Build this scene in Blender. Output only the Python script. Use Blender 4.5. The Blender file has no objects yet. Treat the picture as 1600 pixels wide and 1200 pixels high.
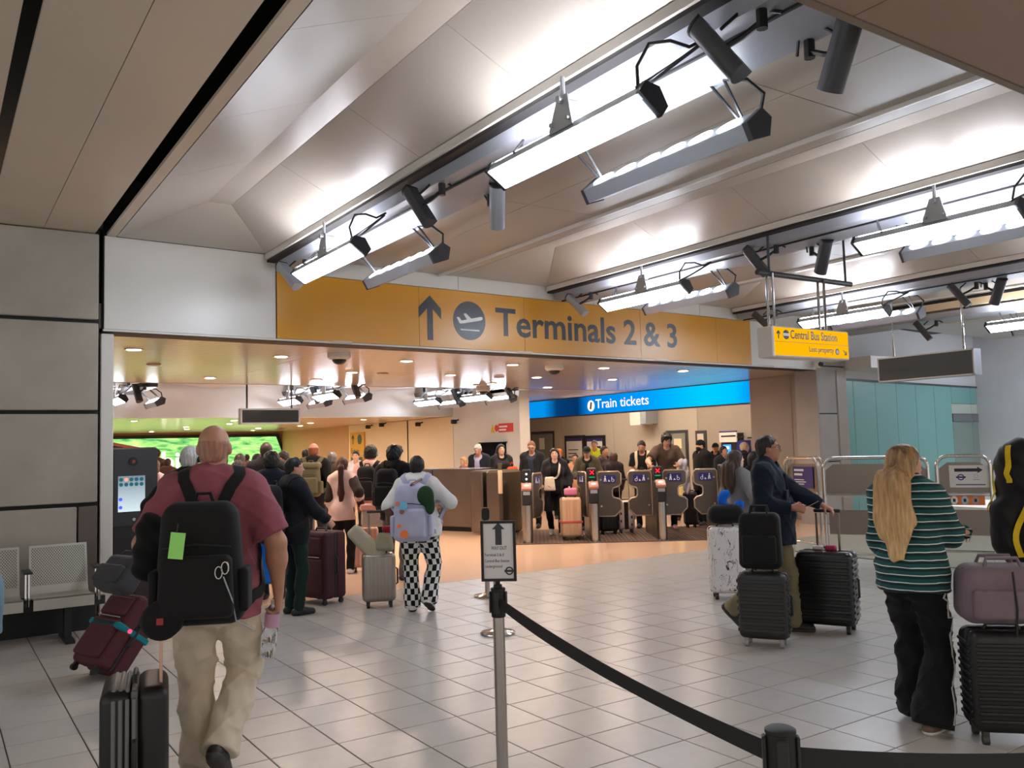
import bpy, bmesh, math, random
import numpy as np
from mathutils import Vector, Matrix, Euler
random.seed(7)
SC = bpy.context.scene
COL = SC.collection
PI = math.pi
# ------------------------------------------------------------------ camera, world, exposure
F_PX, CAM_H = 1350.0, 1.70
PITCH, ROLL, HEAD = math.radians(4.1), math.radians(1.57), math.radians(56)
FW = Vector((math.cos(HEAD)*math.cos(PITCH), math.sin(HEAD)*math.cos(PITCH), math.sin(PITCH)))
_rt0 = Vector((math.sin(HEAD), -math.cos(HEAD), 0)); _up0 = _rt0.cross(FW)
RT = _rt0*math.cos(ROLL)-_up0*math.sin(ROLL)
UP = _up0*math.cos(ROLL)+_rt0*math.sin(ROLL)
CAM = Vector((0, 0, CAM_H))
cd = bpy.data.cameras.new('camera'); co = bpy.data.objects.new('camera', cd); COL.objects.link(co)
cd.sensor_width = 36.0; cd.lens = 36.0*F_PX/1600.0; cd.clip_start = 0.05; cd.clip_end = 200
mw = Matrix.Identity(4)
for i in range(3):
    mw[i][0], mw[i][1], mw[i][2], mw[i][3] = RT[i], UP[i], -FW[i], CAM[i]
co.matrix_world = mw
SC.camera = co
SC.view_settings.view_transform = 'Standard'; SC.view_settings.look = 'None'
SC.view_settings.gamma = 1.0; SC.view_settings.use_curve_mapping = False
SC.view_settings.exposure = 0.65
SC.cycles.use_denoising = True
SC.cycles.max_bounces = 8; SC.cycles.diffuse_bounces = 4; SC.cycles.glossy_bounces = 4; SC.cycles.transmission_bounces = 6
SC.cycles.caustics_reflective = False; SC.cycles.caustics_refractive = False
SC.cycles.sample_clamp_indirect = 4.0
W = bpy.data.worlds.new('world'); SC.world = W; W.use_nodes = True
W.node_tree.nodes['Background'].inputs[0].default_value = (1.0, 0.985, 0.96, 1)
W.node_tree.nodes['Background'].inputs[1].default_value = 0.6     # dim concourse behind the camera
FLOOD, DOWN, ESIGN = 24.0, 400.0, 1.0                               # lamp strengths

def ray(x, y):
    return (FW*F_PX+RT*(x-800)-UP*(y-600)).normalized()
def onz(x, y, z=0.0):
    d = ray(x, y); return CAM+d*((z-CAM_H)/d.z)
def onx(x, y, X):
    d = ray(x, y); return CAM+d*(X/d.x)
def ony(x, y, Y):
    d = ray(x, y); return CAM+d*(Y/d.y)
def at_depth(x, y, dep):
    d = FW*F_PX+RT*(x-800)-UP*(y-600); return CAM+d*(dep/F_PX)
def project(p):
    v = Vector(p)-CAM; z = v.dot(FW)
    return 800+F_PX*v.dot(RT)/z, 600-F_PX*v.dot(UP)/z, z

# ------------------------------------------------------------------ materials
def lin(c):
    return tuple((x/12.92 if x <= .04045 else ((x+.055)/1.055)**2.4) for x in [v/255 for v in c])+(1,)
MATS = {}
def mat(name, rgb, rough=.6, metal=0., noise=0., scale=6., spec=.5, bump=0., bscale=60., island=0., emit=None, estr=0., alpha=None, trans=0., sheen=0., stretch=None):
    if name in MATS: return MATS[name]
    m = bpy.data.materials.new(name); m.use_nodes = True; MATS[name] = m
    nt = m.node_tree; b = nt.nodes['Principled BSDF']
    c = lin(rgb)
    b.inputs['Base Color'].default_value = c; b.inputs['Roughness'].default_value = rough; b.inputs['Metallic'].default_value = metal
    b.inputs['Specular IOR Level'].default_value = spec
    if sheen: b.inputs['Sheen Weight'].default_value = sheen
    if trans: b.inputs['Transmission Weight'].default_value = trans
    if emit: b.inputs['Emission Color'].default_value = lin(emit); b.inputs['Emission Strength'].default_value = estr
    if noise or bump or island:
        tc = nt.nodes.new('ShaderNodeTexCoord')
        src = tc.outputs['Object']
        if stretch:
            mp = nt.nodes.new('ShaderNodeMapping'); mp.inputs['Scale'].default_value = stretch
            nt.links.new(src, mp.inputs[0]); src = mp.outputs[0]
    if noise or island:
        hs = nt.nodes.new('ShaderNodeHueSaturation'); hs.inputs['Color'].default_value = c
        val = nt.nodes.new('ShaderNodeMath'); val.operation = 'ADD'; val.inputs[0].default_value = 1.0; val.inputs[1].default_value = 0
        last = val
        if noise:
            n = nt.nodes.new('ShaderNodeTexNoise'); n.inputs['Scale'].default_value = scale; n.inputs['Detail'].default_value = 6
            nt.links.new(src, n.inputs['Vector'])
            r = nt.nodes.new('ShaderNodeMapRange'); r.inputs['From Min'].default_value = .3; r.inputs['From Max'].default_value = .7
            r.inputs['To Min'].default_value = 1-noise; r.inputs['To Max'].default_value = 1+noise
            nt.links.new(n.outputs['Fac'], r.inputs['Value']); nt.links.new(r.outputs[0], val.inputs[0])
        if island:
            oi = nt.nodes.new('ShaderNodeObjectInfo')
            r2 = nt.nodes.new('ShaderNodeMapRange'); r2.inputs['To Min'].default_value = -island; r2.inputs['To Max'].default_value = island
            nt.links.new(oi.outputs['Random'], r2.inputs['Value']); nt.links.new(r2.outputs[0], val.inputs[1])
        nt.links.new(last.outputs[0], hs.inputs['Value']); nt.links.new(hs.outputs[0], b.inputs['Base Color'])
    if bump:
        n2 = nt.nodes.new('ShaderNodeTexNoise'); n2.inputs['Scale'].default_value = bscale; n2.inputs['Detail'].default_value = 4
        nt.links.new(src, n2.inputs['Vector'])
        bp = nt.nodes.new('ShaderNodeBump'); bp.inputs['Strength'].default_value = bump; bp.inputs['Distance'].default_value = .01
        nt.links.new(n2.outputs['Fac'], bp.inputs['Height']); nt.links.new(bp.outputs[0], b.inputs['Normal'])
    return m
def emat(name, rgb, s):
    if name in MATS: return MATS[name]
    m = bpy.data.materials.new(name); m.use_nodes = True; MATS[name] = m
    nt = m.node_tree; nt.nodes.clear()
    e = nt.nodes.new('ShaderNodeEmission'); o = nt.nodes.new('ShaderNodeOutputMaterial')
    e.inputs[0].default_value = lin(rgb); e.inputs[1].default_value = s
    nt.links.new(e.outputs[0], o.inputs[0])
    return m

# ------------------------------------------------------------------ mesh builder
class MB:
    def __init__(s): s.v = []; s.f = []; s.mi = []; s.M = None; s.mat = 0
    def add(s, vs, fs):
        b = len(s.v)
        if s.M is not None: vs = [s.M @ Vector(v) for v in vs]
        s.v += [tuple(v) for v in vs]; s.f += [tuple(i+b for i in f) for f in fs]; s.mi += [s.mat]*len(fs)
        return s
    def box(s, x0, x1, y0, y1, z0, z1):
        vs = [(x, y, z) for z in (z0, z1) for y in (y0, y1) for x in (x0, x1)]
        return s.add(vs, [(0,2,3,1),(4,5,7,6),(0,1,5,4),(2,6,7,3),(0,4,6,2),(1,3,7,5)])
    def cbox(s, c, d): return s.box(c[0]-d[0]/2, c[0]+d[0]/2, c[1]-d[1]/2, c[1]+d[1]/2, c[2]-d[2]/2, c[2]+d[2]/2)
    def chbox(s, x0, x1, y0, y1, z0, z1, c):       # box with chamfered upright edges and top
        pl = [(x0+c,y0),(x1-c,y0),(x1,y0+c),(x1,y1-c),(x1-c,y1),(x0+c,y1),(x0,y1-c),(x0,y0+c)]
        cx, cy = (x0+x1)/2, (y0+y1)/2
        sx, sy = 1-2*c/max(x1-x0,1e-6), 1-2*c/max(y1-y0,1e-6)
        ins = [(cx+(x-cx)*sx, cy+(y-cy)*sy) for x, y in pl]
        vs = [(x,y,z0+c) for x,y in pl]+[(x,y,z1-c) for x,y in pl]+[(x,y,z1) for x,y in ins]+[(x,y,z0) for x,y in ins]
        fs = []
        for i in range(8):
            j = (i+1) % 8
            fs += [(i,j,8+j,8+i),(8+i,8+j,16+j,16+i),(24+i,24+j,j,i)]
        fs += [tuple(16+i for i in range(8)), tuple(24+i for i in reversed(range(8)))]
        return s.add(vs, fs)
    def prism(s, poly, h0, h1, frame=None):         # polygon (u,v) extruded along w; frame = (origin,u,v,w)
        if frame is None: frame = (Vector((0,0,0)), Vector((1,0,0)), Vector((0,1,0)), Vector((0,0,1)))
        o, u, v, w = [Vector(a) for a in frame]
        n = len(poly)
        vs = [o+u*a+v*b+w*h0 for a, b in poly]+[o+u*a+v*b+w*h1 for a, b in poly]
        fs = [tuple(range(n-1,-1,-1)), tuple(range(n, 2*n))]+[(i,(i+1)%n,n+(i+1)%n,n+i) for i in range(n)]
        return s.add(vs, fs)
    def slab(s, pts, th):                           # planar polygon given a thickness along +z
        n = len(pts); vs = [Vector(p) for p in pts]+[Vector(p)+Vector((0,0,th)) for p in pts]
        fs = [tuple(range(n)), tuple(range(2*n-1,n-1,-1))]+[(i,n+i,n+(i+1)%n,(i+1)%n) for i in range(n)]
        return s.add(vs, fs)
    def tube(s, pts, r, n=8, cap=True, closed=False):
        pts = [Vector(p) for p in pts]; m = len(pts)
        rs = r if isinstance(r, (list, tuple)) else [r]*m
        rings = []; prev = None
        for i, p in enumerate(pts):
            if closed: t = pts[(i+1) % m]-pts[i-1]
            else: t = pts[min(i+1,m-1)]-pts[max(i-1,0)]
            t.normalize()
            if prev is None:
                a = Vector((0,0,1)) if abs(t.z) < .9 else Vector((1,0,0))
                u = t.cross(a).normalized()
            else:
                u = (prev-t*prev.dot(t)).normalized()
            prev = u; w = t.cross(u)
            rings.append([p+(u*math.cos(2*PI*k/n)+w*math.sin(2*PI*k/n))*rs[i] for k in range(n)])
        vs = [v for rg in rings for v in rg]; fs = []
        for i in range(m if closed else m-1):
            a, b = i*n, ((i+1) % m)*n
            fs += [(a+k, a+(k+1)%n, b+(k+1)%n, b+k) for k in range(n)]
        if cap and not closed: fs += [tuple(range(n-1,-1,-1)), tuple((m-1)*n+k for k in range(n))]
        return s.add(vs, fs)
    def cyl(s, p0, p1, r0, r1=None, n=16): return s.tube([p0, p1], [r0, r0 if r1 is None else r1], n)
    def lathe(s, prof, n=20, c=(0,0,0)):            # profile (r,z) about the z axis
        vs = []; m = len(prof)
        for r, z in prof:
            vs += [(c[0]+r*math.cos(2*PI*k/n), c[1]+r*math.sin(2*PI*k/n), c[2]+z) for k in range(n)]
        fs = [(i*n+k, i*n+(k+1)%n, (i+1)*n+(k+1)%n, (i+1)*n+k) for i in range(m-1) for k in range(n)]
        fs += [tuple(range(n-1,-1,-1)), tuple((m-1)*n+k for k in range(n))]
        return s.add(vs, fs)
    def rbox(s, c, d, r, q=4, taper=1.0):           # box with round edges
        hx, hy, hz = d[0]/2, d[1]/2, d[2]/2; r = min(r, hx*.99, hy*.99, hz*.99)
        n = 2*q+2
        def ax(h):
            a = [-h+r-r*math.cos(PI/2*k/q) if False else k for k in range(n)]
            return a
        idx = {}; vs = []; fs = []
        def pt(face, i, j):
            # cube-sphere style: i,j in 0..n-1
            def m(k): return (math.tan(PI/4*(k/q-1)) if k <= q else math.tan(PI/4*((k-1)/q-1)))
            def off(k): return -1 if k <= q else 1
            a, b = m(i) , m(j)
            oa, ob = off(i), off(j)
            if face == 0: dv, ov = (a,b,1), (oa,ob,1)
            if face == 1: dv, ov = (b,a,-1), (ob,oa,-1)
            if face == 2: dv, ov = (1,a,b), (1,oa,ob)
            if face == 3: dv, ov = (-1,b,a), (-1,ob,oa)
            if face == 4: dv, ov = (b,1,a), (ob,1,oa)
            if face == 5: dv, ov = (a,-1,b), (oa,-1,ob)
            return dv, ov
        for face in range(6):
            for i in range(n):
                for j in range(n):
                    # quarter spherical corner joined by flat spans
                    def comp(k):
                        return (k-q if k <= q else k-q-1)/q    # -1..0,0..1
                    a, b = comp(i), comp(j); oa, ob = (-1 if i <= q else 1), (-1 if j <= q else 1)
                    ta, tb = math.tan(PI/4*a), math.tan(PI/4*b)
                    if face == 0: dv, ov = (ta,tb,1), (oa,ob,1)
                    elif face == 1: dv, ov = (tb,ta,-1), (ob,oa,-1)
                    elif face == 2: dv, ov = (1,ta,tb), (1,oa,ob)
                    elif face == 3: dv, ov = (-1,tb,ta), (-1,ob,oa)
                    elif face == 4: dv, ov = (tb,1,ta), (ob,1,oa)
                    else: dv, ov = (ta,-1,tb), (oa,-1,ob)
                    L = math.sqrt(sum(x*x for x in dv))
                    p = [ov[0]*(hx-r)+dv[0]/L*r, ov[1]*(hy-r)+dv[1]/L*r, ov[2]*(hz-r)+dv[2]/L*r]
                    if taper != 1.0:
                        t = 1+(taper-1)*(p[2]/hz*.5+.5); p[0] *= t; p[1] *= t
                    key = tuple(round(x, 6) for x in p)
                    if key not in idx: idx[key] = len(vs); vs.append((p[0]+c[0], p[1]+c[1], p[2]+c[2]))
                    if i < n-1 and j < n-1: pass
                    idx[(face,i,j)] = idx[key]
            for i in range(n-1):
                for j in range(n-1):
                    f = (idx[(face,i,j)], idx[(face,i+1,j)], idx[(face,i+1,j+1)], idx[(face,i,j+1)])
                    f2 = []
                    for x in f:
                        if x not in f2: f2.append(x)
                    if len(f2) >= 3: fs.append(tuple(f2))
        return s.add(vs, fs)
    def mesh(s, name, mats, smooth=None):
        me = bpy.data.meshes.new(name); me.from_pydata(s.v, [], s.f)
        for m in (mats if isinstance(mats, (list, tuple)) else [mats]): me.materials.append(m)
        me.polygons.foreach_set('material_index', s.mi)
        me.update()
        if smooth:
            me.shade_smooth(); me.set_sharp_from_angle(angle=math.radians(smooth))
        return me
    def build(s, name, mats, parent=None, smooth=None, loc=None):
        o = bpy.data.objects.new(name, s.mesh(name, mats, smooth)); COL.objects.link(o)
        if parent is not None: o.parent = parent
        if loc is not None: o.location = loc
        return o
def thing(name, label, cat, loc=(0,0,0), rz=0., group=None):
    o = bpy.data.objects.new(name, None); COL.objects.link(o)
    o.location = loc; o.rotation_euler = (0, 0, rz); o.empty_display_size = .1
    o['label'] = label; o['category'] = cat
    if group: o['group'] = group
    return o
def tag(o, label, cat, group=None):
    o['label'] = label; o['category'] = cat
    if group: o['group'] = group
    return o
def struct(o): o['kind'] = 'structure'; return o
def stuff(o): o['kind'] = 'stuff'; return o
def children(o): return [c for c in o.children]
def dup(root, loc, rz, label, group=None):
    r = root.copy(); COL.objects.link(r); r.location = loc; r.rotation_euler = (0, 0, rz); r['label'] = label
    if group: r['group'] = group
    for ch in list(root.children):
        c = ch.copy(); COL.objects.link(c); c.parent = r
        for g in list(ch.children):
            d = g.copy(); COL.objects.link(d); d.parent = c
    return r
def frame_M(o, u, v, w):
    M = Matrix.Identity(4)
    for i in range(3): M[i][0], M[i][1], M[i][2], M[i][3] = u[i], v[i], w[i], o[i]
    return M
def text_obj(s, size, M, m, parent, name='lettering', bold=0., depth=.002, align='LEFT', sx=1.0, width=None):
    cu = bpy.data.curves.new(name, 'FONT'); cu.body = s; cu.size = size; cu.extrude = depth; cu.offset = bold*size
    cu.align_x = align; cu.resolution_u = 3
    tmp = bpy.data.objects.new('tmp', cu); COL.objects.link(tmp)
    dg = bpy.context.evaluated_depsgraph_get(); me = bpy.data.meshes.new_from_object(tmp.evaluated_get(dg))
    bpy.data.objects.remove(tmp); bpy.data.curves.remove(cu)
    if width:
        xs = [v.co.x for v in me.vertices]; w0 = max(xs)-min(xs); sx = width/w0
    me.transform(M @ Matrix.Diagonal((sx, 1, 1, 1))); me.materials.clear(); me.materials.append(m); me.name = name
    o = bpy.data.objects.new(name, me); COL.objects.link(o); o.parent = parent
    return o
ARROW = [(-.11,0),(.11,0),(.11,1.06),(.44,.72),(.44,1.08),(0,1.5),(-.44,1.08),(-.44,.72),(-.11,1.06)]
def disc_poly(r, n=24, cx=0, cy=0): return [(cx+r*math.cos(2*PI*k/n), cy+r*math.sin(2*PI*k/n)) for k in range(n)]
def ring(mb, r0, r1, n, h0, h1, fr, cx=0, cy=0):
    o, u, v, w = [Vector(a) for a in fr]
    vs = []
    for h in (h0, h1):
        for r in (r0, r1):
            vs += [o+u*(cx+r*math.cos(2*PI*k/n))+v*(cy+r*math.sin(2*PI*k/n))+w*h for k in range(n)]
    fs = []
    for k in range(n):
        j = (k+1) % n
        fs += [(k,j,n+j,n+k)[::-1], (2*n+k,2*n+j,3*n+j,3*n+k), (n+k,n+j,3*n+j,3*n+k), (k,2*n+k,2*n+j,j)]
    mb.add(vs, fs)
# ------------------------------------------------------------------ palette
m_conc = mat('concrete', (158,150,138), .75, noise=.13, scale=1.6, bump=.05, bscale=25)
m_conc2 = mat('stone cladding', (160,154,148), .6, noise=.05, scale=3)
m_white = mat('white enamel', (214,210,202), .32, noise=.02, scale=2)
m_ceil = mat('ceiling enamel', (168,163,153), .36, noise=.03, scale=1.5)
m_ceilf = mat('flat ceiling enamel', (192,178,158), .4, noise=.03, scale=1.5)
m_ceilb = mat('brown soffit enamel', (152,128,110), .5, noise=.04, scale=2)
m_plank = mat('soffit metal plank', (204,192,184), .16, spec=.6)
m_black = mat('black joint', (14,14,16), .6)
m_dark = mat('dark plastic', (24,25,28), .5)
m_graph = mat('graphite metal', (66,68,72), .42, .3)
m_lampg = mat('lamp grey paint', (158,164,172), .4, .2)
m_steel = mat('brushed steel', (176,170,162), .26, 1., noise=.05, scale=3, stretch=(40,40,1))
m_desk = mat('satin steel', (128,118,108), .27, .9, noise=.06, scale=2)
m_chrome = mat('polished steel tube', (205,202,198), .14, 1.)
m_teal = mat('teal glass panel', (112,162,158), .14, spec=.6)
m_tile = mat('beige floor tile', (180,176,170), .3, island=.035, noise=.04, scale=9, spec=.45)
m_grout = mat('dark grout', (58,54,50), .8)
m_terr = mat('peach terrazzo', (232,194,164), .16, noise=.035, scale=40, spec=.5)
m_yell = mat('yellow sign enamel', (206,144,20), .3, noise=.015, scale=3)
m_ink = mat('sign ink', (26,30,36), .35)
m_wpaint = mat('white print', (232,232,228), .5)
m_greyw = mat('grey wall panel', (178,170,158), .5, noise=.02, scale=2)
m_greyw2 = mat('taupe wall panel', (158,148,138), .45, noise=.03, scale=2)
m_ogrey = mat('plain grey wall', (196,196,198), .6, noise=.03, scale=1.5)
m_cream = mat('cream wall panel', (228,214,188), .4)
m_orangew = mat('tan wall panel', (190,150,112), .5)
m_glassd = mat('dark display glass', (72,78,78), .35, spec=.6)
m_carpet = mat('grey carpet', (140,140,126), .9, noise=.08, scale=30)
# ------------------------------------------------------------------ floor
Y_EDGE = 9.68
fb = MB().box(-5, 17, -4, Y_EDGE, -.12, -.006).build('floor', m_grout); struct(fb)
T = .40; G = .0038; c = .002
tm = MB(); h = T/2-G
vs = [(-h,-h,-.02),(h,-h,-.02),(h,h,-.02),(-h,h,-.02),(-h,-h,-c),(h,-h,-c),(h,h,-c),(-h,h,-c),(-h+c,-h+c,0),(h-c,-h+c,0),(h-c,h-c,0),(-h+c,h-c,0)]
tm.add(vs, [(8,9,10,11)]+[(4+i,4+(i+1)%4,8+(i+1)%4,8+i) for i in range(4)]+[(i,(i+1)%4,4+(i+1)%4,4+i) for i in range(4)])
tmesh = tm.mesh('tile', m_tile)
cand = []
for i in range(-14, 42):
    for j in range(-10, 24):
        x, y = .8+.4*i+.2, .08+.4*j+.2
        if y > Y_EDGE or x > 16.8: continue
        px, py, z = project((x, y, 0))
        inside = z > .8 and -60 < px < 1660 and 740 < py < 1300
        if x > 10.9 and y > 5.2: continue                       # carpet behind the barriers
        cand.append((-(1/(z*z*z)) if inside else 1e3/(abs(z)+1)+abs(px)*0, x, y))
cand.sort()
for k, (s_, x, y) in enumerate(cand):
    if k < 300:
        o = bpy.data.objects.new('tile', tmesh); COL.objects.link(o); o.parent = fb; o.location = (x, y, 0)
rest = MB()
for s_, x, y in cand[300:]:
    rest.add([(a+x, b+y, z_) for a, b, z_ in vs], [(8,9,10,11)]+[(4+i,4+(i+1)%4,8+(i+1)%4,8+i) for i in range(4)])
stuff(rest.build('tiles', m_tile, fb))
MB().box(10.9, 22, 5.2, 9.9, -.05, -.003).build('carpet', m_carpet, fb)
fh = MB().box(-4, 20, Y_EDGE, 36, -.12, 0).build('floor_2', m_terr); struct(fh)
# ------------------------------------------------------------------ slanted fascia frame
FA = math.atan(.06); FO = Vector((1.5, 9.95, 0))
FU = Vector((math.cos(FA), math.sin(FA), 0)); FN = Vector((math.sin(FA), -math.cos(FA), 0)); FZ = Vector((0,0,1))
FR = (FO, FU, FZ, FN)                                            # u along the wall, v up, w out towards the hall
def rect(u0, u1, v0, v1): return [(u0,v0),(u1,v0),(u1,v1),(u0,v1)]
wf = MB().prism(rect(0, 13.0, 3.03, 4.4), -.35, -.02, FR).build('wall_front', m_black); struct(wf)
MB().prism(rect(.012, 1.91, 3.06, 4.06), -.02, 0, FR).build('panel', m_white, wf)
us = [1.92, 4.55, 7.1, 9.6, 10.97]
for a, b in zip(us, us[1:]): MB().prism(rect(a+.004, b-.004, 3.87, 4.09), -.02, .0, FR).build('panel', m_white, wf)
MB().prism(rect(10.98, 13.0, 3.06, 4.09), -.02, 0, FR).build('panel', m_white, wf)
MB().prism(rect(0, 13.0, 3.035, 3.055), -.05, .008, FR).build('edge_strip', m_white, wf)
# ------------------------------------------------------------------ left concrete wall and the white jamb
wl = MB().box(-4, 1.46, 9.93, 10.4, 0, 4.2).build('wall_left', m_black); struct(wl)
xs = [1.452, -.45, -2.35, -4]; zs = [.02, 1.22, 2.17, 3.12, 4.07]
for i in range(3):
    for j in range(4):
        x1, x0 = xs[i], xs[i+1]
        if j == 0 and i == 0:
            MB().chbox(1.27, x1-.008, 9.86, 9.94, zs[0], zs[1]-.02, .006).build('panel', mat('brown cladding', (96,84,76), .6, noise=.05), wl); x1 = 1.262
        MB().chbox(x0+.008, x1-.008, 9.86, 9.94, zs[j]+.02, zs[j+1]-.02, .008).build('panel', m_conc, wl)
struct(MB().chbox(1.475, 1.60, 9.9, 10.3, 0, 3.0, .008).build('trim_1', m_white))
# ------------------------------------------------------------------ ceiling of the near hall
cl = MB().box(-5, 23, -4, 12.4, 4.9, 5.0).box(1.46, 20, 10.6, 12.4, 4.1, 4.9).build('ceiling', m_black); struct(cl)
Z0, ZR, YH = 4.06, 4.36, 9.2
def yf(x): return 9.95+.06*(x-1.5)
def flat(x0, x1, ys, z=Z0, m=m_ceil):
    for a, b in zip(ys, ys[1:]):
        mb = MB().slab([(x0,a+.004,z),(x0,b-.004 if b < 9 else yf(x0)-.012,z),(x1,b-.004 if b < 9 else yf(x1)-.012,z),(x1,a+.004,z)], .03)
        mb.build('panel', m, cl)
YS = [-3.5, 1.0, 4.9, 9.95]
flat(-5, -1.6, YS, m=m_ceilf); flat(-1.592, .36, YS, m=m_ceilf); flat(.45, .925, [-3.5, 3.2, 9.95], m=m_ceilf); flat(.93, 1.41, [-3.5, 3.2, 9.95], m=m_ceilf); flat(1.53, 1.622, [-3.5, 9.95], m=m_ceilf)
for k in range(3):
    o = 4.33*k
    x0, xa, xb, x1 = o+1.63, o+2.39, o+2.64, o+3.28
    cuts = [9.2-1.55*i for i in range(9)]
    for a, b in zip(cuts[1:], cuts):
        a += .004; b -= .0
        MB().slab([(x0,a,Z0),(x0,b if b < 9.1 else yf(x0)-.03,Z0),(xa,b,ZR),(xa,a,ZR)], .02).build('panel', m_ceil, cl)
        MB().slab([(xb+.004,a,ZR),(xb+.004,b,ZR),(x1,b if b < 9.1 else yf(x1)-.03,Z0),(x1,a,Z0)], .02).build('panel', m_ceil, cl)
    MB().slab([(xa,-3.4,ZR),(xa,YH,ZR),(xb,YH,ZR),(xb,-3.4,ZR)], .02).build('panel', m_ceil, cl)
    MB().slab([(xa,YH+.003,ZR),(x0,yf(x0)-.03,Z0),(x1,yf(x1)-.03,Z0),(xb,YH+.003,ZR)], .02).build('panel', m_ceil, cl)
    flat(o+4.0, o+4.84, [-3.5, .6, 3.7, 6.8, 9.95]); flat(o+4.848, o+5.70, [-3.5, .6, 3.7, 6.8, 9.95])
    flat(o+5.78, o+5.95, [-3.5, 9.95])
    MB().slab([(o+5.705,-3.5,Z0-.03),(o+5.705,yf(o+5.7)-.012,Z0-.03),(o+5.73,yf(o+5.7)-.012,Z0-.03),(o+5.73,-3.5,Z0-.03)], .05).build('edge_strip', m_white, cl)
flat(14.65, 22.5, YS)
# rafts that carry the lamps
for k in range(3):
    o = 4.33*k
    rf = thing('ceiling_raft', ['grey lighting raft between the white wall panel and the big arrow sign', 'grey lighting raft ending above the end of the big yellow sign', 'grey lighting raft beyond the small hanging bus sign'][k], 'lighting raft', (o+3.38, 0, 3.86), 0, 'lighting rafts under the ceiling')
    y1 = yf(o+3.4)-.03; y0 = 2.3; m_raft = mat('raft grey', (150,156,166), .4)
    MB().prism([(0,.16),(.05,.02),(.60,0),(.60,.10),(.55,.16)], y0, y1, (Vector((0,0,0)), Vector((1,0,0)), Vector((0,0,1)), Vector((0,1,0)))).build('raft_body', m_raft, rf)
    MB().box(-.11, -.085, y0, y1, .13, .195).build('edge_rail', m_white, rf)
    MB().box(-.085, .012, y0, y1, .10, .19).build('painted_shadow_gap', m_black, rf)  # black box standing in for the shade between raft and ceiling
    MB().box(.18, .20, y0, y1, -.004, .012).build('cable_groove', m_black, rf)
# ------------------------------------------------------------------ brown lowered soffit near the camera
cs = MB().box(-2, 14, -3.5, 2.19, 3.56, 3.8).build('ceiling_2', m_ceilb); struct(cs)
for i in range(-1, 9):
    MB().box(i*1.55+.24+.004, i*1.55+1.79-.004, .92, 2.185, 3.545, 3.56).build('panel', m_ceilb, cs)
    MB().box(i*1.55+.24+.004, i*1.55+1.79-.004, -3.5, .912, 3.545, 3.56).build('panel', m_ceilb, cs)
MB().box(-2, 14, 2.19, 2.23, 3.54, 3.82).build('edge_strip', mat('soffit edge strip', (128,112,98), .5), cs)
# ------------------------------------------------------------------ plank soffit behind the fascia
zs_ = 3.04; YB = 16.8
sf = MB().prism([(1.46,10.02),(15.45,10.86),(15.45,YB),(1.46,YB)], zs_+.03, zs_+.3).build('ceiling_3', m_ceil); struct(sf)
pl = MB(); y = 10.0
while y < YB-.01:
    x = 1.5
    ya, yb = y+.002, min(y+.15, YB)-.002
    while x < 15.3:
        xb = min(x+2.9, 15.4)
        a, b = x+.003, xb-.003
        pa = max(ya, yf((a+b)/2)+.06)
        if pa < yb: pl.add([(a,pa,zs_+.03),(b,pa,zs_+.03),(b,yb,zs_+.03),(a,yb,zs_+.03),(a,pa,zs_+.004),(b,pa,zs_+.004),(b,yb,zs_+.004),(a,yb,zs_+.004),(a,pa+.006,zs_),(b,pa+.006,zs_),(b,yb-.006,zs_),(a,yb-.006,zs_)],
               [(11,10,9,8)]+[(8+i,8+(i+1)%4,4+(i+1)%4,4+i) for i in range(4)]+[(4+i,4+(i+1)%4,(i+1)%4,i) for i in range(4)])
        x = xb
    y += .15
stuff(pl.build('planks', m_plank, sf))
MB().box(1.46, 15.45, YB, YB+.03, zs_-.005, zs_+.35).build('edge_strip', m_ceil, sf)
# ------------------------------------------------------------------ far hall: ceiling, second fascia, low soffit, walls
XW = 12.0
c4 = MB().box(-2, 19.5, YB+.03, 21.3, 3.42, 3.5).build('ceiling_4', m_white); struct(c4)
for x0 in (0.2, 4.1, 8.0):
    MB().slab([(x0,16.9,3.4),(x0,20.8,3.4),(x0+1.4,20.8,3.24),(x0+1.4,16.9,3.24)], .02).build('panel', m_white, c4)
    MB().slab([(x0+1.41,16.9,3.24),(x0+1.41,20.8,3.24),(x0+3.8,20.8,3.4),(x0+3.8,16.9,3.4)], .02).build('panel', m_white, c4)
f2 = MB().box(-2, XW+.3, 20.9, 21.2, 2.56, 3.45).build('wall_far', m_white); struct(f2)
MB().box(-2, XW+.3, 20.88, 20.9, 2.56, 2.60).build('edge_strip', m_white, f2)
c5 = MB().box(-2, XW+.2, 21.2, 35, 2.56, 2.7).build('ceiling_5', m_plank); struct(c5)
w_r2 = MB().box(XW, XW+.3, 17.5, 20.75, 0, 3.45).build('wall_right_white', m_white); struct(w_r2)
w_cr = MB().box(XW+.05, XW+.3, 20.75, 28, 0, 2.6).build('wall_right_cream', m_cream); struct(w_cr)
for a, b in ((20.8, 23.5), (23.54, 28.0)): MB().box(XW+.01, XW+.05, a, b, 0, 2.55).build('panel', m_cream, w_cr)
MB().box(XW-.01, XW+.05, 23.505, 23.535, 0, 2.55).build('joint_trim', m_black, w_cr)
struct(MB().box(XW, XW+.3, 28.0, 35, 0, 2.6).build('wall_right_tan', m_orangew))
struct(MB().box(-2, XW+.3, 34.9, 35.2, 0, 2.7).build('wall_end', m_orangew))
struct(MB().box(-2.2, -2, 10.3, 35, 0, 3.5).build('wall_left_far', m_ogrey))
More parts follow.
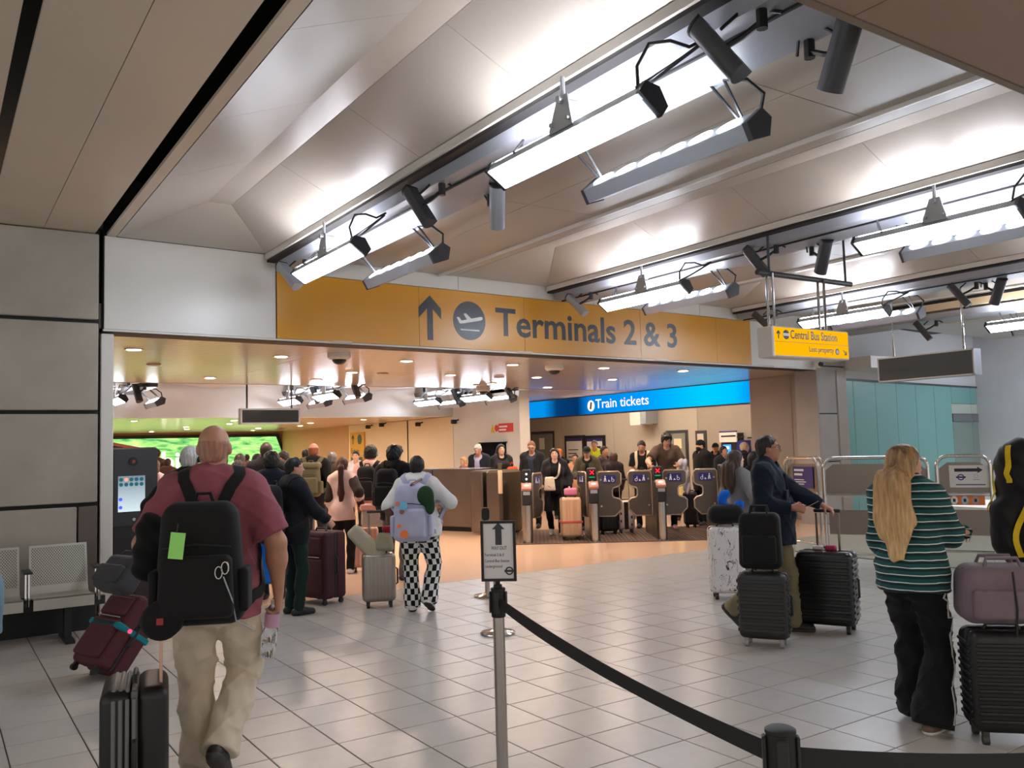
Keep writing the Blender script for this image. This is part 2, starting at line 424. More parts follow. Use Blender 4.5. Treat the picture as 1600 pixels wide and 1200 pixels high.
# ------------------------------------------------------------------ ticket hall on the right
XB = 18.0
wt = MB().box(XB+.02, XB+.3, 12, 28, 0, 3.4).build('wall_ticket', m_greyw); struct(wt)
ys2 = [13.0, 15.3, 17.35, 18.95, 21.0, 23.7, 26.2, 28]
for a, b in zip(ys2, ys2[1:]): MB().box(XB-.01, XB+.02, a+.006, b-.006, 0, 3.3).build('panel', m_greyw2 if b < 17.4 else m_greyw, wt)
struct(MB().box(XW+.3, XB+.3, 26.6, 26.9, 0, 3.4).build('wall_ticket_end', m_greyw))
struct(MB().box(15.5, XB+.3, 10.2, 27, 3.06, 3.3).build('ceiling_6', m_white))
struct(MB().box(XW+.0, 15.6, YB+.03, 27, 3.06, 3.3).build('ceiling_7', m_white))
wr = MB().box(15.15, 15.45, 10.75, 12.98, 0, 3.06).build('wall_side', m_greyw2); struct(wr)
for a, b in ((10.76, 11.86), (11.872, 12.98)): MB().box(15.13, 15.15, a, b, 0, 3.03).build('panel', m_greyw2, wr)
struct(MB().box(15.15, XB+.3, 12.7, 12.98, 0, 3.1).build('wall_side_2', m_greyw2))
# pillar
FPX = FO+FU*13.0
pr = MB().prism(rect(13.02, 14.05, 0, 4.3), -.5, -.03, FR).build('wall_pillar', m_black); struct(pr)
for a, b in zip([0, 1.22, 2.17, 3.12, 4.08], [1.22, 2.17, 3.12, 4.08, 4.09]):
    if b-a > .1: MB().prism(rect(13.03, 14.04, a+.012, b-.012), -.03, 0, FR).build('panel', m_conc2, pr)
MB().prism(rect(13.0, 13.025, 0, 4.08), -.5, .0, FR).build('side_panel', m_conc2, pr)
# teal wall and shop front to its right
TA = math.atan2(.83, 6.45); TO = Vector((15.5, 10.9, 0)); TU = Vector((math.cos(TA), math.sin(TA), 0)); TN = Vector((math.sin(TA), -math.cos(TA), 0))
TR = (TO, TU, FZ, TN)
wtl = MB().prism(rect(-.5, 12, 0, 2.9), -.3, -.05, TR).build('wall_teal', m_black); struct(wtl)
wu = MB().prism(rect(-.5, 12, 2.9, 4.5), -.3, .0, TR).build('wall_teal_top', m_ogrey); struct(wu)
MB().prism(rect(-.5, 12, 2.86, 2.9), -.05, .03, TR).build('edge_strip', m_graph, wu)
u = -.5
for i in range(7):
    w_ = .98
    if i < 6: MB().prism(rect(u+.006, u+w_-.006, .05, 2.86), -.05, 0, TR).build('panel', m_teal, wtl)
    u += w_
m_shop = mat('pale shop glass', (120,138,132), .12, spec=.6)
u = -.5+6*.98
for i in range(4):
    MB().prism(rect(u+.006, u+1.2-.006, 2.45, 2.86), -.05, 0, TR).build('panel', m_teal, wtl)
    MB().prism(rect(u+.006, u+1.2-.006, 2.2, 2.44), -.05, -.01, TR).build('panel', mat('pale band', (176,186,176), .4), wtl)
    MB().prism(rect(u+.006, u+1.2-.006, 2.0, 2.19), -.05, .02, TR).build('panel', mat('grey band', (104,104,110), .4), wtl)
    MB().prism(rect(u+.006, u+1.2-.006, .05, 1.99), -.05, 0, TR).build('pane', m_shop, wtl)
    u += 1.2
struct(MB().box(22.4, 22.7, -4, 12.5, 0, 4.5).build('wall_right', m_ogrey))
# ------------------------------------------------------------------ flood lamps, spots, downlights
m_lens = emat('lit lamp lens', (228,238,255), FLOOD)
m_lensu = emat('lit upper lens', (250,247,255), FLOOD*2.2)
m_warm = emat('lit warm downlight', (255,230,206), DOWN)
m_lensr = emat('lit reflector cell', (236,242,255), FLOOD*.8)
FRX = (Vector((0,0,0)), Vector((1,0,0)), Vector((0,0,1)), Vector((0,1,0)))
def flood_left(name, label, loc, L=1.55, s=1.0):
    t = thing(name, label, 'lamp', loc, 0, 'flood lamps under the ceiling')
    sec = [(-.078,.05),(-.035,.112),(.06,.10),(.115,.01),(.068,-.052)]
    MB().prism(sec, -L/2, L/2, FRX).build('lamp_body', m_lampg, t)
    cap = [(x*1.1, z*1.12) for x, z in sec]
    MB().prism(cap, -L/2-.02, -L/2+.012, FRX).build('end_cap', m_dark, t)
    MB().prism(cap, L/2-.012, L/2+.02, FRX).build('end_cap', m_dark, t)
    def lens(A, B, m, nm):
        A, B = Vector((A[0],0,A[1])), Vector((B[0],0,B[1])); n = Vector(((B-A).z, 0, -(B-A).x)).normalized()
        if n.x > 0: n = -n
        MB().prism(rect(-L/2+.02, L/2-.02, 0, (B-A).length), -.004, .005, (A, Vector((0,1,0)), (B-A).normalized(), n)).build(nm, m, t)
    lens((-.074,.046), (.064,-.049), m_lens, 'lens'); MB().prism(rect(-L/2+.03, L/2-.03, -.04, .04), -.002, .008, (Vector((.012,0,.107)), Vector((0,1,0)), Vector((1,0,-.125)).normalized(), Vector((.124,0,.992)))).build('upper_lens', m_lensu, t)
    bk = MB()
    bk.prism([(-.12,0),(.12,0),(.05,.22),(-.05,.22)], -.012, .0, (Vector((-.07,-.06,.08)), Vector((0,1,0)), Vector((.1,0,1)), Vector((-1,0,.1))))
    bk.cyl((-.085,-.06,.27), (.06,-.06,.27), .022, n=10).cyl((-.085,-.14,.13), (-.055,-.14,.13), .014, n=8).cyl((-.085,.02,.13), (-.055,.02,.13), .014, n=8)
    bk.cyl((-.04,-.06,.27), (-.04,-.06,.42), .016, n=8)
    bk.build('bracket', mat('galvanised bracket', (176,180,186), .35, .6), t)
    for y0, y1 in ((L/2-.3, L/2-.14), (-L/2+.05, -L/2-.28)):
        MB().tube([(-.05,y0,.1),(.14,y1,.27),(.0,y0+.05,.1)], .010, 6).build('support_arm', m_graph, t)
    cb = [(-.02,-L/2+.06,.08),(-.08,-L/2+.0,.2),(-.06,-L/2-.08,.3),(.0,-L/2-.18,.29),(.08,-L/2-.24,.25),(.15,-L/2-.3,.29)]
    MB().tube(cb, .010, 6).build('cable', m_black, t)
    return t
def flood_right(name, label, loc, L=1.55):
    t = thing(name, label, 'lamp', loc, 0, 'flood lamps under the ceiling')
    sec = [(-.10,-.01),(.03,.10),(.11,.06),(.09,-.05),(-.05,-.10)]
    MB().prism(sec, -L/2, L/2, FRX).build('lamp_body', m_lampg, t)
    for a, b in ((-L/2-.03, -L/2+.01), (L/2-.01, L/2+.012)):
        MB().prism([(x*1.1, z*1.1) for x, z in sec], a, b, FRX).build('end_cap', m_graph, t)
    A, B = Vector((-.10, -.01)), Vector((.03, .10)); n = Vector((-.646, .763))
    C_ = (A+B)/2
    for k in range(6):
        y = -L/2+.17+k*(L-.34)/5
        mb = MB(); u3 = Vector(((B-A).x, 0, (B-A).y)).normalized(); n3 = Vector((n.x, 0, n.y)); o = Vector((C_.x, y, C_.y))
        mb.prism([(.095*math.cos(a), .068*math.sin(a)) for a in [2*PI*i/16 for i in range(16)]], 0, .006, (o, Vector((0,1,0)), u3, n3))
        mb.build('reflector_cell', m_lensr, t)
    for y in (-L/2+.1, L/2-.1):
        MB().tube([(-.2,y-.04,.28),(.0,y,.09),(.0,y+.03,.09),(-.2,y+.07,.28)], .011, 6).build('support_arm', m_graph, t)
    MB().tube([(.05,-L/2,.08),(.02,-L/2-.06,.18),(-.08,-L/2-.02,.26),(-.2,-L/2+.06,.27)], .013, 6).build('cable', m_black, t)
    return t
def spot(label, loc, rz, tilt, group='small spotlights beside the rafts'):
    mb_ = m_lampg if 'silver' in label else m_graph
    t = thing('spotlight', label, 'spotlight', loc, rz, group)
    M = Matrix.Rotation(tilt, 4, 'X')
    b = MB(); b.M = M
    n = 9
    sec = [(.065*math.cos(PI*k/n), .075*math.sin(PI*k/n)) for k in range(n+1)]+[(-.065,-.03),(.065,-.03)]
    b.prism(sec, -.19, .19, (Vector((0,0,0)), Vector((1,0,0)), Vector((0,1,0)), Vector((0,0,1)))).build('spot_body', mb_, t, smooth=30)
    c_ = MB(); c_.M = M; c_.prism([(x*1.06, y*1.06) for x, y in sec], .19, .205, (Vector((0,0,0)), Vector((1,0,0)), Vector((0,1,0)), Vector((0,0,1)))).build('cap', m_dark, t)
    a = MB().tube([(0,-.02,.0),(.03,-.1,.04),(.05,-.2,.1)], .016, 6).cyl((.05,-.2,.06),(.05,-.2,.16), .03, n=8)
    a.build('mounting_arm', m_dark, t)
    MB().tube([(0,.0,.1),(.06,-.1,.2),(.1,-.22,.17),(.06,-.3,.12)], .01, 6).build('cable', m_black, t)
    return t
LL = [('near the camera, above and right of the white panel', 3.25, 8.08), ('nearest the camera, brightest and largest', 3.25, 4.17),
      ('hanging at the end of the word Terminals', 7.6, 8.22), ('with the long row of cells at the upper right edge', 7.6, 4.3), ('just behind the yellow bus station sign', 11.905, 8.3)]
LABS_L = ['long flood lamp with a lit white face over the blank part of the yellow sign', 'largest lit flood lamp, running towards the top of the picture',
          'lit flood lamp hanging over the numerals of the big yellow sign', 'lit flood lamp above the dark hanging display, cut by the frame', 'lit flood lamp directly behind the small bus station sign']
for (d, x, y), lb in zip(LL, LABS_L): flood_left('flood_lamp', lb, (x, y, 3.55))
LABS_R = ['grey flood lamp seen from behind, hanging above the blank end of the yellow sign', 'largest grey flood lamp seen from behind with a row of lit cells',
          'grey flood lamp seen from behind over the end of the word Terminals', 'grey flood lamp seen from behind beside the louvred ceiling', 'grey flood lamp seen from behind, right of the bus station sign']
for (x, y), lb in zip([(4.1, 8.08), (4.12, 4.17), (8.43, 8.22), (8.43, 4.3), (12.8, 8.3)], LABS_R): flood_right('flood_lamp', lb, (x, y, 3.6))
for yy in (7.6, 4.0): flood_left('flood_lamp', f'added lit flood lamp far beyond the right edge, {"away from" if yy < 5 else "towards"} the teal wall', (19.6, yy, 3.55)); flood_right('flood_lamp', f'added grey flood lamp far beyond the right edge, {"away from" if yy < 5 else "towards"} the teal wall', (20.4, yy, 3.6))  # unseen lamps added to brighten the right end of the hall
rf = thing('ceiling_raft', 'added grey lighting raft far beyond the right edge', 'lighting raft', (19.75, 0, 3.86), 0, 'lighting rafts under the ceiling'); MB().prism([(0,.16),(.05,.02),(.60,0),(.60,.10),(.55,.16)], 2.3, 9.5, FRX).build('raft_body', m_lampg, rf)  # unseen raft added to carry these lamps
rf = thing('ceiling_raft', 'added grey lighting raft along the teal wall beyond the right edge', 'lighting raft', (18.9, 8.2, 3.86), 0, 'lighting rafts under the ceiling'); MB().box(0, 3.4, 0, .4, 0, .19).build('raft_body', m_lampg, rf)  # unseen raft added for the lamps that face the teal wall
for xx, nn in ((19.7, 'nearer the pillar'), (21.4, 'farther from the pillar')):
    t = flood_left('flood_lamp', f'added lit flood lamp facing the teal wall beyond the right edge, {nn}', (xx, 8.55, 3.45)); t.rotation_euler = (0, 0, -PI/2)  # added out of view to brighten the teal wall
flood_left('flood_lamp', 'added lit flood lamp beyond the right edge of the picture', (11.905, 4.4, 3.55)); flood_right('flood_lamp', 'added grey flood lamp beyond the right edge of the picture', (12.8, 4.4, 3.6))  # unseen pair added to the row for more light on the right
SP = [((3.38,9.5,3.72),.4,-.75,'small silver spotlight at the left top corner of the big yellow sign'), ((3.36,6.28,3.72),.35,-.6,'dark grey spotlight between the two lamp pairs of the nearest raft'),
      ((3.9,5.93,3.70),2.6,-.7,'silver spotlight under the near end of the largest flood lamp'), ((3.36,2.96,3.72),.35,-.6,'dark grey spotlight at the top edge, the nearest one'),
      ((3.92,2.65,3.70),2.8,-.6,'dark spotlight half hidden by the brown soffit'), ((7.76,9.75,3.72),.4,-.75,'silver spotlight over the letters of the big yellow sign'),
      ((7.76,6.45,3.72),.35,-.6,'dark spotlight above the hanging bus sign'), ((8.2,5.9,3.70),2.6,-.6,'dark spotlight right of and above the bus sign'),
      ((11.8,9.75,3.72),.4,-.75,'dark spotlight at the right end of the big yellow sign'), ((12.3,6.6,3.7),.35,-.6,'dark grey spotlight beside the louvres above the hanging display'),
      ((12.55,6.2,3.70),2.6,-.6,'small dark spotlight in front of the louvred ceiling')]
for loc, rz, ti, lb in SP: spot(lb, loc, rz, ti)
# far rigs
def far_rig(px, py, yl, yr, lbs):
    p = onz(px, py, 2.95)
    x = p.x; y = min(max(p.y, 18.3), 20.3)
    rf = thing('ceiling_raft', lbs[0], 'lighting raft', (x+.05, y, 3.08), 0, 'lighting rafts under the ceiling')
    MB().prism([(0,.1),(.04,.0),(.36,0),(.36,.08),(.3,.1)], -1.3 if y < 19 else -1.9, .5, FRX).build('raft_body', m_graph, rf)
    for yy in (.3, -.8): MB().cyl((.2,yy,.1), (.2,yy,.34), .03).build('hanger', m_dark, rf)
    flood_left('flood_lamp', lbs[1], (x-.13, y-.55, 2.86), 1.2); flood_right('flood_lamp', lbs[2], (x+.62, y-.5, 2.84), 1.1)
    spot(lbs[3], (x+.05, y-1.75, 2.96), .3, -.5)
    return x, y
far_rig(178, 626, 0, 0, ['far raft at the left, above the black kiosk', 'far lit flood lamp above the black kiosk at the left', 'far grey flood lamp at the left above the green screen', 'small dark spotlight on the far left raft'])
far_rig(432, 628, 0, 0, ['far raft over the hanging black display', 'far lit flood lamp in front of the hanging black display', 'far grey flood lamp right of the hanging black display', 'small dark spotlight over the hanging black display'])
far_rig(520, 614, 0, 0, ['far raft above the yellow wall sign', 'far lit flood lamp above the yellow wall sign', 'far grey flood lamp above the yellow wall sign', 'small dark spotlight above the yellow wall sign'])
far_rig(648, 628, 0, 0, ['far raft above the person in checkered trousers', 'far lit flood lamp above the person in checkered trousers', 'far grey flood lamp left of the small red wall sign', 'small dark spotlight above the cream wall'])
far_rig(752, 617, 0, 0, ['far raft beside the left end of the blue sign', 'far lit flood lamp over the small red wall sign', 'far grey flood lamp touching the left end of the blue sign', 'small dark spotlight near the left end of the blue sign'])
# downlights in the plank soffit
m_trimr = mat('downlight rim', (214,200,188), .3)
def downlight(x, y, z, lb, r=.085, root=None):
    t = thing('downlight', lb, 'downlight', (x, y, z), 0, 'downlights in the soffit')
    mb = MB(); ring(mb, r, r+.03, 20, -.012, .004, (Vector((0,0,0)), Vector((1,0,0)), Vector((0,-1,0)), Vector((0,0,1)))); mb.build('rim', m_trimr, t)
    MB().prism(disc_poly(r, 16), -.006, 0.0).build('lens', m_warm, t)
    return t
NM = {0: 'first', 1: 'second', 2: 'third', 3: 'fourth', 4: 'fifth', 5: 'sixth'}
rows = {0: 'front', 1: 'middle', 2: 'back'}
for i in range(6):
    x = 2.1+1.95*i
    for j, y in enumerate((11.75 if i else 11.55, 13.8, 15.45 if i in (1, 2, 4) else 16.1)):
        if j == 2 and i in (0, 3): continue
        if (i, j) == (1, 1): continue
        downlight(x, y, zs_-.001, f'round warm downlight, {NM[i]} from the left in the {rows[j]} row of the plank soffit')
k = 0
for y in (22.5, 25, 27.5, 30, 32.5):
    for x in (3.5, 6.5, 9.5):
        k += 1
        downlight(x+(.6 if k % 2 else 0), y, 2.56, f'small far downlight in the low soffit, {NM[int((y-22.5)/2.5)]} row behind the white beam, {"left" if x < 4 else "middle" if x < 8 else "right"} of three', .075)['group'] = 'downlights in the low far soffit'
# added unseen ceiling lights over and behind the camera, to brighten the floor
for i in range(5):
    for y in (-2.6, -.6):
        t = thing('added_ceiling_light', 'added round ceiling light in the brown soffit behind the viewer', 'ceiling light', (-1+3.2*i, y, 3.545), 0, 'added ceiling lights in the brown soffit')
        mb = MB(); ring(mb, .2, .24, 20, -.012, .004, (Vector((0,0,0)), Vector((1,0,0)), Vector((0,-1,0)), Vector((0,0,1)))); mb.build('rim', m_trimr, t)
        MB().prism(disc_poly(.2, 16), -.006, 0.0).build('lens', emat('added soffit light', (255,236,214), 30), t)
# cameras / detectors on the soffit
for px, py, lb in ((530, 552, 'white dome camera under the plank soffit below the arrow of the yellow sign'), (866, 571, 'white dome camera under the plank soffit below the word Terminals'), (722, 610, 'dome camera at the back edge of the plank soffit')):
    p = onz(px, py, zs_); p.y = min(p.y, 16.6)
    t = thing('dome_camera', lb, 'camera', p, 0, 'dome cameras on the soffit')
    MB().lathe([(.16,0),(.16,-.06),(.13,-.085),(.1,-.09)], 20).build('housing', m_white, t, smooth=40)
    MB().lathe([(.1,-.085),(.095,-.11),(.07,-.14),(.03,-.155)], 16).build('dome', m_dark, t, smooth=60)
for px, py, lb in ((240, 569, 'flat smoke detector left in the plank soffit'), (598, 583, 'flat smoke detector middle of the plank soffit'), (780, 589, 'flat smoke detector right in the plank soffit'), (745, 601, 'pale speaker disc near the back edge of the plank soffit')):
    t = tag(MB().lathe([(.1,0),(.1,-.012),(.06,-.02)], 16).build('smoke_detector', m_ceilb if px < 740 else m_white, smooth=40), lb, 'detector', 'flat discs in the soffit'); t.location = onz(px, py, zs_)
# warm strip light behind the blue sign, lighting the ticket wall
t = thing('strip_light', 'warm strip light behind the lower edge of the blue sign', 'strip light', (16.6, 17.6, 3.05))
MB().box(-.05, .05, -4.4, 4.4, -.03, 0).build('housing', m_white, t)
MB().box(-.04, .04, -4.35, 4.35, -.045, -.03).build('lens', emat('lit warm strip', (255,234,210), 46), t)
# ------------------------------------------------------------------ big yellow sign
ident = (Vector((0,0,0)), Vector((1,0,0)), Vector((0,1,0)), Vector((0,0,1)))
def scaled(poly, s, cx, cy, sy=None): return [(cx+x*s, cy+y*(sy or s)) for x, y in poly]
t = thing('terminal_sign', 'huge yellow wall sign reading Terminals 2 & 3 with arrow and plane', 'sign')
for a, b in zip([1.92, 3.9, 5.69, 8.1, 10.0], [3.9, 5.69, 8.1, 10.0, 10.97]):
    MB().prism(rect(a+.003, b-.003, 3.06, 3.86), -.02, .012, FR).build('sign_panel', m_yell, t)
MB().prism(scaled(ARROW, .405, 4.07, 3.15), .010, .016, FR).build('arrow', m_ink, t)
MB().prism(disc_poly(.272, 32, 4.715, 3.455), .010, .016, FR).build('roundel', m_ink, t)
PLANE = [(.82,.19),(.79,.09),(.55,.02),(-.28,-.14),(-.55,-.18),(-.63,-.16),(-.79,.115),(-.76,.15),(-.66,.14),(-.50,-.02),(-.17,.05),(-.36,.32),(-.31,.36),(-.22,.36),(.1,.115),(.68,.24),(.78,.24)]
MB().prism([(4.715+x*.272, 3.455+y*.272) for x, y in PLANE][::-1], .014, .02, FR).build('plane_symbol', m_wpaint, t)
MB().prism([(4.715+x*.272, 3.455+y*.272) for x, y in [(-.57,-.52),(.6,-.52),(.6,-.45),(-.57,-.45)]], .014, .02, FR).build('runway_symbol', m_wpaint, t)
text_obj('Terminals 2 & 3', .56, frame_M(FO+FU*5.17+FZ*3.285+FN*.013, FU, FZ, FN), m_ink, t, bold=.018, width=3.8)
# ------------------------------------------------------------------ blue backlit sign
XS = 15.3
def blue_mat():
    m = bpy.data.materials.new('backlit blue face'); m.use_nodes = True; nt = m.node_tree; nt.nodes.clear()
    o = nt.nodes.new('ShaderNodeOutputMaterial'); e = nt.nodes.new('ShaderNodeEmission'); tc = nt.nodes.new('ShaderNodeTexCoord')
    sp = nt.nodes.new('ShaderNodeSeparateXYZ'); cr = nt.nodes.new('ShaderNodeValToRGB'); mr = nt.nodes.new('ShaderNodeMapRange')
    mr.inputs['From Min'].default_value = 22.2; mr.inputs['From Max'].default_value = 13.0
    nt.links.new(tc.outputs['Object'], sp.inputs[0]); nt.links.new(sp.outputs['Y'], mr.inputs['Value']); nt.links.new(mr.outputs[0], cr.inputs[0])
    el = cr.color_ramp.elements
    stops = [(0,(0,140,225)),(.13,(0,140,225)),(.2,(4,58,110)),(.31,(4,48,96)),(.36,(0,118,205)),(.46,(0,134,225)),(.62,(0,150,240)),(.7,(0,170,248)),(.84,(0,196,250)),(.94,(0,186,250)),(1,(0,136,230))]
    el[0].position = 0; el[0].color = lin(stops[0][1]); el[1].position = 1; el[1].color = lin(stops[-1][1])
    for p, c in stops[1:-1]:
        x = el.new(p); x.color = lin(c)
    e.inputs[1].default_value = .72; nt.links.new(cr.outputs[0], e.inputs[0]); nt.links.new(e.outputs[0], o.inputs[0])
    return m
m_blue = blue_mat(); m_lit = emat('backlit white', (255,246,232), .7)
t = thing('ticket_sign', 'long blue backlit sign reading Train tickets under the plank soffit', 'sign')
BR = (Vector((XS,22.2,0)), Vector((0,-1,0)), FZ, Vector((-1,0,0)))
MB().box(XS, XS+.16, 13.0, 22.2, 2.50, 3.04).build('sign_box', m_graph, t)
MB().box(XS-.012, XS, 13.02, 22.18, 2.53, 3.02).build('lit_face', m_blue, t)
u0, u1 = 22.2-onx(931, 630, XS).y, 22.2-onx(1014, 626, XS).y
uc = 22.2-onx(924, 632, XS).y
MB().prism(disc_poly(.155, 28, uc, 2.755), .012, .018, BR).build('roundel', m_lit, t)
MB().prism([(uc-.05,2.665),(uc+.01,2.66),(uc+.05,2.85),(uc-.01,2.855)], .018, .022, BR).build('ticket_symbol', m_ink, t)
text_obj('Train tickets', .36, frame_M(BR[0]+BR[1]*u0+FZ*2.675+BR[3]*.014, BR[1], BR[2], BR[3]), m_lit, t, bold=.008, width=u1-u0)
# ------------------------------------------------------------------ hanging bus sign
t = thing('bus_sign', 'small lit yellow hanging sign reading Central Bus Station and Lost property', 'sign')
bx, by, bz = 7.58, 6.14, 2.61
m_ylit = emat('backlit yellow face', (255,184,10), .66)
CR = (Vector((bx,by,bz)), Vector((1,0,0)), FZ, Vector((0,-1,0)))
MB().chbox(bx-.01, bx+1.34, by, by+.22, bz-.02, bz+.32, .012).build('sign_box', m_white, t)
MB().prism(rect(.015, 1.315, .15, .305), 0, .008, CR).prism(rect(.015, 1.315, .0, .146), 0, .008, CR).build('lit_face', m_ylit, t)
MB().prism(rect(.015, 1.315, .146, .15), 0, .009, CR).build('divider_line', m_ink, t)
MB().prism(scaled(ARROW, .062, .075, .18), .008, .012, CR).build('arrow', m_ink, t)
mb = MB(); mb.prism(disc_poly(.052, 24, .205, .228), .008, .010, CR); mb.build('roundel', m_ink, t)
MB().prism(rect(.155, .255, .212, .244), .010, .012, CR).build('roundel_bar', m_wpaint, t)
text_obj('Central Bus Station', .135, frame_M(CR[0]+CR[1]*.275+FZ*.19-CR[3]*-.008, CR[1], CR[2], CR[3]), m_ink, t, width=.83, depth=.001, bold=.014)
text_obj('Lost property', .085, frame_M(CR[0]+CR[1]*.59+FZ*.055+CR[3]*.008, CR[1], CR[2], CR[3]), m_ink, t, width=.44, depth=.001, bold=.012)
MB().prism(disc_poly(.036, 20, 1.10, .072), .008, .010, CR).build('roundel', m_ink, t)
MB().prism([(1.078,.05),(1.122,.05),(1.125,.075),(1.10,.098),(1.075,.075)], .010, .012, CR).build('lost_symbol', m_wpaint, t)
ca = math.radians(-135); MB().prism([(1.245+ (x*math.cos(ca)-y*math.sin(ca))*.055, .07+(x*math.sin(ca)+y*math.cos(ca))*.055-.005) for x, y in scaled(ARROW, 1, 0, -.75)], .008, .012, CR).build('arrow', m_ink, t)
for i, xx in enumerate((bx+.12, bx+1.02)):
    for yy in (by+.07, by+.15): MB().cyl((xx, yy, bz+.31), (xx, yy, 3.53), .016, n=10).build('hanging_tube', m_chrome, t)
MB().cyl((bx-.08, by+.11, 3.53), (bx+1.6, by+.11, 3.53), .032, n=12).build('support_bar', m_graph, t)
MB().cyl((bx+.12, by+.11, 3.53), (bx+.12, by+.11, 4.08), .014, n=8).build('hanger', m_graph, t)
MB().cyl((bx+1.5, by+.11, 3.53), (bx+1.5, by+.11, 4.2), .014, n=8).build('hanger', m_graph, t)
# ------------------------------------------------------------------ hanging dark display (right)
t = thing('hanging_display', 'blank dark hanging display with silver frame below the louvred ceiling', 'display')
XD = 13.05
p0, p1 = onx(1373, 597, XD), onx(1524, 586, XD); p2 = onx(1373, 560, XD)
ya, yb, z0_, z1_ = p1.y, p0.y, (p0.z+p1.z)/2, p2.z
MB().box(XD, XD+.2, ya, yb, z0_, z1_).build('housing', m_lampg, t)
fr_ = MB(); w_ = .022
for a in ((ya,ya+w_,z0_,z1_),(yb-w_,yb,z0_,z1_),(ya,yb,z0_,z0_+w_),(ya,yb,z1_-w_,z1_)): fr_.box(XD-.012, XD, *a)
fr_.build('silver_frame', m_white, t)
MB().box(XD-.004, XD+.002, ya+w_, yb-w_, z0_+w_, z1_-w_).build('screen', m_glassd, t)
for yy in (ya+.2, yb-.24): MB().cyl((XD+.1, yy, z1_), (XD+.1, yy, 4.1), .018, n=10).build('hanging_tube', m_chrome, t)
# far hanging display
t = thing('hanging_display', 'black hanging display with silver frame in the far hall', 'display')
p0, p1, p2 = ony(376, 663, 17.2), ony(469, 662, 17.2), ony(376, 638, 17.2)
MB().box(p0.x, p1.x, 17.2, 17.35, p0.z, p2.z).build('housing', m_lampg, t)
MB().box(p0.x+.035, p1.x-.035, 17.19, 17.2, p0.z+.035, p2.z-.035).build('screen', mat('black display glass', (10,11,12), .25, spec=.3), t)
for xx in (p0.x+.15, p1.x-.15): MB().cyl((xx, 17.28, p2.z), (xx, 17.28, 3.42), .02, n=8).build('hanging_tube', m_graph, t)
# ------------------------------------------------------------------ green screen at the far end
def green_mat():
    m = bpy.data.materials.new('bright green advert'); m.use_nodes = True; nt = m.node_tree; nt.nodes.clear()
    o = nt.nodes.new('ShaderNodeOutputMaterial'); e = nt.nodes.new('ShaderNodeEmission'); tc = nt.nodes.new('ShaderNodeTexCoord')
    mp = nt.nodes.new('ShaderNodeMapping'); mp.inputs['Scale'].default_value = (.5, 1, 2.2)
    n = nt.nodes.new('ShaderNodeTexNoise'); n.inputs['Scale'].default_value = 2.5; n.inputs['Detail'].default_value = 8; n.inputs['Distortion'].default_value = 1.2
    cr = nt.nodes.new('ShaderNodeValToRGB'); el = cr.color_ramp.elements
    el[0].position = .33; el[0].color = lin((60,150,84)); el[1].position = .68; el[1].color = lin((214,240,150))
    x = el.new(.5); x.color = lin((150,222,120))
    e.inputs[1].default_value = .85
    nt.links.new(tc.outputs['Object'], mp.inputs[0]); nt.links.new(mp.outputs[0], n.inputs['Vector']); nt.links.new(n.outputs['Fac'], cr.inputs[0]); nt.links.new(cr.outputs[0], e.inputs[0]); nt.links.new(e.outputs[0], o.inputs[0])
    return m
t = thing('advert_screen', 'huge bright green advertising screen at the far end of the hall', 'screen')
YG = 34.75
a, b = ony(431, 682, YG), ony(446, 730, YG)
GR = (Vector((0,YG,0)), Vector((1,0,0)), FZ, Vector((0,-1,0)))
zt = a.z
MB().prism([(1.5,.7),(b.x+.3,.7),(a.x+.12,zt+.12),(1.5,zt+.12)], -.1, 0, GR).build('black_frame', m_black, t)
MB().prism([(1.6,.8),(b.x+.2,.8),(a.x,zt),(1.6,zt)], 0, .02, GR).build('screen_face', green_mat(), t)
m_scl = emat('screen lettering', (255,255,220), 1.6)
p = ony(251, 731, YG); text_obj('big', 1.0, frame_M(Vector((p.x, YG-.022, p.z-.1)), GR[1], FZ, GR[3]), m_scl, t, bold=.02)
p = ony(364, 731, YG); text_obj('too', .9, frame_M(Vector((p.x, YG-.022, p.z-.1)), GR[1], FZ, GR[3]), m_scl, t, bold=.02)
# ------------------------------------------------------------------ wall signs in the far hall
t = thing('direction_panel', 'upright yellow wall sign with arrow and roundel on the cream wall', 'sign')
WR_ = (Vector((XW,0,0)), Vector((0,-1,0)), FZ, Vector((-1,0,0)))
pa, pb = onx(548, 672, XW+.0), onx(570, 672, XW+.0)
MB().prism(rect(-pa.y, -pb.y, .75, 2.3), -.01, .03, WR_).build('sign_board', m_yell, t)
uc = -(pa.y+pb.y)/2
MB().prism(scaled(ARROW, .22, uc-.33, 1.9), .03, .036, WR_).build('arrow', m_ink, t)
MB().prism(disc_poly(.17, 20, uc+.22, 2.06), .03, .036, WR_).build('roundel', m_ink, t)
for i in range(4): MB().prism(rect(uc-.5, uc+.42-.15*(i%2), 1.35-.2*i, 1.47-.2*i), .03, .034, WR_).build('lettering_line', m_ink, t)
text_obj('Exit to', .24, frame_M(Vector((XW-.032, -(uc-.5), 1.6)), WR_[1], FZ, WR_[3]), m_ink, t)
t = thing('warning_sign', 'small red and white safety sign with yellow triangle on the white wall', 'sign')
pa, pb, pc = onx(767, 675, XW), onx(802, 663, XW), onx(767, 664, XW)
ua, ub = -pa.y, -pb.y; zb, zt_ = pa.z-.02, pa.z+.2; w_ = ub-ua
MB().prism([(ua,zb),(ua+.2*w_,zb),(ua+.1*w_,zt_)], -.005, .012, WR_).build('triangle', mat('warning yellow', (220,180,30), .4), t)
MB().prism(disc_poly(.085, 18, ua+.27*w_, (zb+zt_)/2), -.005, .012, WR_).build('red_ring', mat('sign red', (200,44,44), .4), t)
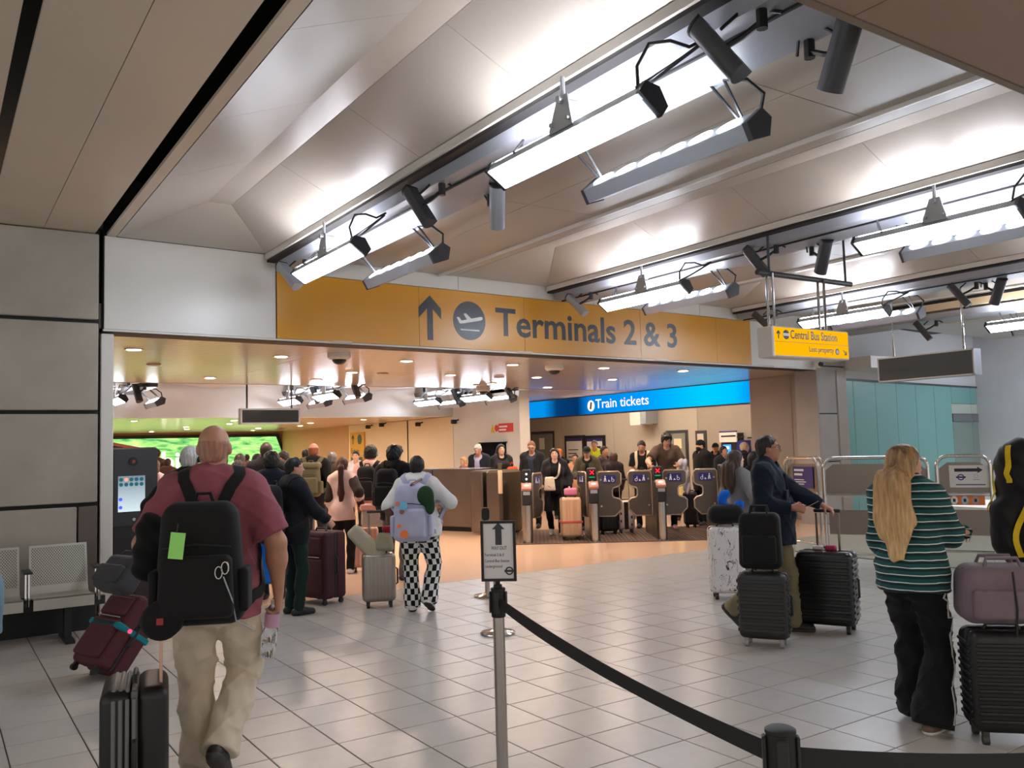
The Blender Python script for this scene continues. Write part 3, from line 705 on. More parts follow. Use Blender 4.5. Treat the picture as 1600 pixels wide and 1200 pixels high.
MB().prism(rect(ua+.36*w_, ub, zb, zt_), -.005, .012, WR_).build('red_board', mat('sign red', (200,44,44), .4), t)
for i in range(2): MB().prism(rect(ua+.4*w_, ua+(.75-.05*i)*w_, zb+.12-.08*i, zb+.16-.08*i), .012, .015, WR_).build('lettering_line', m_wpaint, t)
pa, pb = onx(755, 735, XW), onx(791, 692, XW)
t = tag(MB().prism(rect(-pa.y, -pb.y, .9, pb.z), -.02, .06, WR_).prism(rect(-pa.y-.05, -pb.y+.05, pb.z, pb.z+.03), -.02, .1, WR_).build('wall_monitor', mat('black hatch', (16,17,19), .95, spec=.05)), 'tall black hatch in the white wall behind the steel desk', 'hatch')
for px, py in ((575, 667), (596, 664), (653, 663), (709, 659)):
    q = onx(px, py, XW-.15)
    t = thing('wall_camera', 'small dark camera on the cream wall, ' + {575:'right above the yellow wall sign',596:'second from the yellow wall sign',653:'right of the dark wall joint',709:'at the corner to the white wall'}[px], 'camera', q, 0, 'small cameras on the cream wall')
    MB().rbox((0,0,0), (.16,.1,.12), .03).build('camera_body', m_dark, t); MB().cyl((.05,0,.02), (.16,0,.06), .02, n=8).build('mount', m_dark, t)
# ------------------------------------------------------------------ ticket wall fittings
TW = (Vector((XB-.01,0,0)), Vector((0,-1,0)), FZ, Vector((-1,0,0)))
def tw(px, py): q = onx(px, py, XB-.01); return -q.y, q.z
def door(px0, px1, py, m, lab, light=False):
    a, z = tw(px0, py); b, _ = tw(px1, py)
    d = MB().prism(rect(a, b, 0, z), 0, .02, TW).build('door_'+str(len([o for o in bpy.data.objects if o.name.startswith('door_') and o.parent is None])+1), m_graph); struct(d)
    MB().prism(rect(a+.09, b-.09, 0, z-.09), .02, .045, TW).build('leaf', m, d)
    MB().cyl(TW[0]+TW[1]*(b-.2)+FZ*1.02+TW[3]*.08, TW[0]+TW[1]*(b-.32)+FZ*1.02+TW[3]*.08, .018, n=8).build('handle', m_chrome, d)
    return d, a, b, z
m_door = mat('grey door leaf', (128,130,126), .4)
d, a, b, z = door(830, 866, 675, m_door, '')
MB().prism(rect(a+.55, a+.85, 1.55, 1.95), .045, .05, TW).build('notice', m_wpaint, d)
d, a, b, z = door(1041, 1075, 673, m_door, '')
MB().prism(rect(a+.35, a+.65, 1.5, 1.78), .045, .05, TW).build('notice', mat('cream paper', (225,210,176), .6), d)
door(1087, 1104, 673, mat('pale door leaf', (196,190,178), .4), '')
m_paper = mat('white paper', (222,220,216), .6); m_violet = mat('violet print', (50,46,110), .5)
for (x0, x1, y0, lb) in ((884, 914, 681, 'framed white poster with violet headline, left one of two on the ticket wall'), (916, 946, 681, 'framed white poster with dark block, right one of two on the ticket wall')):
    a, z = tw(x0, y0); b, _ = tw(x1, y0)
    t = thing('poster', lb, 'poster', (0,0,0), 0, 'framed posters on the ticket wall')
    MB().prism(rect(a, b, .75, z), 0, .06, TW).build('frame', m_dark, t)
    MB().prism(rect(a+.1, b-.1, .9, z-.1), .06, .064, TW).build('paper', m_paper, t)
    MB().prism(rect(a+.1, b-.1, z-.19, z-.1), .064, .067, TW).build('headline', m_violet, t)
    if x0 > 900: MB().prism(rect(a+.9*(b-a)/2, b-.18, 1.35, 1.62), .064, .067, TW).build('dark_block', m_violet, t)
    for i in range(4): MB().prism(rect(a+.2, b-.3-.1*(i%2), 1.5-.12*i, 1.53-.12*i), .064, .066, TW).build('lettering_line', m_ink, t)
a, z = tw(1003, 640); b, z2 = tw(1029, 663)
t = thing('wall_box', 'plain white box high on the ticket wall under the blue sign', 'box')
MB().prism(rect(a, b-.25, z2, z), .0, .5, TW).build('box_front', m_white, t); MB().prism(rect(b-.249, b-.02, z2+.02, z), .0, .48, TW).build('box_side', m_lampg, t)
t = thing('ticket_machine', 'dark ticket machine with blue lit screen and white header at the right', 'ticket machine')
a, z = tw(1138, 677); b, _ = tw(1174, 677)
MB().prism(rect(a, b-.25, 0, z), .02, .3, TW).build('machine_body', m_dark, t)
MB().prism(rect(a-.02, b-.22, z-.24, z+.02), .3, .34, TW).build('header', m_paper, t)
MB().prism(rect(a-.02, b-.22, z+.02, z+.06), .3, .34, TW).build('header_band', m_violet, t)
for i, (c, w_) in enumerate(((.05,.5), (.6,.25), (.95,.2))): MB().prism(rect(a+c, a+c+w_, z-.1-.03*i, z-.06-.03*i), .34, .345, TW).build('lettering_line', m_ink, t)
MB().prism(rect(a+.08, b-.45, 1.12, 1.58), .3, .32, TW).build('lit_screen', emat('blue machine screen', (70,150,235), 1.1), t)
MB().prism(rect(a+.1, b-.5, 1.46, 1.53), .32, .325, TW).build('screen_lettering', emat('screen white', (235,245,255), 1.1), t)
MB().prism(rect(b-.25, b-.02, 0, z-.2), .02, .3, TW).build('blue_side', mat('blue cladding', (30,40,130), .4), t)
# bullet camera on the pillar corner
q = FO+FU*12.93+FN*.1+FZ*3.14
t = thing('bullet_camera', 'round white camera at the corner of the fascia under the bus sign', 'camera', q)
MB().lathe([(.02,.06),(.075,.05),(.085,.0),(.06,-.06),(.03,-.08)], 16).build('housing', m_white, t, smooth=40)
MB().cyl((-.03,-.07,-.01), (-.04,-.1,-.02), .045, n=14).build('lens', m_dark, t)
# louvres and far right lamp
t = thing('ceiling_louvre', 'slatted cream and black ceiling louvre above the hanging display', 'louvre', (14.75, 0, 0))
MB().box(-.02, 1.9, 3.4, 9.7, 4.0, 4.055).build('backing', m_black, t)
m_lv = mat('cream louvre slat', (222,200,162), .45)
lv = MB().chbox(.03, 1.85, -.047, .047, 3.90, 3.96, .012).mesh('slat', m_lv)
for i in range(38):
    o = bpy.data.objects.new('slat', lv); COL.objects.link(o); o.parent = t; o.location = (0, 3.5+.163*i, 0)
for x in (-.05, 1.86): MB().box(x, x+.05, 3.4, 9.7, 3.88, 4.0).build('side_rail', m_lv, t)
q = onz(1540, 522, 3.3)
rf = thing('ceiling_raft', 'grey lighting raft at the right edge beside the louvres', 'lighting raft', (q.x+.55, 0, 3.72), 0, 'lighting rafts under the ceiling')
MB().prism([(0,.12),(.05,.02),(.60,0),(.60,.10),(.55,.12)], 3, 10.5, FRX).build('raft_body', m_lampg, rf); MB().cyl((.3,8,.1),(.3,8,.9),.03).build('hanger', m_dark, rf); MB().cyl((.3,4,.1),(.3,4,.9),.03).build('hanger', m_dark, rf)
flood_left('flood_lamp', 'lit lamp at the right edge, right of the hanging display', (q.x+.42, q.y-.6, 3.42)); flood_left('flood_lamp', 'added lit lamp beyond the right edge of the picture', (q.x+.42, q.y-4.4, 3.42)); flood_right('flood_lamp', 'added grey lamp seen from behind beyond the right edge', (q.x+1.3, q.y-.6, 3.46))  # the last two are unseen lamps added to light the right side
spot('dark spotlight on the grey wall below the louvres', (q.x+.62, q.y+1.4, 3.57), .35, -.6)
# ------------------------------------------------------------------ kiosk and balustrade on the left
t = thing('kiosk', 'tall black information kiosk with lit screen beside the white jamb', 'kiosk', (1.93, 10.75, 0), .10)
MB().chbox(-.25, .25, -.16, .16, 0, 1.80, .02).build('kiosk_body', m_dark, t)
MB().chbox(-.29, -.25, -.14, .16, 0, 1.78, .01).build('side_panel', mat('brown kiosk side', (70,58,50), .5), t)
MB().box(-.235, .235, -.172, -.158, .92, 1.78).build('front_panel', mat('kiosk front', (44,46,52), .35), t)
fk = (Vector((0,-.172,0)), Vector((1,0,0)), FZ, Vector((0,-1,0)))
def kiosk_screen():
    m = bpy.data.materials.new('kiosk screen'); m.use_nodes = True; nt = m.node_tree; nt.nodes.clear()
    o = nt.nodes.new('ShaderNodeOutputMaterial'); e = nt.nodes.new('ShaderNodeEmission'); tc = nt.nodes.new('ShaderNodeTexCoord'); sp = nt.nodes.new('ShaderNodeSeparateXYZ')
    cr = nt.nodes.new('ShaderNodeValToRGB'); mr = nt.nodes.new('ShaderNodeMapRange'); mr.inputs['From Min'].default_value = 1.08; mr.inputs['From Max'].default_value = 1.46
    nt.links.new(tc.outputs['Object'], sp.inputs[0]); nt.links.new(sp.outputs['Z'], mr.inputs['Value']); nt.links.new(mr.outputs[0], cr.inputs[0]); nt.links.new(cr.outputs[0], e.inputs[0])
    cr.color_ramp.elements[0].color = lin((190,205,212)); cr.color_ramp.elements[1].color = lin((110,126,134))
    e.inputs[1].default_value = .9; nt.links.new(e.outputs[0], o.inputs[0]); return m
MB().prism(rect(-.19, .10, 1.08, 1.48), 0, .006, fk).build('lit_screen', kiosk_screen(), t)
m_icon = emat('screen icon', (40,90,104), .8)
for i in range(5):
    for j in range(2): MB().prism(disc_poly(.022, 12, -.16+.055*i, 1.44-.055*j), .006, .009, fk).build('screen_icon', emat('pink icon', (230,150,130), .9) if (i, j) == (1, 0) else m_icon, t)
for j in (1.13, 1.22): MB().prism(disc_poly(.02, 12, -.165, j), .006, .009, fk).build('screen_icon', emat('blue icon', (70,90,230), 1.0), t)
MB().cyl((-.03,-.17,1.64), (-.03,-.19,1.64), .05, n=20).build('camera_window', m_black, t)
MB().cyl((-.03,-.19,1.64), (-.03,-.193,1.64), .02, n=14).build('camera_lens', mat('reddish lens', (120,50,36), .2), t)
MB().cyl((-.02,-.17,.99), (-.02,-.18,.99), .018, n=14).build('button', m_chrome, t)
t = thing('balustrade', 'dark sloping escalator balustrade with copper edge behind the kiosk', 'balustrade')
p, q = ony(158, 690, 14), ony(228, 703, 14)
BLF = (Vector((0,14,0)), Vector((1,0,0)), FZ, Vector((0,-1,0)))
MB().prism([(p.x-1.5,0),(q.x+.2,0),(q.x,q.z-.03),(p.x-1.5,p.z+.3)], -.2, 0, BLF).build('side_panel', m_dark, t)
MB().prism([(q.x+.02,q.z-.03),(q.x,q.z+.02),(p.x-1.5,p.z+.36),(p.x-1.5,p.z+.3)], -.22, .02, BLF).build('copper_edge', mat('copper edge', (150,84,58), .3, .8), t)
# ------------------------------------------------------------------ bench
def perf_mat():
    m = mat('perforated steel', (172,170,160), .4, .6); nt = m.node_tree; b = nt.nodes['Principled BSDF']
    tc = nt.nodes.new('ShaderNodeTexCoord'); vo = nt.nodes.new('ShaderNodeTexVoronoi'); vo.inputs['Scale'].default_value = 62; vo.inputs['Randomness'].default_value = 0.0
    mp = nt.nodes.new('ShaderNodeMapping'); mp.inputs['Scale'].default_value = (1, .001, .8); mp.inputs['Rotation'].default_value = (0, .785, 0)
    cr = nt.nodes.new('ShaderNodeMath'); cr.operation = 'GREATER_THAN'; cr.inputs[1].default_value = .3
    mx = nt.nodes.new('ShaderNodeMix'); mx.data_type = 'RGBA'; mx.inputs['A'].default_value = lin((70,68,62)); mx.inputs['B'].default_value = lin((172,170,160))
    nt.links.new(tc.outputs['Object'], mp.inputs[0]); nt.links.new(mp.outputs[0], vo.inputs['Vector']); nt.links.new(vo.outputs['Distance'], cr.inputs[0]); nt.links.new(cr.outputs[0], mx.inputs['Factor']); nt.links.new(mx.outputs['Result'], b.inputs['Base Color'])
    return m
m_perf = perf_mat(); m_rim = mat('bench rim', (178,176,166), .4, .5)
t = thing('bench', 'steel waiting bench with perforated seats against the concrete wall', 'bench', (0, 9.0, 0))
PF = [(0,.44),(.10,.43),(.30,.415),(.38,.43),(.41,.48),(.52,.87)]
for i, x0 in enumerate((.80, .22, -.36, -.94)):
    x1 = x0+.50
    fr0 = (Vector((x0,0,0)), Vector((0,1,0)), FZ, Vector((1,0,0)))
    bot = [(y+.012, z-.014) for y, z in PF]
    s_ = MB().prism(PF[:4]+bot[:4][::-1], 0, .5, fr0).build('seat', m_rim, t)
    bk = MB().prism(PF[3:]+bot[3:][::-1], 0.0, .5, fr0).build('backrest', m_rim, t)
    d = Vector((0, PF[5][0]-PF[4][0], PF[5][1]-PF[4][1])).normalized()
    MB().prism(rect(.02, .48, .02, .385), .001, .004, (Vector((x0,PF[4][0],PF[4][1])), Vector((1,0,0)), d, Vector((0,-d.z,d.y)))).build('perforated_panel', m_perf, bk)
    MB().box(x0, x1, .0, .02, .33, .425).build('front_apron', m_rim, t)
    MB().cyl((x1+.025,.08,.36), (x1+.025,.10,.66), .011, n=8).cyl((x1+.052,.08,.36), (x1+.052,.10,.66), .011, n=8).build('armrest_bar', m_chrome, t)
    MB().box(x1+.005, x1+.075, .05, .32, .655, .675).build('armrest', m_dark, t)
MB().box(-1.0, 1.42, .18, .26, .30, .38).build('beam', m_dark, t)
for xx in (-.6, 1.1): MB().box(xx-.03, xx+.03, .15, .3, 0, .3).box(xx-.04, xx+.04, -.02, .5, 0, .03).build('leg', m_dark, t)
struct(MB().box(-3, 1.40, 9.6, 9.86, 0, .34).build('baseboard_left', m_black))  # black wall base, its black also standing in for shade under the bench
# ------------------------------------------------------------------ stanchions
def stanchion(name, lb, x, y, top=True):
    t = thing(name, lb, 'barrier post', (x, y, 0), 0, 'belt barrier posts')
    MB().lathe([(.16,0),(.162,.012),(.15,.022),(.06,.035),(.035,.05)], 36).build('base', m_chrome, t, smooth=40)
    MB().cyl((0,0,.04), (0,0,.88), .029, n=28).build('post', m_steel, t, smooth=40)
    MB().lathe([(.033,.86),(.035,.865),(.035,.99),(.037,.992),(.037,1.0),(.030,1.004)], 28).build('belt_cassette', m_black, t, smooth=40)
    for k in range(4):
        a = PI/4+k*PI/2; MB().chbox(.034, .044, -.014, .014, .88, .985, .003).build('belt_clip', m_dark, t).rotation_euler = (0, 0, a)
    return t
S1 = (2.37*1.0, 3.68); d_ = at_depth(778, 918, 4.28); S1 = (d_.x, d_.y)
d_ = at_depth(1219, 1140, 2.09); S2 = (d_.x, d_.y)
st1 = stanchion('belt_post', 'steel belt post carrying the framed way out notice', *S1)
st2 = stanchion('belt_post', 'nearest belt post, only its black top showing at the bottom edge', *S2)
b1, b2 = onz(778, 990), onz(762, 932)
st3 = stanchion('belt_post', 'belt post standing right behind the framed notice, its round base showing', b1.x, b1.y)
st4 = stanchion('belt_post', 'farthest belt post, at the edge of the peach floor', b2.x, b2.y)
m_belt = mat('black webbing', (22,23,25), .8, bump=.1, bscale=200)
def belt(root, a, b, sag, w=.05, z0=.93):
    a = Vector(a); b = Vector(b); mb = MB(); n = 24; vs = []
    L = (b-a).length; dr = (b-a)/L; nn = Vector((-dr.y, dr.x))
    o = Vector((root.location.x, root.location.y))
    for i in range(n+1):
        s = i/n; p = a+(b-a)*s-o; z = z0-sag*4*s*(1-s); tw_ = .004*math.sin(6*s)
        for dz, k in ((w/2, 1), (-w/2, 1), (-w/2, -1), (w/2, -1)):
            q = p+nn*(.0012*k+tw_*(1 if dz > 0 else -1)); vs.append((q.x, q.y, z+dz))
    fs = [(i*4+k, i*4+(k+1)%4, i*4+4+(k+1)%4, i*4+4+k) for i in range(n) for k in range(4)]
    mb.add(vs, fs); return mb.build('belt', m_belt, root, smooth=30)
v = (Vector(S2)-Vector(S1)).normalized()
belt(st1, Vector(S1)+v*.04, Vector(S2)-v*.04, .035)
S3 = (S2[0]+1.35, S2[1]-.75)
st5 = stanchion('belt_post', 'belt post at the right, outside the picture, where the last belt ends', *S3)
v2 = (Vector(S3)-Vector(S2)).normalized(); belt(st2, Vector(S2)+v2*.04, Vector(S3)-v2*.04, .05)
# framed notice on the first post
q0, q1 = at_depth(750, 818, 4.24), at_depth(808, 911, 4.24)
rtv = Vector((RT.x, RT.y, 0)).normalized(); fwv = Vector((FW.x, FW.y, 0)).normalized()
wN = (q1-q0).dot(rtv); hN = q0.z-q1.z
yaw = math.atan2(rtv.y, rtv.x)-.10
t = thing('notice_frame', 'black framed white way out notice with big arrow on the belt post', 'notice', (S1[0], S1[1], 1.0), yaw)
cx = (at_depth(779, 865, 4.24)-Vector((S1[0], S1[1], 0))).dot(rtv)
w2 = wN/2; NF = (Vector((cx, -.012, .035)), Vector((1,0,0)), FZ, Vector((0,-1,0)))
fr_ = MB()
for a in ((-w2,-w2+.013,0,hN),(w2-.013,w2,0,hN),(-w2+.013,w2-.013,0,.013),(-w2+.013,w2-.013,hN-.013,hN)): fr_.prism(rect(*a), -.012, .006, NF)
fr_.build('frame', m_black, t)
MB().prism(rect(-w2+.012, w2-.012, .012, hN-.012), -.008, .0, NF).build('paper', mat('notice paper', (206,204,206), .35), t)
MB().prism([(-.014,.60*hN),(.018,.60*hN),(.018,.86*hN),(.034,.86*hN),(.002,.97*hN),(-.03,.86*hN),(-.014,.86*hN)], 0, .001, NF).build('arrow', mat('notice ink', (44,46,50), .5), t)
m_nk = mat('notice ink', (44,46,50), .5)
def ntext(s, x, z, w, size): text_obj(s, size, frame_M(NF[0]+Vector((x,-.0006,z)), NF[1], FZ, NF[3]), m_nk, t, width=w, depth=.0004)
ntext('WAY OUT', -.036, .52*hN, .078, .026); ntext('Terminal 2 & 3', -.07, .415*hN, .096, .02); ntext('Central Bus Station', -.07, .315*hN, .122, .02); ntext('Underground', -.07, .225*hN, .086, .02)
mb = MB(); ring(mb, .0135, .0205, 24, 0, .001, NF, .052, .17*hN); mb.build('roundel_ring', m_nk, t)
MB().prism(rect(.028, .076, .17*hN-.0055, .17*hN+.0055), .0008, .002, NF).build('roundel_bar', m_nk, t)
MB().cyl((0,0,-.005), (0,-.006,.04), .012, n=10).chbox(-.02, .02, -.02, .012, -.002, .02, .004).build('clamp', m_black, t)
# ------------------------------------------------------------------ ticket gates
G0 = Vector((8.62, 12.42, 0)); GD = Vector((.815, -.58, 0)).normalized(); GN = Vector((-GD.y, GD.x, 0)); SPG = 1.17
m_gate = mat('gate cabinet steel', (110,102,94), .32, .9, noise=.05, scale=2)
m_pad = mat('dark gate paddle', (92,84,77), .25, .3); m_padr = mat('paddle rim', (188,168,148), .3, .8)
gyaw = math.atan2(GD.y, GD.x)
def gate(i, lb):
    o = G0+GD*(SPG*i)
    t = thing('ticket_gate', lb, 'ticket gate', o, gyaw, 'ticket gates in a row')
    MB().chbox(-.09, .09, .12, 1.75, 0, 1.02, .03).build('cabinet', m_gate, t)
    MB().prism([(.085*math.cos(a), .12+.10*math.sin(a)) for a in [PI+PI*k/10 for k in range(11)]]+[(.085,.16),(-.085,.16)], 0, .66).build('front_column', m_steel, t, smooth=40)
    MB().chbox(-.088, .088, .02, .30, .66, .93, .02).build('reader_housing', m_dark, t)
    MB().box(-.06, .06, .012, .03, .84, .9).build('ticket_slot', m_lampg, t)
    rd = MB(); rd.M = Matrix.Translation((0, .10, .975)) @ Matrix.Rotation(.5, 4, 'X'); rd.chbox(-.085, .085, -.1, .1, -.03, .03, .012); rd.build('card_reader', mat('pinkish reader', (176,120,104), .35), t)
    rr = MB(); rr.M = Matrix.Translation((0, .10, .975)) @ Matrix.Rotation(.5, 4, 'X'); rr.prism([(.05*math.cos(a), .035*math.sin(a)) for a in [2*PI*k/16 for k in range(16)]], .03, .036); rr.build('reader_pad', emat('lit reader pad', (255,226,214), .9), t)
    MB().chbox(-.08, .08, .42, .60, 1.0, 1.27, .02).build('display_head', m_dark, t)
    fd = (Vector((0,.42,1.19)), Vector((1,0,0)), FZ, Vector((0,-1,0)))
    if i > 0:
        MB().prism(rect(-.045, .045, -.045, .045), 0, .004, fd).build('red_field', emat('dark red display', (120,10,14), .5), t)
        for s_ in (1, -1):
            x = MB(); x.prism([(-.04,-.03),(-.03,-.04),(.04,.03),(.03,.04)] if s_ > 0 else [(.04,-.03),(.03,-.04),(-.04,.03),(-.03,.04)], .004, .007, fd); x.build('red_cross', emat('lit red cross', (255,40,50), 2.0), t)
        MB().prism(rect(-.05, .05, -.095, -.075), 0, .004, fd).build('green_bar', emat('lit green bar', (30,150,80), .8), t)
    else:
        MB().prism(disc_poly(.02, 10, 0, 0), 0, .004, fd).build('white_lamp', emat('gate white lamp', (255,250,240), 1.2), t); MB().prism(disc_poly(.02, 10, 0, -.09), 0, .004, fd).build('white_lamp', emat('gate white lamp', (255,250,240), 1.2), t)
    MB().chbox(-.02, .02, .2, 1.6, 1.02, 1.05, .008).build('top_rail', m_dark, t)
    return t
gl = ['leftmost ticket gate, next to the steel desk, its flaps open', 'ticket gate beside the beige suitcase, with red cross', 'ticket gate in front of the person in the brown tee, with red cross', 'rightmost ticket gate, behind the person in the grey cardigan']
gates = [gate(i, gl[i]) for i in range(4)]
PAD = [(0,.40),(.30,.40),(.42,.52),(.42,.66),(.38,.70),(.28,.73),(.26,.77),(.26,.86),(.28,.90),(.38,.93),(.42,.97),(.42,1.15),(.38,1.19),(.04,1.19),(0,1.15)]
def paddle(root, side, ang=0.):
    M = Matrix.Translation((.10*side, .52, 0)) @ Matrix.Rotation(ang*side, 4, 'Z')
    poly = [(x*side, z) for x, z in PAD]
    if side < 0: poly = poly[::-1]
    fr_ = (Vector((0,0,0)), Vector((1,0,0)), FZ, Vector((0,-1,0)))
    b = MB(); b.M = M; b.prism(poly, -.012, .012, fr_); p = b.build('flap', m_pad, root)
    r_ = MB(); r_.M = M; r_.tube([Vector((x, 0, z)) for x, z in poly], .016, 8, closed=True); r_.build('flap_rim', m_padr, p, smooth=50)
    s_ = MB(); s_.M = M; s_.prism(rect(min(.09*side, .33*side), max(.09*side, .33*side), .99, 1.13), .012, .016, fr_); s_.build('pictogram_plate', mat('violet sign plate', (34,34,112), .4), p)
    g = MB(); g.M = M
    cx = .21*side
    def man(x, f):
        g.prism(disc_poly(.012, 10, x, 1.108), .016, .019, fr_); g.prism([(x-.014,1.09),(x+.012,1.09),(x+.022,1.015),(x+.008,1.015),(x-.0,1.05),(x-.012,1.015),(x-.026,1.015)], .016, .019, fr_)
    man(cx-.07*side, 1)
    ring(g, .018, .027, 14, .016, .019, fr_, cx+.065*side, 1.038); g.prism([(cx+.05*side-.008,1.05),(cx+.05*side+.008,1.05),(cx+.05*side+.006,1.1),(cx+.05*side-.006,1.1)], .016, .019, fr_)
    g.prism([(cx-.02,1.015),(cx+.02,1.015),(cx+.004,1.04),(cx-.01,1.05)], .016, .019, fr_)
    g.build('pictogram', m_wpaint, p)
    for z in (1.05, .58):
        c_ = MB(); c_.M = M; c_.cyl((.06*side,-.02,z), (.06*side,.02,z), .018, n=10); c_.build('bolt', m_steel, p)
paddle(gates[1], 1); paddle(gates[2], -1); paddle(gates[2], 1); paddle(gates[3], -1); paddle(gates[1], -1, 1.25); paddle(gates[0], 1, 1.15)
t = MB(); t.M = frame_M(G0, GD, GN, FZ); t.box(-.4, SPG*3+.6, -.1, 2.4, .0, .006)
gm = t.build('gate_mat', mat('brown ribbed mat', (84,66,58), .85)); tag(gm, 'dark brown ribbed floor mat under the ticket gates', 'mat')
rb = MB(); rb.M = frame_M(G0, GD, GN, FZ)
for i in range(60): rb.box(-.4+.07*i, -.4+.07*i+.03, -.1, 2.4, .006, .011)
stuff(rb.build('ribs', mat('brown rib', (104,80,68), .8), gm))
# ------------------------------------------------------------------ steel desk
t = thing('service_desk', 'long dark steel service desk with shiny front beside the gates', 'desk')
D0, D1, D2 = Vector((8.45, 16.4, 0)), Vector((9.13, 14.75, 0)), Vector((9.25, 14.2, 0))
dd = (D1-D0).normalized(); dn = Vector((-dd.y, dd.x, 0)); dl = (D1-D0).length
if dn.x > 0: dn = -dn
DF = (D0, dd, FZ, dn)
MB().prism(rect(0, dl, .08, 1.25), -.75, -.02, DF).build('desk_body', m_dark, t)
for a, b in ((0, .55), (.56, dl)): MB().prism(rect(a+.004, b-.004, .1, 1.24), -.02, 0, DF).build('front_panel', m_desk, t)
MB().prism(rect(-.02, dl+.02, 1.24, 1.265), -.78, .02, DF).build('desk_top', m_desk, t)
MB().prism(rect(0, dl, 0, .08), -.7, -.06, DF).build('plinth', m_black, t)
t = thing('desk_pedestal', 'upright steel end pedestal of the desk next to the first gate', 'pedestal', (9.10, 14.25, 0), math.atan2(dd.y, dd.x))
MB().chbox(-.42, -.12, -.2, .5, .04, 1.24, .03).build('left_leaf', m_desk, t)
MB().chbox(-.02, .36, -.25, .5, .02, 1.245, .05).build('pedestal_body', m_desk, t)
MB().chbox(.29, .37, -.255, -.2, .8, 1.245, .01).build('pale_edge', mat('pale edge', (210,186,160), .4), t)
cup = thing('paper_cup', 'small brown cup on the desk pedestal', 'cup', (9.16, 14.08, 1.246))
MB().lathe([(.03,0),(.042,.1),(.044,.1),(.044,.112)], 16).build('cup_body', mat('brown cup', (96,84,56), .6), cup, smooth=40); MB().lathe([(.046,.112),(.044,.122),(.03,.126)], 16).build('lid', m_dark, cup, smooth=40)
# ------------------------------------------------------------------ steel barriers on the right
m_bar = mat('satin barrier sheet', (140,130,120), .38, .85, noise=.04, scale=2)
def barrier(lb, a, b, H=1.42, upper=(.95,1.34), lower=None, rails=(.93,), r=.022, rc=.13):
    a, b = Vector((a[0],a[1],0)), Vector((b[0],b[1],0)); L = (b-a).length; u = (b-a)/L
    t = thing('steel_barrier', lb, 'barrier', a, math.atan2(u.y, u.x), 'steel hoop barriers')
    arc = lambda cx, cz, a0, a1: [Vector((cx+rc*math.cos(x), 0, cz+rc*math.sin(x))) for x in [a0+(a1-a0)*k/6 for k in range(7)]]
    for off in (0, .09):
        pts = [Vector((0,off,0))]+[p+Vector((0,off,0)) for p in arc(rc, H-rc, PI, PI/2)]+[p+Vector((0,off,0)) for p in arc(L-rc, H-rc, PI/2, 0)]+[Vector((L,off,0))]
        MB().tube(pts, r, 10).build('hoop', m_chrome, t, smooth=50)
    MB().prism([(r,upper[0]),(L-r,upper[0]),(L-r,upper[1]-.08),(L-r-.1,upper[1]),(r+.1,upper[1]),(r,upper[1]-.08)], -.006, .006, (Vector((0,.045,0)), Vector((1,0,0)), FZ, Vector((0,-1,0)))).build('upper_sheet', m_bar, t)
    for z in rails: MB().cyl((0,.02,z), (L,.02,z), .016, n=10).build('rail', m_chrome, t)
    if lower: MB().box(r+.02, L-r-.02, .04, .05, lower[0], lower[1]).build('lower_sheet', m_bar, t)
    return t, L
bA, LA = barrier('steel barrier carrying a violet notice, behind the person in the navy shirt', (10.22, 8.2), (10.05, 7.5), rails=(.93, .25), lower=None)
nf = (Vector((LA*.22,.03,1.0)), Vector((1,0,0)), FZ, Vector((0,-1,0)))
MB().prism(rect(0, .42, 0, .30), -.002, .006, nf).build('violet_notice', mat('violet notice', (52,46,120), .4), bA)
for i, (w_, h_, z) in enumerate(((.2,.03,.235),(.17,.03,.175),(.2,.012,.11),(.24,.012,.08),(.2,.012,.05))): MB().prism(rect(.03, .03+w_, z, z+h_), .006, .008, nf).build('lettering_line', m_wpaint, bA)
bB, LB = barrier('wide steel barrier with sheet panels behind the person in the striped tee', (9.86, 7.28), (10.5, 6.2), rails=(.93, .17), lower=(.42, .74))
bC, LC = barrier('narrow steel barrier with a white arrow notice, at the right', (10.70, 6.2), (10.97, 5.66), rails=(.93, .22), lower=(.42, .74))
cf = (Vector((.12,.03,.98)), Vector((1,0,0)), FZ, Vector((0,-1,0)))
MB().prism(rect(.02, .48, .04, .32), -.002, .004, cf).build('paper_notice', m_paper, bC)
MB().prism([(.08,.24),(.34,.24),(.34,.22),(.40,.26),(.34,.30),(.34,.28),(.08,.28)], .004, .006, cf).build('arrow', m_ink, bC)
mb = MB(); ring(mb, .027, .04, 20, .004, .006, cf, .15, .17); mb.build('roundel_ring', m_violet, bC)
MB().prism(rect(.095, .205, .16, .18), .0055, .0075, cf).build('roundel_bar', m_violet, bC)
mb = MB(); ring(mb, .02, .025, 16, .004, .006, cf, .32, .185); mb.build('emblem_ring', m_lampg, bC)
MB().prism(rect(.285, .36, .135, .145), .004, .006, cf).build('lettering_line', m_lampg, bC)
MB().prism(rect(.09, .42, .07, .082), .004, .006, cf).build('lettering_line', m_violet, bC)
of = (Vector((.08,.02,.80)), Vector((1,0,0)), FZ, Vector((0,-1,0)))
MB().prism(rect(0, LC-.16, 0, .12), -.004, .004, of).build('orange_strip', mat('orange strip', (214,118,46), .4), bC)
for i, m_ in enumerate((m_wpaint, mat('pale blue disc', (170,200,220), .4), mat('dusky disc', (170,150,160), .4))):
    MB().prism([(.10+.12*i+.04*math.cos(a), .06+.052*math.sin(a)) for a in [2*PI*k/20 for k in range(20)]], .004, .007, of).build('icon_disc', m_, bC)
    MB().prism(rect(.085+.12*i, .115+.12*i, .04, .08), .007, .009, of).build('icon', m_ink, bC)
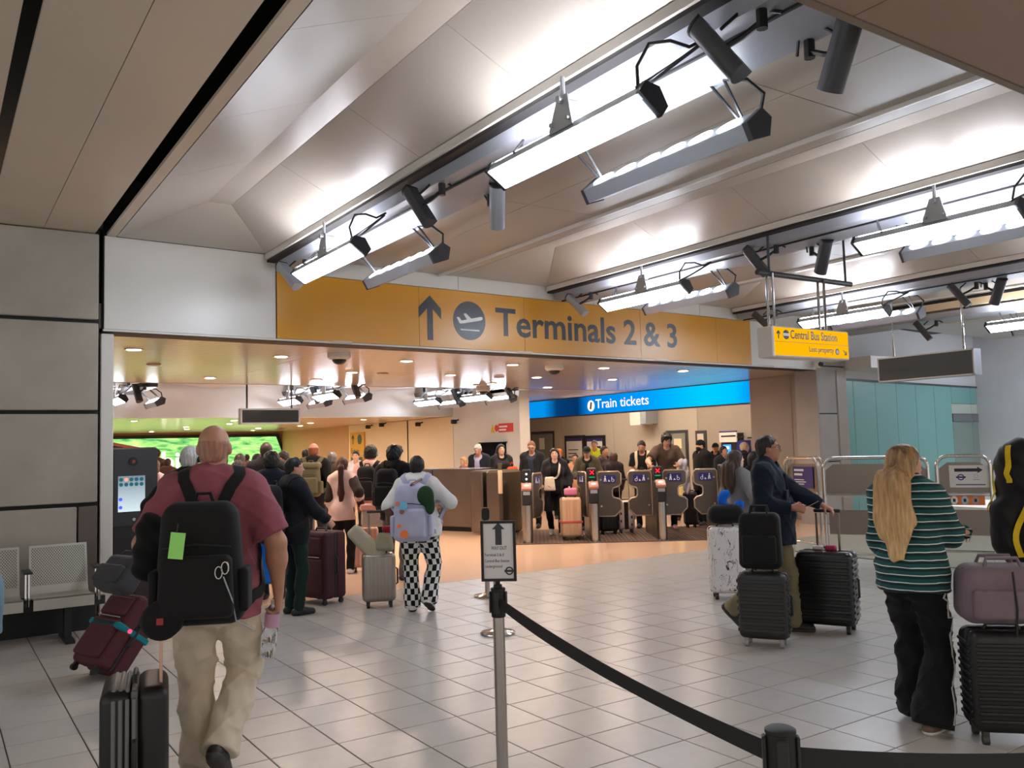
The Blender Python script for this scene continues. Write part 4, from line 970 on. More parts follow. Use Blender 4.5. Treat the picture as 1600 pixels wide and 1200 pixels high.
# ------------------------------------------------------------------ figures: signed-distance bodies meshed by surface nets
f32 = np.float32
def A3(p): return np.array(p, dtype=f32)
def d_cap(p, a, b, r1, r2, fl=None):
    # tapered capsule; fl = (axis, factor) squeezes space along a unit axis (flattened limb or torso)
    a, b = A3(a), A3(b)
    q = p-a; ab = b-a; s = 1.0
    if fl is not None:
        n, k = A3(fl[0]), fl[1]
        n = n/np.linalg.norm(n)
        q = q+np.outer(q@n, n)*f32(1/k-1); ab = ab+n*f32((ab@n)*(1/k-1)); s = min(1.0, k)
    L2 = float(ab@ab)+1e-9
    t = np.clip((q@ab)/f32(L2), 0, 1)
    d = q-t[:, None]*ab
    return (np.sqrt(np.einsum('ij,ij->i', d, d))-(f32(r1)+f32(r2-r1)*t))*f32(s)
def d_ell(p, c, R, rot=None):
    q = p-A3(c)
    if rot is not None: q = q@rot            # columns of rot = local axes
    R = A3(R); q1 = q/R; k0 = np.sqrt(np.einsum('ij,ij->i', q1, q1)); q2 = q1/R
    k1 = np.sqrt(np.einsum('ij,ij->i', q2, q2))+1e-6
    return (k0*(k0-1)/k1).astype(f32)
def smin(a, b, k):
    h = np.clip(.5+.5*(b-a)/k, 0, 1); return b+(a-b)*h-k*h*(1-h)
def smax(a, b, k): return -smin(-a, -b, k)
def union(prims, infl=0.):
    def f(p):
        d = None
        for fn, k in prims:
            e = fn(p)
            d = e if d is None else smin(d, e, f32(k))
        return d-f32(infl)
    return f
def surface_net(f, lo, hi, h):
    lo = np.array(lo, dtype=f32)-h*2; hi = np.array(hi, dtype=f32)+h*2; S = 4
    n = np.maximum(((hi-lo)/(h*S)).astype(int)+1, 1); N = n*S+1
    # coarse pass
    cg = [lo[i]+(np.arange(n[i])+.5)*h*S-.5*h for i in range(3)]
    P = np.stack(np.meshgrid(*cg, indexing='ij'), -1).reshape(-1, 3).astype(f32)
    dc = f(P); thr = h*S*1.05+.004
    vol = np.repeat(np.repeat(np.repeat(np.where(dc > 0, 9., -9.).reshape(n).astype(f32), S, 0), S, 1), S, 2)
    act = np.argwhere(np.abs(dc.reshape(n)) < thr+.012)
    if len(act) == 0: return None
    off = np.stack(np.meshgrid(*[np.arange(S)]*3, indexing='ij'), -1).reshape(-1, 3)
    I = (act[:, None, :]*S+off[None]).reshape(-1, 3)
    vol[I[:, 0], I[:, 1], I[:, 2]] = f(lo+I.astype(f32)*f32(h))
    inside = vol < 0
    nx, ny, nz = [v-1 for v in vol.shape]
    cs = np.zeros((nx, ny, nz), dtype=np.int16)
    for dx in (0, 1):
        for dy in (0, 1):
            for dz in (0, 1): cs += inside[dx:dx+nx, dy:dy+ny, dz:dz+nz]
    cell = np.argwhere((cs > 0) & (cs < 8))
    if len(cell) == 0: return None
    idx = -np.ones((nx, ny, nz), dtype=np.int64); idx[cell[:, 0], cell[:, 1], cell[:, 2]] = np.arange(len(cell))
    acc = np.zeros((len(cell), 3), dtype=f32); cnt = np.zeros(len(cell), dtype=f32)
    cor = [(a, b, c) for a in (0, 1) for b in (0, 1) for c in (0, 1)]
    for i, ca in enumerate(cor):
        for cb in cor[i+1:]:
            if sum(abs(x-y) for x, y in zip(ca, cb)) != 1: continue
            va = vol[cell[:, 0]+ca[0], cell[:, 1]+ca[1], cell[:, 2]+ca[2]]; vb = vol[cell[:, 0]+cb[0], cell[:, 1]+cb[1], cell[:, 2]+cb[2]]
            m = (va < 0) != (vb < 0)
            t = np.where(m, va/(va-vb+1e-12), 0); t = np.clip(t, 0, 1)
            acc += np.where(m[:, None], A3(ca)+(A3(cb)-A3(ca))*t[:, None], 0); cnt += m
    V = lo+(cell.astype(f32)+acc/cnt[:, None])*f32(h)
    F = []
    for ax in range(3):
        u, v = (ax+1) % 3, (ax+2) % 3
        s0 = [slice(1, -1)]*3; s0[ax] = slice(0, -1); s1 = list(s0); s1[ax] = slice(1, None)
        A_, B_ = inside[tuple(s0)], inside[tuple(s1)]
        e = np.argwhere(A_ != B_)
        if len(e) == 0: continue
        fl = A_[e[:, 0], e[:, 1], e[:, 2]]
        o = np.ones(3, int); o[ax] = 0; e = e+o
        def cid(du, dv):
            q = e.copy(); q[:, u] -= du; q[:, v] -= dv
            return idx[q[:, 0], q[:, 1], q[:, 2]]
        q4 = np.stack([cid(1, 1), cid(0, 1), cid(0, 0), cid(1, 0)], 1)
        q4[~fl] = q4[~fl][:, ::-1]
        F.append(q4)
    return V, np.concatenate(F)
TRI = [0]
def sdf_obj(name, f, lo, hi, h, m, parent, attr=None):
    r = surface_net(f, lo, hi, h)
    if r is None: return None
    V, F = r; TRI[0] += 2*len(F)
    me = bpy.data.meshes.new(name)
    me.vertices.add(len(V)); me.vertices.foreach_set('co', V.astype(f32).ravel())
    me.loops.add(4*len(F)); me.loops.foreach_set('vertex_index', F.astype(np.int32).ravel())
    me.polygons.add(len(F)); me.polygons.foreach_set('loop_start', np.arange(0, 4*len(F), 4, dtype=np.int32))
    me.polygons.foreach_set('use_smooth', np.ones(len(F), dtype=bool))
    me.update(calc_edges=True); me.validate()
    me.materials.append(m)
    if attr is not None:
        a = me.attributes.new('cuv', 'FLOAT_VECTOR', 'POINT'); a.data.foreach_set('vector', attr(V).astype(f32).ravel())
    o = bpy.data.objects.new(name, me); COL.objects.link(o)
    if parent is not None: o.parent = parent
    return o
def ik(a, c, l1, l2, hint):
    a, c, hint = Vector(a), Vector(c), Vector(hint)
    d = c-a; L = d.length; mx = (l1+l2)*.995
    if L > mx: c = a+d*(mx/L); d = c-a; L = mx
    u = d/L; x = (l1*l1-l2*l2+L*L)/(2*L); y = math.sqrt(max(l1*l1-x*x, 0))
    hh = (hint-u*hint.dot(u))
    hh = hh.normalized() if hh.length > 1e-5 else Vector((0, 1, 0))
    return a+u*x+hh*y, c
def cloth_mat(name, rgb, rough=.85, noise=.06):
    return mat('cloth '+name, rgb, rough, noise=noise, scale=14, spec=.25, bump=.12, bscale=22, sheen=.05)
def skin_mat(rgb): return mat('skin %d %d %d' % rgb, rgb, .5, noise=.05, scale=18, spec=.4)
def hair_mat(rgb, n=.28): return mat('hair %d %d %d' % rgb, rgb, .45, noise=n, scale=3, spec=.35, stretch=(26, 26, 2.2), bump=.3, bscale=6)
SK = dict(a=(206,156,128), b=(176,124,96), c=(122,82,62), d=(90,60,46), e=(220,176,150))
m_eye = mat('eye white', (220,216,210), .25); m_iris = mat('iris', (40,28,20), .2); m_lip = mat('lips', (160,92,82), .5)
class Fig: pass
def person(label, loc, rz, h=1.75, g=1.0, fem=False, skin='b', hair=('short', (30,24,22)), top=None, bottom=None, coat=None, shoe=(28,28,30), sole=None,
           la=None, ra=None, lhint=None, rhint=None, lf=(0,0,0,0), rf=(0,0,0,0), head=(0,0), lean=0., res=.012, lcurl=.5, rcurl=.5, lpalm=None, rpalm=None,
           glasses=False, face=True, hat=None, beard=None, extra=None, group=None, twist=0., neck=None, shw=1.0):
    t = thing('person', label, 'person', (loc[0], loc[1], 0), rz, group)
    s = h/1.75; ga = .5+.5*g; sh = s*(.168 if not fem else .146)*(1+.35*(g-1))*shw
    R = Fig(); R.root = t; R.s = s
    hipx = .088*s*(1+.25*(g-1))
    # feet
    th, sn = .43*s, .415*s
    feet = {}
    for sd, ft in ((-1, lf), (1, rf)):
        x, y, lift, pit = ft[:4]; yaw = ft[4] if len(ft) > 4 else .12*sd
        o = Vector((sd*.10*s+x, y, lift)); ca, sa = math.cos(-yaw), math.sin(-yaw)
        fwd = Vector((-sa, ca, 0))*1.0
        def loc_(v, o=o, fwd=fwd, pit=pit):
            r = Vector((fwd.y, -fwd.x, 0)); bx = .12*s
            yy, zz = v[1]-bx, v[2]                 # pitch about the ball of the foot: heel lifts
            y2 = yy*math.cos(pit)+zz*math.sin(pit); z2 = -yy*math.sin(pit)+zz*math.cos(pit)
            return o+r*v[0]+fwd*(y2+bx)+Vector((0, 0, z2))
        feet[sd] = (loc_((0,0,.085*s)), loc_((0,-.05*s,.036*s)), loc_((0,.155*s,.030*s)), loc_, fwd)
    hz = .935*s
    for sd in (-1, 1):
        a = feet[sd][0]; dx = (a.x-sd*hipx, a.y)
        mx = (th+sn)*.992
        hz = min(hz, a.z+math.sqrt(max(mx*mx-dx[0]**2-dx[1]**2, .01)))
    hip = {sd: Vector((sd*hipx, 0, hz)) for sd in (-1, 1)}
    knee = {}; ank = {}
    for sd in (-1, 1):
        kx = feet[sd][4]*1.0+Vector((sd*.12, 0, 0))
        knee[sd], ank[sd] = ik(hip[sd], feet[sd][0], th, sn, kx)
    # spine
    def up(v, k=1.0):
        a = lean*k; v = Vector(v); return Vector((v.x, v.y*math.cos(a)+v.z*math.sin(a), -v.y*math.sin(a)+v.z*math.cos(a)))
    pel = Vector((0, 0, hz+.05*s)); wai = pel+up((0, .005, .15*s), .6); che = wai+up((0, -.01, .19*s)); nb = che+up((0, -.015*s, .17*s))
    Rt = Matrix.Rotation(twist, 3, 'Z')
    def shp(sd): return nb+up(Rt @ Vector((sd*sh, .0, -.065*s)))
    # head frame
    yw, pt = head
    Hm = Matrix.Rotation(yw, 3, 'Z') @ Matrix.Rotation(pt, 3, 'X')
    hs = s*.98*(1.0 if h > 1.3 else 1.1)
    hc = nb+up((0, .022*s, .045*s))+Hm @ Vector((0, .012*s, .108*s))
    def H(v): return hc+Hm @ (Vector(v)*hs)
    rot = np.array([[Hm[i][j] for j in range(3)] for i in range(3)], dtype=f32)
    def Hr(v): return tuple(x*hs for x in v)
    R.H = H; R.nb = nb; R.hz = hz; R.hc = hc; R.Hm = Hm; R.hs = hs
    # arms
    ul, fl_ = .285*s, .255*s
    arms = {}
    for sd, tg, hint in ((-1, la, lhint), (1, ra, rhint)):
        S_ = shp(sd)
        if tg is None: tg = (.05, .05, -.525)
        wr = S_+Vector((tg[0]*sd*s, tg[1]*s, tg[2]*s))
        el, wr = ik(S_, wr, ul, fl_, hint or (sd*.5, -1.0, -.1))
        arms[sd] = (S_, el, wr)
    R.arms = arms; R.knee = knee; R.hip = hip; R.ank = ank
    fy = (0, 1, 0)
    pw = (.172 if fem else .16)*s*g
    def torso(e=0.):
        L = [(lambda p: d_ell(p, pel+Vector((0,-.01*s,-.02*s)), (pw+e, .118*s*g+e, .135*s+e)), .05),
             (lambda p: d_cap(p, pel, wai, .125*s*g+e, (.112 if fem else .122)*s*g+e, (fy, .74)), .06),
             (lambda p: d_cap(p, wai, che, (.112 if fem else .122)*s*g+e, (.128 if fem else .142)*s*(.5+.5*g)+e, (fy, .74)), .06),
             (lambda p: d_cap(p, che, nb+up((0,-.005,-.05*s)), .135*s*(.5+.5*g)+e, .085*s*ga+e, (fy, .72)), .06),
             (lambda p: d_cap(p, shp(-1)*.92+(nb+up((0,0,-.055*s)))*.08, shp(1)*.92+(nb+up((0,0,-.055*s)))*.08, .062*s*ga+e, .062*s*ga+e), .05),
             (lambda p: d_cap(p, nb+up((-.05*s,-.01,-.02*s)), nb+up((.05*s,-.01,-.02*s)), .058*s*ga+e, .058*s*ga+e), .05)]
        if g > 1.12: L.append((lambda p: d_ell(p, wai+Vector((0,.05*s*g,-.04*s)), (.14*s*g+e, .11*s*g+e, .14*s+e)), .06))
        if fem: L.append((lambda p: d_cap(p, che+up((-.075*s,.085*s*g,-.02*s)), che+up((.075*s,.085*s*g,-.02*s)), .062*s*ga+e, .062*s*ga+e), .05))
        return L
    def upper_arm(sd, e=0., t1=1.0, r2k=1.0):
        S_, E_, W_ = arms[sd]; E2 = S_+(E_-S_)*t1
        return [(lambda p: d_cap(p, S_, E2, .056*s*ga+e, (.043*s*ga+e)*r2k), .035)]
    def fore_arm(sd, e=0., t1=1.0, e2=None):
        S_, E_, W_ = arms[sd]; W2 = E_+(W_-E_)*t1; e2 = e if e2 is None else e2
        return [(lambda p: d_cap(p, E_, E_+(W_-E_)*.35, .042*s*ga+e, .043*s*ga+e), .03), (lambda p: d_cap(p, E_+(W2-E_)*.3, W2, .043*s*ga+e, .027*s+e2, None), .03)]
    def leg(sd, e=0., e2=None, k2=1.0):
        hp, kn, an = hip[sd], knee[sd], ank[sd]; e2 = e if e2 is None else e2
        back = Vector((0,-.02*s,.0))
        return [(lambda p: d_cap(p, hp+Vector((0,0,-.0)), kn, .088*s*g+e, .056*s*ga+e), .05),
                (lambda p: d_cap(p, kn+(an-kn)*.22+back, kn+(an-kn)*.45+back*.8, .05*s*ga+e, .048*s*ga+e), .03),
                (lambda p: d_cap(p, kn, an, .054*s*ga+e, .037*s*ga+e2), .03)]
    # skin
    L = torso(-.012)
    L += [(lambda p: d_cap(p, nb+up((0,-.005,-.02*s)), hc+Hm @ Vector((0,-.012*hs,-.05*hs)), .058*s*(.7+.3*ga), .052*s*(.7+.3*ga)), .03)]
    for sd in (-1, 1): L += upper_arm(sd)+fore_arm(sd)+leg(sd, -.008)
    for sd in (-1, 1):
        an, he, to = feet[sd][:3]; L.append((lambda p, an=an, to=to: d_cap(p, an, to, .034*s, .022*s), .03))
    ca = lambda c, Rr: (lambda p: d_ell(p, H(c), Hr(Rr), rot))
    Lh = [(ca((0,-.012,.02), (.074,.094,.088)), .03), (ca((0,.020,-.045), (.056,.068,.072)), .035), (ca((0,.056,-.098), (.022,.022,.02)), .03),
          (lambda p: d_cap(p, H((-.03,.074,.024)), H((.03,.074,.024)), .013*hs, .013*hs), .015),
          (lambda p: d_cap(p, H((0,.084,.006)), H((0,.107,-.026)), .008*hs, .0125*hs), .012),
          (lambda p: d_cap(p, H((-.013,.094,-.03)), H((.013,.094,-.03)), .008*hs, .008*hs), .01),
          (lambda p: d_cap(p, H((-.018,.082,-.062)), H((.018,.082,-.062)), .009*hs, .009*hs), .012)]
    for sd in (-1, 1): Lh.append((ca((sd*.076,-.006,-.012), (.011,.021,.031)), .008))
    L += Lh
    # hands
    hands = {}
    if True:
        for sd, curl, palm in ((-1, lcurl, lpalm), (1, rcurl, rpalm)):
            S_, E_, W_ = arms[sd]; d = (W_-E_).normalized()
            n = Vector(palm) if palm is not None else Vector((-sd, .15, 0)); n = (n-d*n.dot(d)).normalized()
            th_ = d.cross(n)*(1 if sd > 0 else -1)
            k = s*1.0
            kn0 = W_+d*.085*k
            pr = [(lambda p, W_=W_, d=d, kn0=kn0, th_=th_, o=o: d_cap(p, W_+d*.012*k+th_*o*.5*k, kn0+th_*o*k, .017*k, .0135*k), .014) for o in (-.028,-.009,.010,.028)]
            for o, ln, cu in ((-.031,.060,1.1), (-.011,.074,1.0), (.010,.080,.95), (.030,.072,.85)):
                b0 = kn0+th_*o*k; a1 = curl*cu; d1 = (d*math.cos(a1)+n*math.sin(a1)); d2 = (d*math.cos(a1*2)+n*math.sin(a1*2)); d3 = (d*math.cos(a1*2.7)+n*math.sin(a1*2.7))
                q1 = b0+d1*ln*.48*k; q2 = q1+d2*ln*.32*k; q3 = q2+d3*ln*.24*k
                pr += [(lambda p, a=b0, b=q1: d_cap(p, a, b, .0095*k, .0088*k), .004), (lambda p, a=q1, b=q2: d_cap(p, a, b, .0088*k, .008*k), .003), (lambda p, a=q2, b=q3: d_cap(p, a, b, .008*k, .0068*k), .003)]
            tb = W_+d*.028*k+th_*.026*k+n*.006*k; t1 = tb+(d*.55+th_*.6+n*.45).normalized()*.042*k; t2 = t1+(d*.8+th_*.05+n*(.45+.4*curl)).normalized()*.034*k
            pr += [(lambda p, a=tb, b=t1: d_cap(p, a, b, .0125*k, .0105*k), .012), (lambda p, a=t1, b=t2: d_cap(p, a, b, .0105*k, .008*k), .004)]
            hands[sd] = (W_, kn0, d, n, th_); L += pr
    R.hands = hands
    body = union(L)
    eye_c = [H((sd*.031, .088, .002)) for sd in (-1, 1)]
    def skin_f(p):
        d = body(p)
        for c in eye_c: d = smax(d, -d_ell(p, c, Hr((.0145,.016,.0062)), rot), f32(.004))
        return d
    def bounds(pts, r): a = np.array([tuple(v) for v in pts]); return a.min(0)-r, a.max(0)+r
    allp = [H((0,0,.12)), H((0,0,-.1)), nb, pel, wai]+[v for sd in (-1, 1) for v in arms[sd]]+[hands[sd][1]+hands[sd][2]*.09*s for sd in (-1, 1)]+[shp(-1), shp(1)]+[v for sd in (-1, 1) for v in (hip[sd], knee[sd], ank[sd], feet[sd][1], feet[sd][2])]
    lo, hi = bounds(allp, .14*s*g)
    R.lo, R.hi = lo, hi
    sk = SK.get(skin, skin) if isinstance(skin, str) else skin
    sdf_obj('body', skin_f, lo, hi, res, skin_mat(sk), t)
    # garments
    WV = lambda p, a: f32(a)*(np.sin(p[:, 2]*23+p[:, 0]*31)*.5+np.sin(p[:, 2]*41-p[:, 1]*37+1.3)*.3+np.sin(p[:, 0]*57+p[:, 1]*29+p[:, 2]*13)*.3)
    def top_f(sp, e0=0.):
        e = sp.get('e', .022)+e0
        Lt = torso(e); sl = sp.get('sleeve', 'short'); cuts = []
        for sd in (-1, 1):
            S_, E_, W_ = arms[sd]
            if sl == 'short':
                tt = sp.get('st', .72); Lt += upper_arm(sd, e+.006, 1.0, 1.0+sp.get('flare', .18)); C_ = S_+(E_-S_)*tt; cuts.append((C_, (E_-S_).normalized(), S_, E_))
            elif sl == 'long':
                Lt += upper_arm(sd, e)+fore_arm(sd, e*.9, 1.0, e*.7+.004); C_ = E_+(W_-E_)*.97; cuts.append((C_, (W_-E_).normalized(), E_, W_))
            elif sl == 'half':
                Lt += upper_arm(sd, e)+fore_arm(sd, e*.9, 1.0, e+.01); C_ = E_+(W_-E_)*sp.get('st', .3); cuts.append((C_, (W_-E_).normalized(), E_, W_))
        hem = hz+sp.get('hem', -.085)*s
        if hem < hz-.05*s:
            hw = sp.get('hw', 1.0); Lt.append((lambda p: d_cap(p, pel, Vector((0, 0, hem-.05)), pw+e, (pw+e)*hw*1.02, (fy, .84 if g < 1.12 else .98)), .05))
        U = union(Lt); ncut = H((0,.035,-.125)) if sp.get('neck', 'crew') == 'crew' else H((0,.06,-.16)); nr = .066*s if sp.get('neck', 'crew') == 'crew' else .10*s
        wr = sp.get('wr', .005)
        def fn(p):
            d = U(p)+WV(p, wr)-FOLD(p, sp.get('fold', 0))
            d = smax(d, f32(hem)-p[:, 2]+f32(.005)*np.sin(p[:, 0]*18), f32(.006))
            for C_, dr, a, b in cuts:
                pl = (p-A3(C_))@A3(dr)
                near = np.sqrt(((p-A3(C_))**2).sum(1)) < f32(.30*s)
                on = (d_cap(p, a, C_+dr*.25, .13*s, .13*s) < 0) & near
                d = np.where(on, smax(d, pl, f32(.005)), d)
            d = smax(d, -(np.sqrt(((p-A3(ncut))**2).sum(1))-f32(nr)), f32(.008))
            return d
        return fn
    FOLD = lambda p, a: f32(a)*((1-np.abs(np.sin(p[:, 2]*19+p[:, 0]*14*np.sign(p[:, 0]+1e-4)+np.sin(p[:, 2]*9+p[:, 1]*12)*1.2)))**3+(1-np.abs(np.sin(p[:, 2]*13-p[:, 0]*17+p[:, 1]*9+.7)))**4)
    R.tops = []
    if top:
        R.top = top_f(top); R.tops.append(R.top)
        sdf_obj(top.get('name', 'shirt'), R.top, lo, hi, res*top.get('rk', 1.0), top['m'], t, top.get('attr'))
    if coat:
        R.top = top_f(dict(dict(sleeve='long', e=.034, hem=-.14, neck='v', name='jacket'), **coat)); cf = R.top
        if coat.get('open', 0):
            ow = coat['open']
            def cf(p, base=R.top):
                w_ = f32(ow)*(1+.6*np.clip((f32(nb.z)-p[:, 2])*1.2, 0, 1)); d = f32(.05)-p[:, 1]; d2 = np.abs(p[:, 0])-w_
                return smax(base(p), -np.maximum(d, d2), f32(.006))
        sdf_obj(coat.get('name', 'jacket'), cf, lo, hi, res, coat['m'], t)
        if coat.get('collar'):
            cl_ = lambda p: smax(d_cap(p, nb+up((0,-.012,-.02*s)), nb+up((0,-.0,.045*s)), .082*s*ga, .074*s*ga), -d_cap(p, nb+up((0,.03,-.06*s)), nb+up((0,.03,.12*s)), .066*s, .068*s), .006)
            sdf_obj('collar', cl_, np.array(nb)-.14, np.array(nb)+.14, res*.8, coat['m'] if coat['collar'] is True else coat['collar'], t)
    def bot_f(sp):
        e = sp.get('e', .010); e2 = sp.get('e2', e+.012); kind = sp.get('kind', 'trousers')
        Lb = [(lambda p: d_ell(p, pel+Vector((0,-.012*s,-.035*s)), (pw+e*.8, .122*s*g+e*.8, .135*s+e)), .05)]
        for sd in (-1, 1): Lb += leg(sd, e, e2)
        if g > 1.12: Lb.append((lambda p: d_ell(p, pel+Vector((0,-.05*s,-.06*s)), (pw*.98+e*.6, .12*s*g+e*.6, .13*s)), .05))
        U = union(Lb); waist = hz+min(sp.get('waist', .09), max((top or {}).get('hem', -.085) if top else 9, -.2)+.06 if top else 9)*s; wr = sp.get('wr', .006); cz = sp.get('cuff', .05)
        an_ = [(A3(ank[sd]), A3((ank[sd]-knee[sd]).normalized())) for sd in (-1, 1)]
        ln = {sd: (knee[sd], ank[sd]) for sd in (-1, 1)}
        def fn(p):
            d = U(p)+WV(p*f32(1.2), wr)-FOLD(p, sp.get('fold', 0))
            d = smax(d, p[:, 2]-f32(waist), f32(.006))
            for (a, u), sd in zip(an_, (-1, 1)):
                if kind == 'shorts': a = A3(knee[sd]); u = A3((knee[sd]-hip[sd]).normalized()); c_ = -.0
                else: c_ = cz
                on = np.sqrt(((p-a)**2).sum(1)) < f32(.30*s)
                own = (p[:, 0]*sd > np.minimum(0, 1)) if abs(ank[-1].y-ank[1].y) < .12 else on
                pl = (p-a)@u-f32(c_*s)
                d = np.where(on & own, smax(d, pl, f32(.006)), d)
            return d
        return fn
    if bottom:
        bf = bot_f(bottom); R.bot = bf
        attr = None
        if bottom.get('uv'):
            def attr(V):
                out = np.zeros((len(V), 3), dtype=f32)
                dist = []; prm = []
                for sd in (-1, 1):
                    a, k_, c = [np.array(v, dtype=f32) for v in (hip[sd], knee[sd], ank[sd])]
                    z = V[:, 2]; tt = np.clip((a[2]-z)/(a[2]-k_[2]+1e-6), 0, 1)[:, None]; t2 = np.clip((k_[2]-z)/(k_[2]-c[2]+1e-6), 0, 1)[:, None]
                    cx = np.where(z[:, None] > k_[2], a+(k_-a)*tt, k_+(c-k_)*t2)
                    dd = V-cx; dist.append(np.hypot(dd[:, 0], dd[:, 1])); prm.append(dd)
                w = dist[0] < dist[1]
                dd = np.where(w[:, None], prm[0], prm[1]); 
                up_ = V[:, 2] > hz-.10*s
                dd = np.where(up_[:, None], V-np.array(pel, dtype=f32), dd)
                rr = np.where(up_, pw*1.0, .10*s*g)
                out[:, 0] = np.arctan2(dd[:, 0], -dd[:, 1])*rr; out[:, 2] = V[:, 2]
                return out
        sdf_obj(bottom.get('name', 'trousers'), bf, lo, hi, res, bottom['m'], t, attr)
    # shoes
    ms = shoe if not isinstance(shoe, tuple) else mat('shoe %d %d %d' % shoe, shoe, .5)
    mso = mat('sole %d %d %d' % sole, sole, .6) if sole else None
    for sd in (-1, 1):
        an, he, to, lc, fwd = feet[sd]
        upv = (lc((0,.1*s,.2*s))-lc((0,.1*s,0))).normalized(); g0 = lc((0,.1*s,0))
        def sf(p, an=an, he=he, to=to, upv=upv, g0=g0, lc=lc):
            d = smin(d_cap(p, he, to, .040*s, .038*s, (tuple(Vector((fwd.y,-fwd.x,0))), 1.0)), d_cap(p, lc((0,.0,.05*s)), lc((0,-.005*s,.095*s)), .046*s, .044*s), f32(.03))
            d = smin(d, d_cap(p, lc((0,.02*s,.07*s)), lc((0,.11*s,.035*s)), .036*s, .030*s), f32(.03))
            zz = (p-A3(g0))@A3(upv)
            return smax(d, -zz, f32(.004))
        b0, b1 = bounds([an, he, to], .07)
        sdf_obj('shoe', sf, b0, b1, min(res, .011), ms, t)
        if mso is not None:
            def so(p, sf=sf, upv=upv, g0=g0):
                return smax(sf(p)-f32(.005), (p-A3(g0))@A3(upv)-f32(.024*s), f32(.003))
            sdf_obj('sole', so, b0, b1, min(res, .010), mso, t)
    # hair
    hk, hcol = hair
    HL = lambda p: (p-A3(hc))@rot/f32(hs)                   # head-local, unscaled
    if hk != 'none':
        mh = hair_mat(hcol) if not isinstance(hcol, str) else MATS[hcol]; hcol = hcol if not isinstance(hcol, str) else (120,90,60)
        thick = {'bald': .0018, 'ring': .008, 'short': .011, 'crop': .007, 'curly': .024, 'long': .015, 'bob': .02, 'pony': .010, 'tied': .010, 'swept': .02, 'mop': .026}[hk]
        cr = ca((0,-.014,.022), (.074+thick, .094+thick, .088+thick)); bk = ca((0,-.03,-.04), (.064+thick, .068+thick, .06+thick))
        ex = []
        def back_y(x, z, o):
            if not hasattr(R, 'top'): return H((0,-.1,0)).y
            yy = np.linspace(-.6, .3, 181).astype(f32); d = R.top(np.stack([np.full(181, x, f32), yy, np.full(181, z, f32)], 1))
            i = np.argmax(d < 0); return (float(yy[i]) if d[i] < 0 else -.05)-o
        if hk in ('long',):
            ln = extra or .42; hx = H((0,-.08,-.06)); z1 = hx.z-.08; z2 = H((0,0,-.14)).z-ln+.10
            side = tuple(Hm @ Vector((0,1,0))); zm = (z1+z2)/2
            pA = Vector((hx.x, min(hx.y, back_y(hx.x, z1, .030)), z1)); pB = Vector((hx.x*.6, back_y(hx.x*.6, zm, .028), zm)); pC = Vector((hx.x*.5, back_y(hx.x*.5, z2, .018), z2))
            ex = [(lambda p: d_cap(p, H((0,-.06,.02)), H((0,-.075,-.07)), .082*hs, .085*hs, (side, .6)), .04),
                  (lambda p: d_cap(p, H((0,-.075,-.07)), pA, .085*hs, .10*hs, (side, .42)), .04),
                  (lambda p: d_cap(p, pA, pB, .108*hs, .10*hs, (fy, .36)), .04), (lambda p: d_cap(p, pB, pC, .10*hs, .045*hs, (fy, .36)), .04)]
            for sd in (-1, 1): ex.append((lambda p, sd=sd: d_cap(p, H((sd*.068,-.02,.02)), H((sd*.080,-.055,-.15)), .03*hs, .026*hs), .03))
        if hk == 'bob':
            ex = [(lambda p, sd=sd: d_cap(p, H((sd*.066,-.02,.02)), H((sd*.072,.0,-.12)), .034*hs, .026*hs), .03) for sd in (-1, 1)]+[(lambda p: d_cap(p, H((0,-.07,.0)), H((0,-.075,-.12)), .07*hs, .06*hs, (tuple(Hm @ Vector((0,1,0))), .6)), .03)]
        if hk == 'pony':
            ln = extra or .45
            ex = [(lambda p: d_cap(p, H((0,-.10,.0)), H((0,-.135,-.05)), .03*hs, .04*hs), .02), (lambda p: d_cap(p, H((0,-.135,-.05)), H((0,-.13,-.16))+Vector((0,0,-ln*.4)), .042*hs, .05*hs), .03), (lambda p: d_cap(p, H((0,-.13,-.16))+Vector((0,0,-ln*.4)), H((.01,-.12,-.1))+Vector((0,0,-ln)), .05*hs, .02*hs), .03)]
        if hk == 'tied': ex = [(lambda p: d_ell(p, H((0,-.12,.01)), Hr((.03,.03,.03))), .015)]
        if hk in ('mop', 'swept'): ex = [(lambda p: d_ell(p, H((.0,.06,.085)), Hr((.06,.045,.03))), .02)]
        if hk == 'mop': ex.append((lambda p: d_cap(p, H((-.03,.085,.075)), H((.05,.1,.03)), .02*hs, .014*hs), .02))
        UE = union(ex) if ex else None
        def hf(p):
            q = HL(p)
            d = smin(cr(p), bk(p), f32(.02))
            fp = q[:, 1]*f32(.8)-q[:, 2]*f32(.6)
            lim = {'bald': -.005, 'ring': -.012}.get(hk, .034 if hk not in ('long', 'pony', 'bob') else .028)
            if hk in ('short', 'crop', 'tied', 'swept'): fp = (q[:, 1]-q[:, 2])*f32(.707); lim = .007
            if hk not in ('bald', 'ring'): fp = fp+f32(.005)*np.sin(q[:, 0]*130+q[:, 2]*60)*np.sin(q[:, 2]*90+q[:, 1]*40)
            d = smax(d, (fp-f32(lim))*f32(hs), f32(.006))
            low = -.078 if hk not in ('long', 'bob') else -.11
            d = smax(d, (f32(low)-q[:, 2])*f32(hs), f32(.006))
            if hk in ('ring', 'bald'): d = smax(d, (q[:, 2]-f32(.045 if hk == 'ring' else .03))*f32(hs), f32(.006))
            if UE is not None: d = smin(d, UE(p), f32(.02))
            st = f32(.004 if thick > .009 else .0005)
            ang = np.arctan2(q[:, 0], -q[:, 1]-.02)
            d = d+st*np.sin(ang*17+np.sin(q[:, 2]*20)*1.2)*f32(.7)
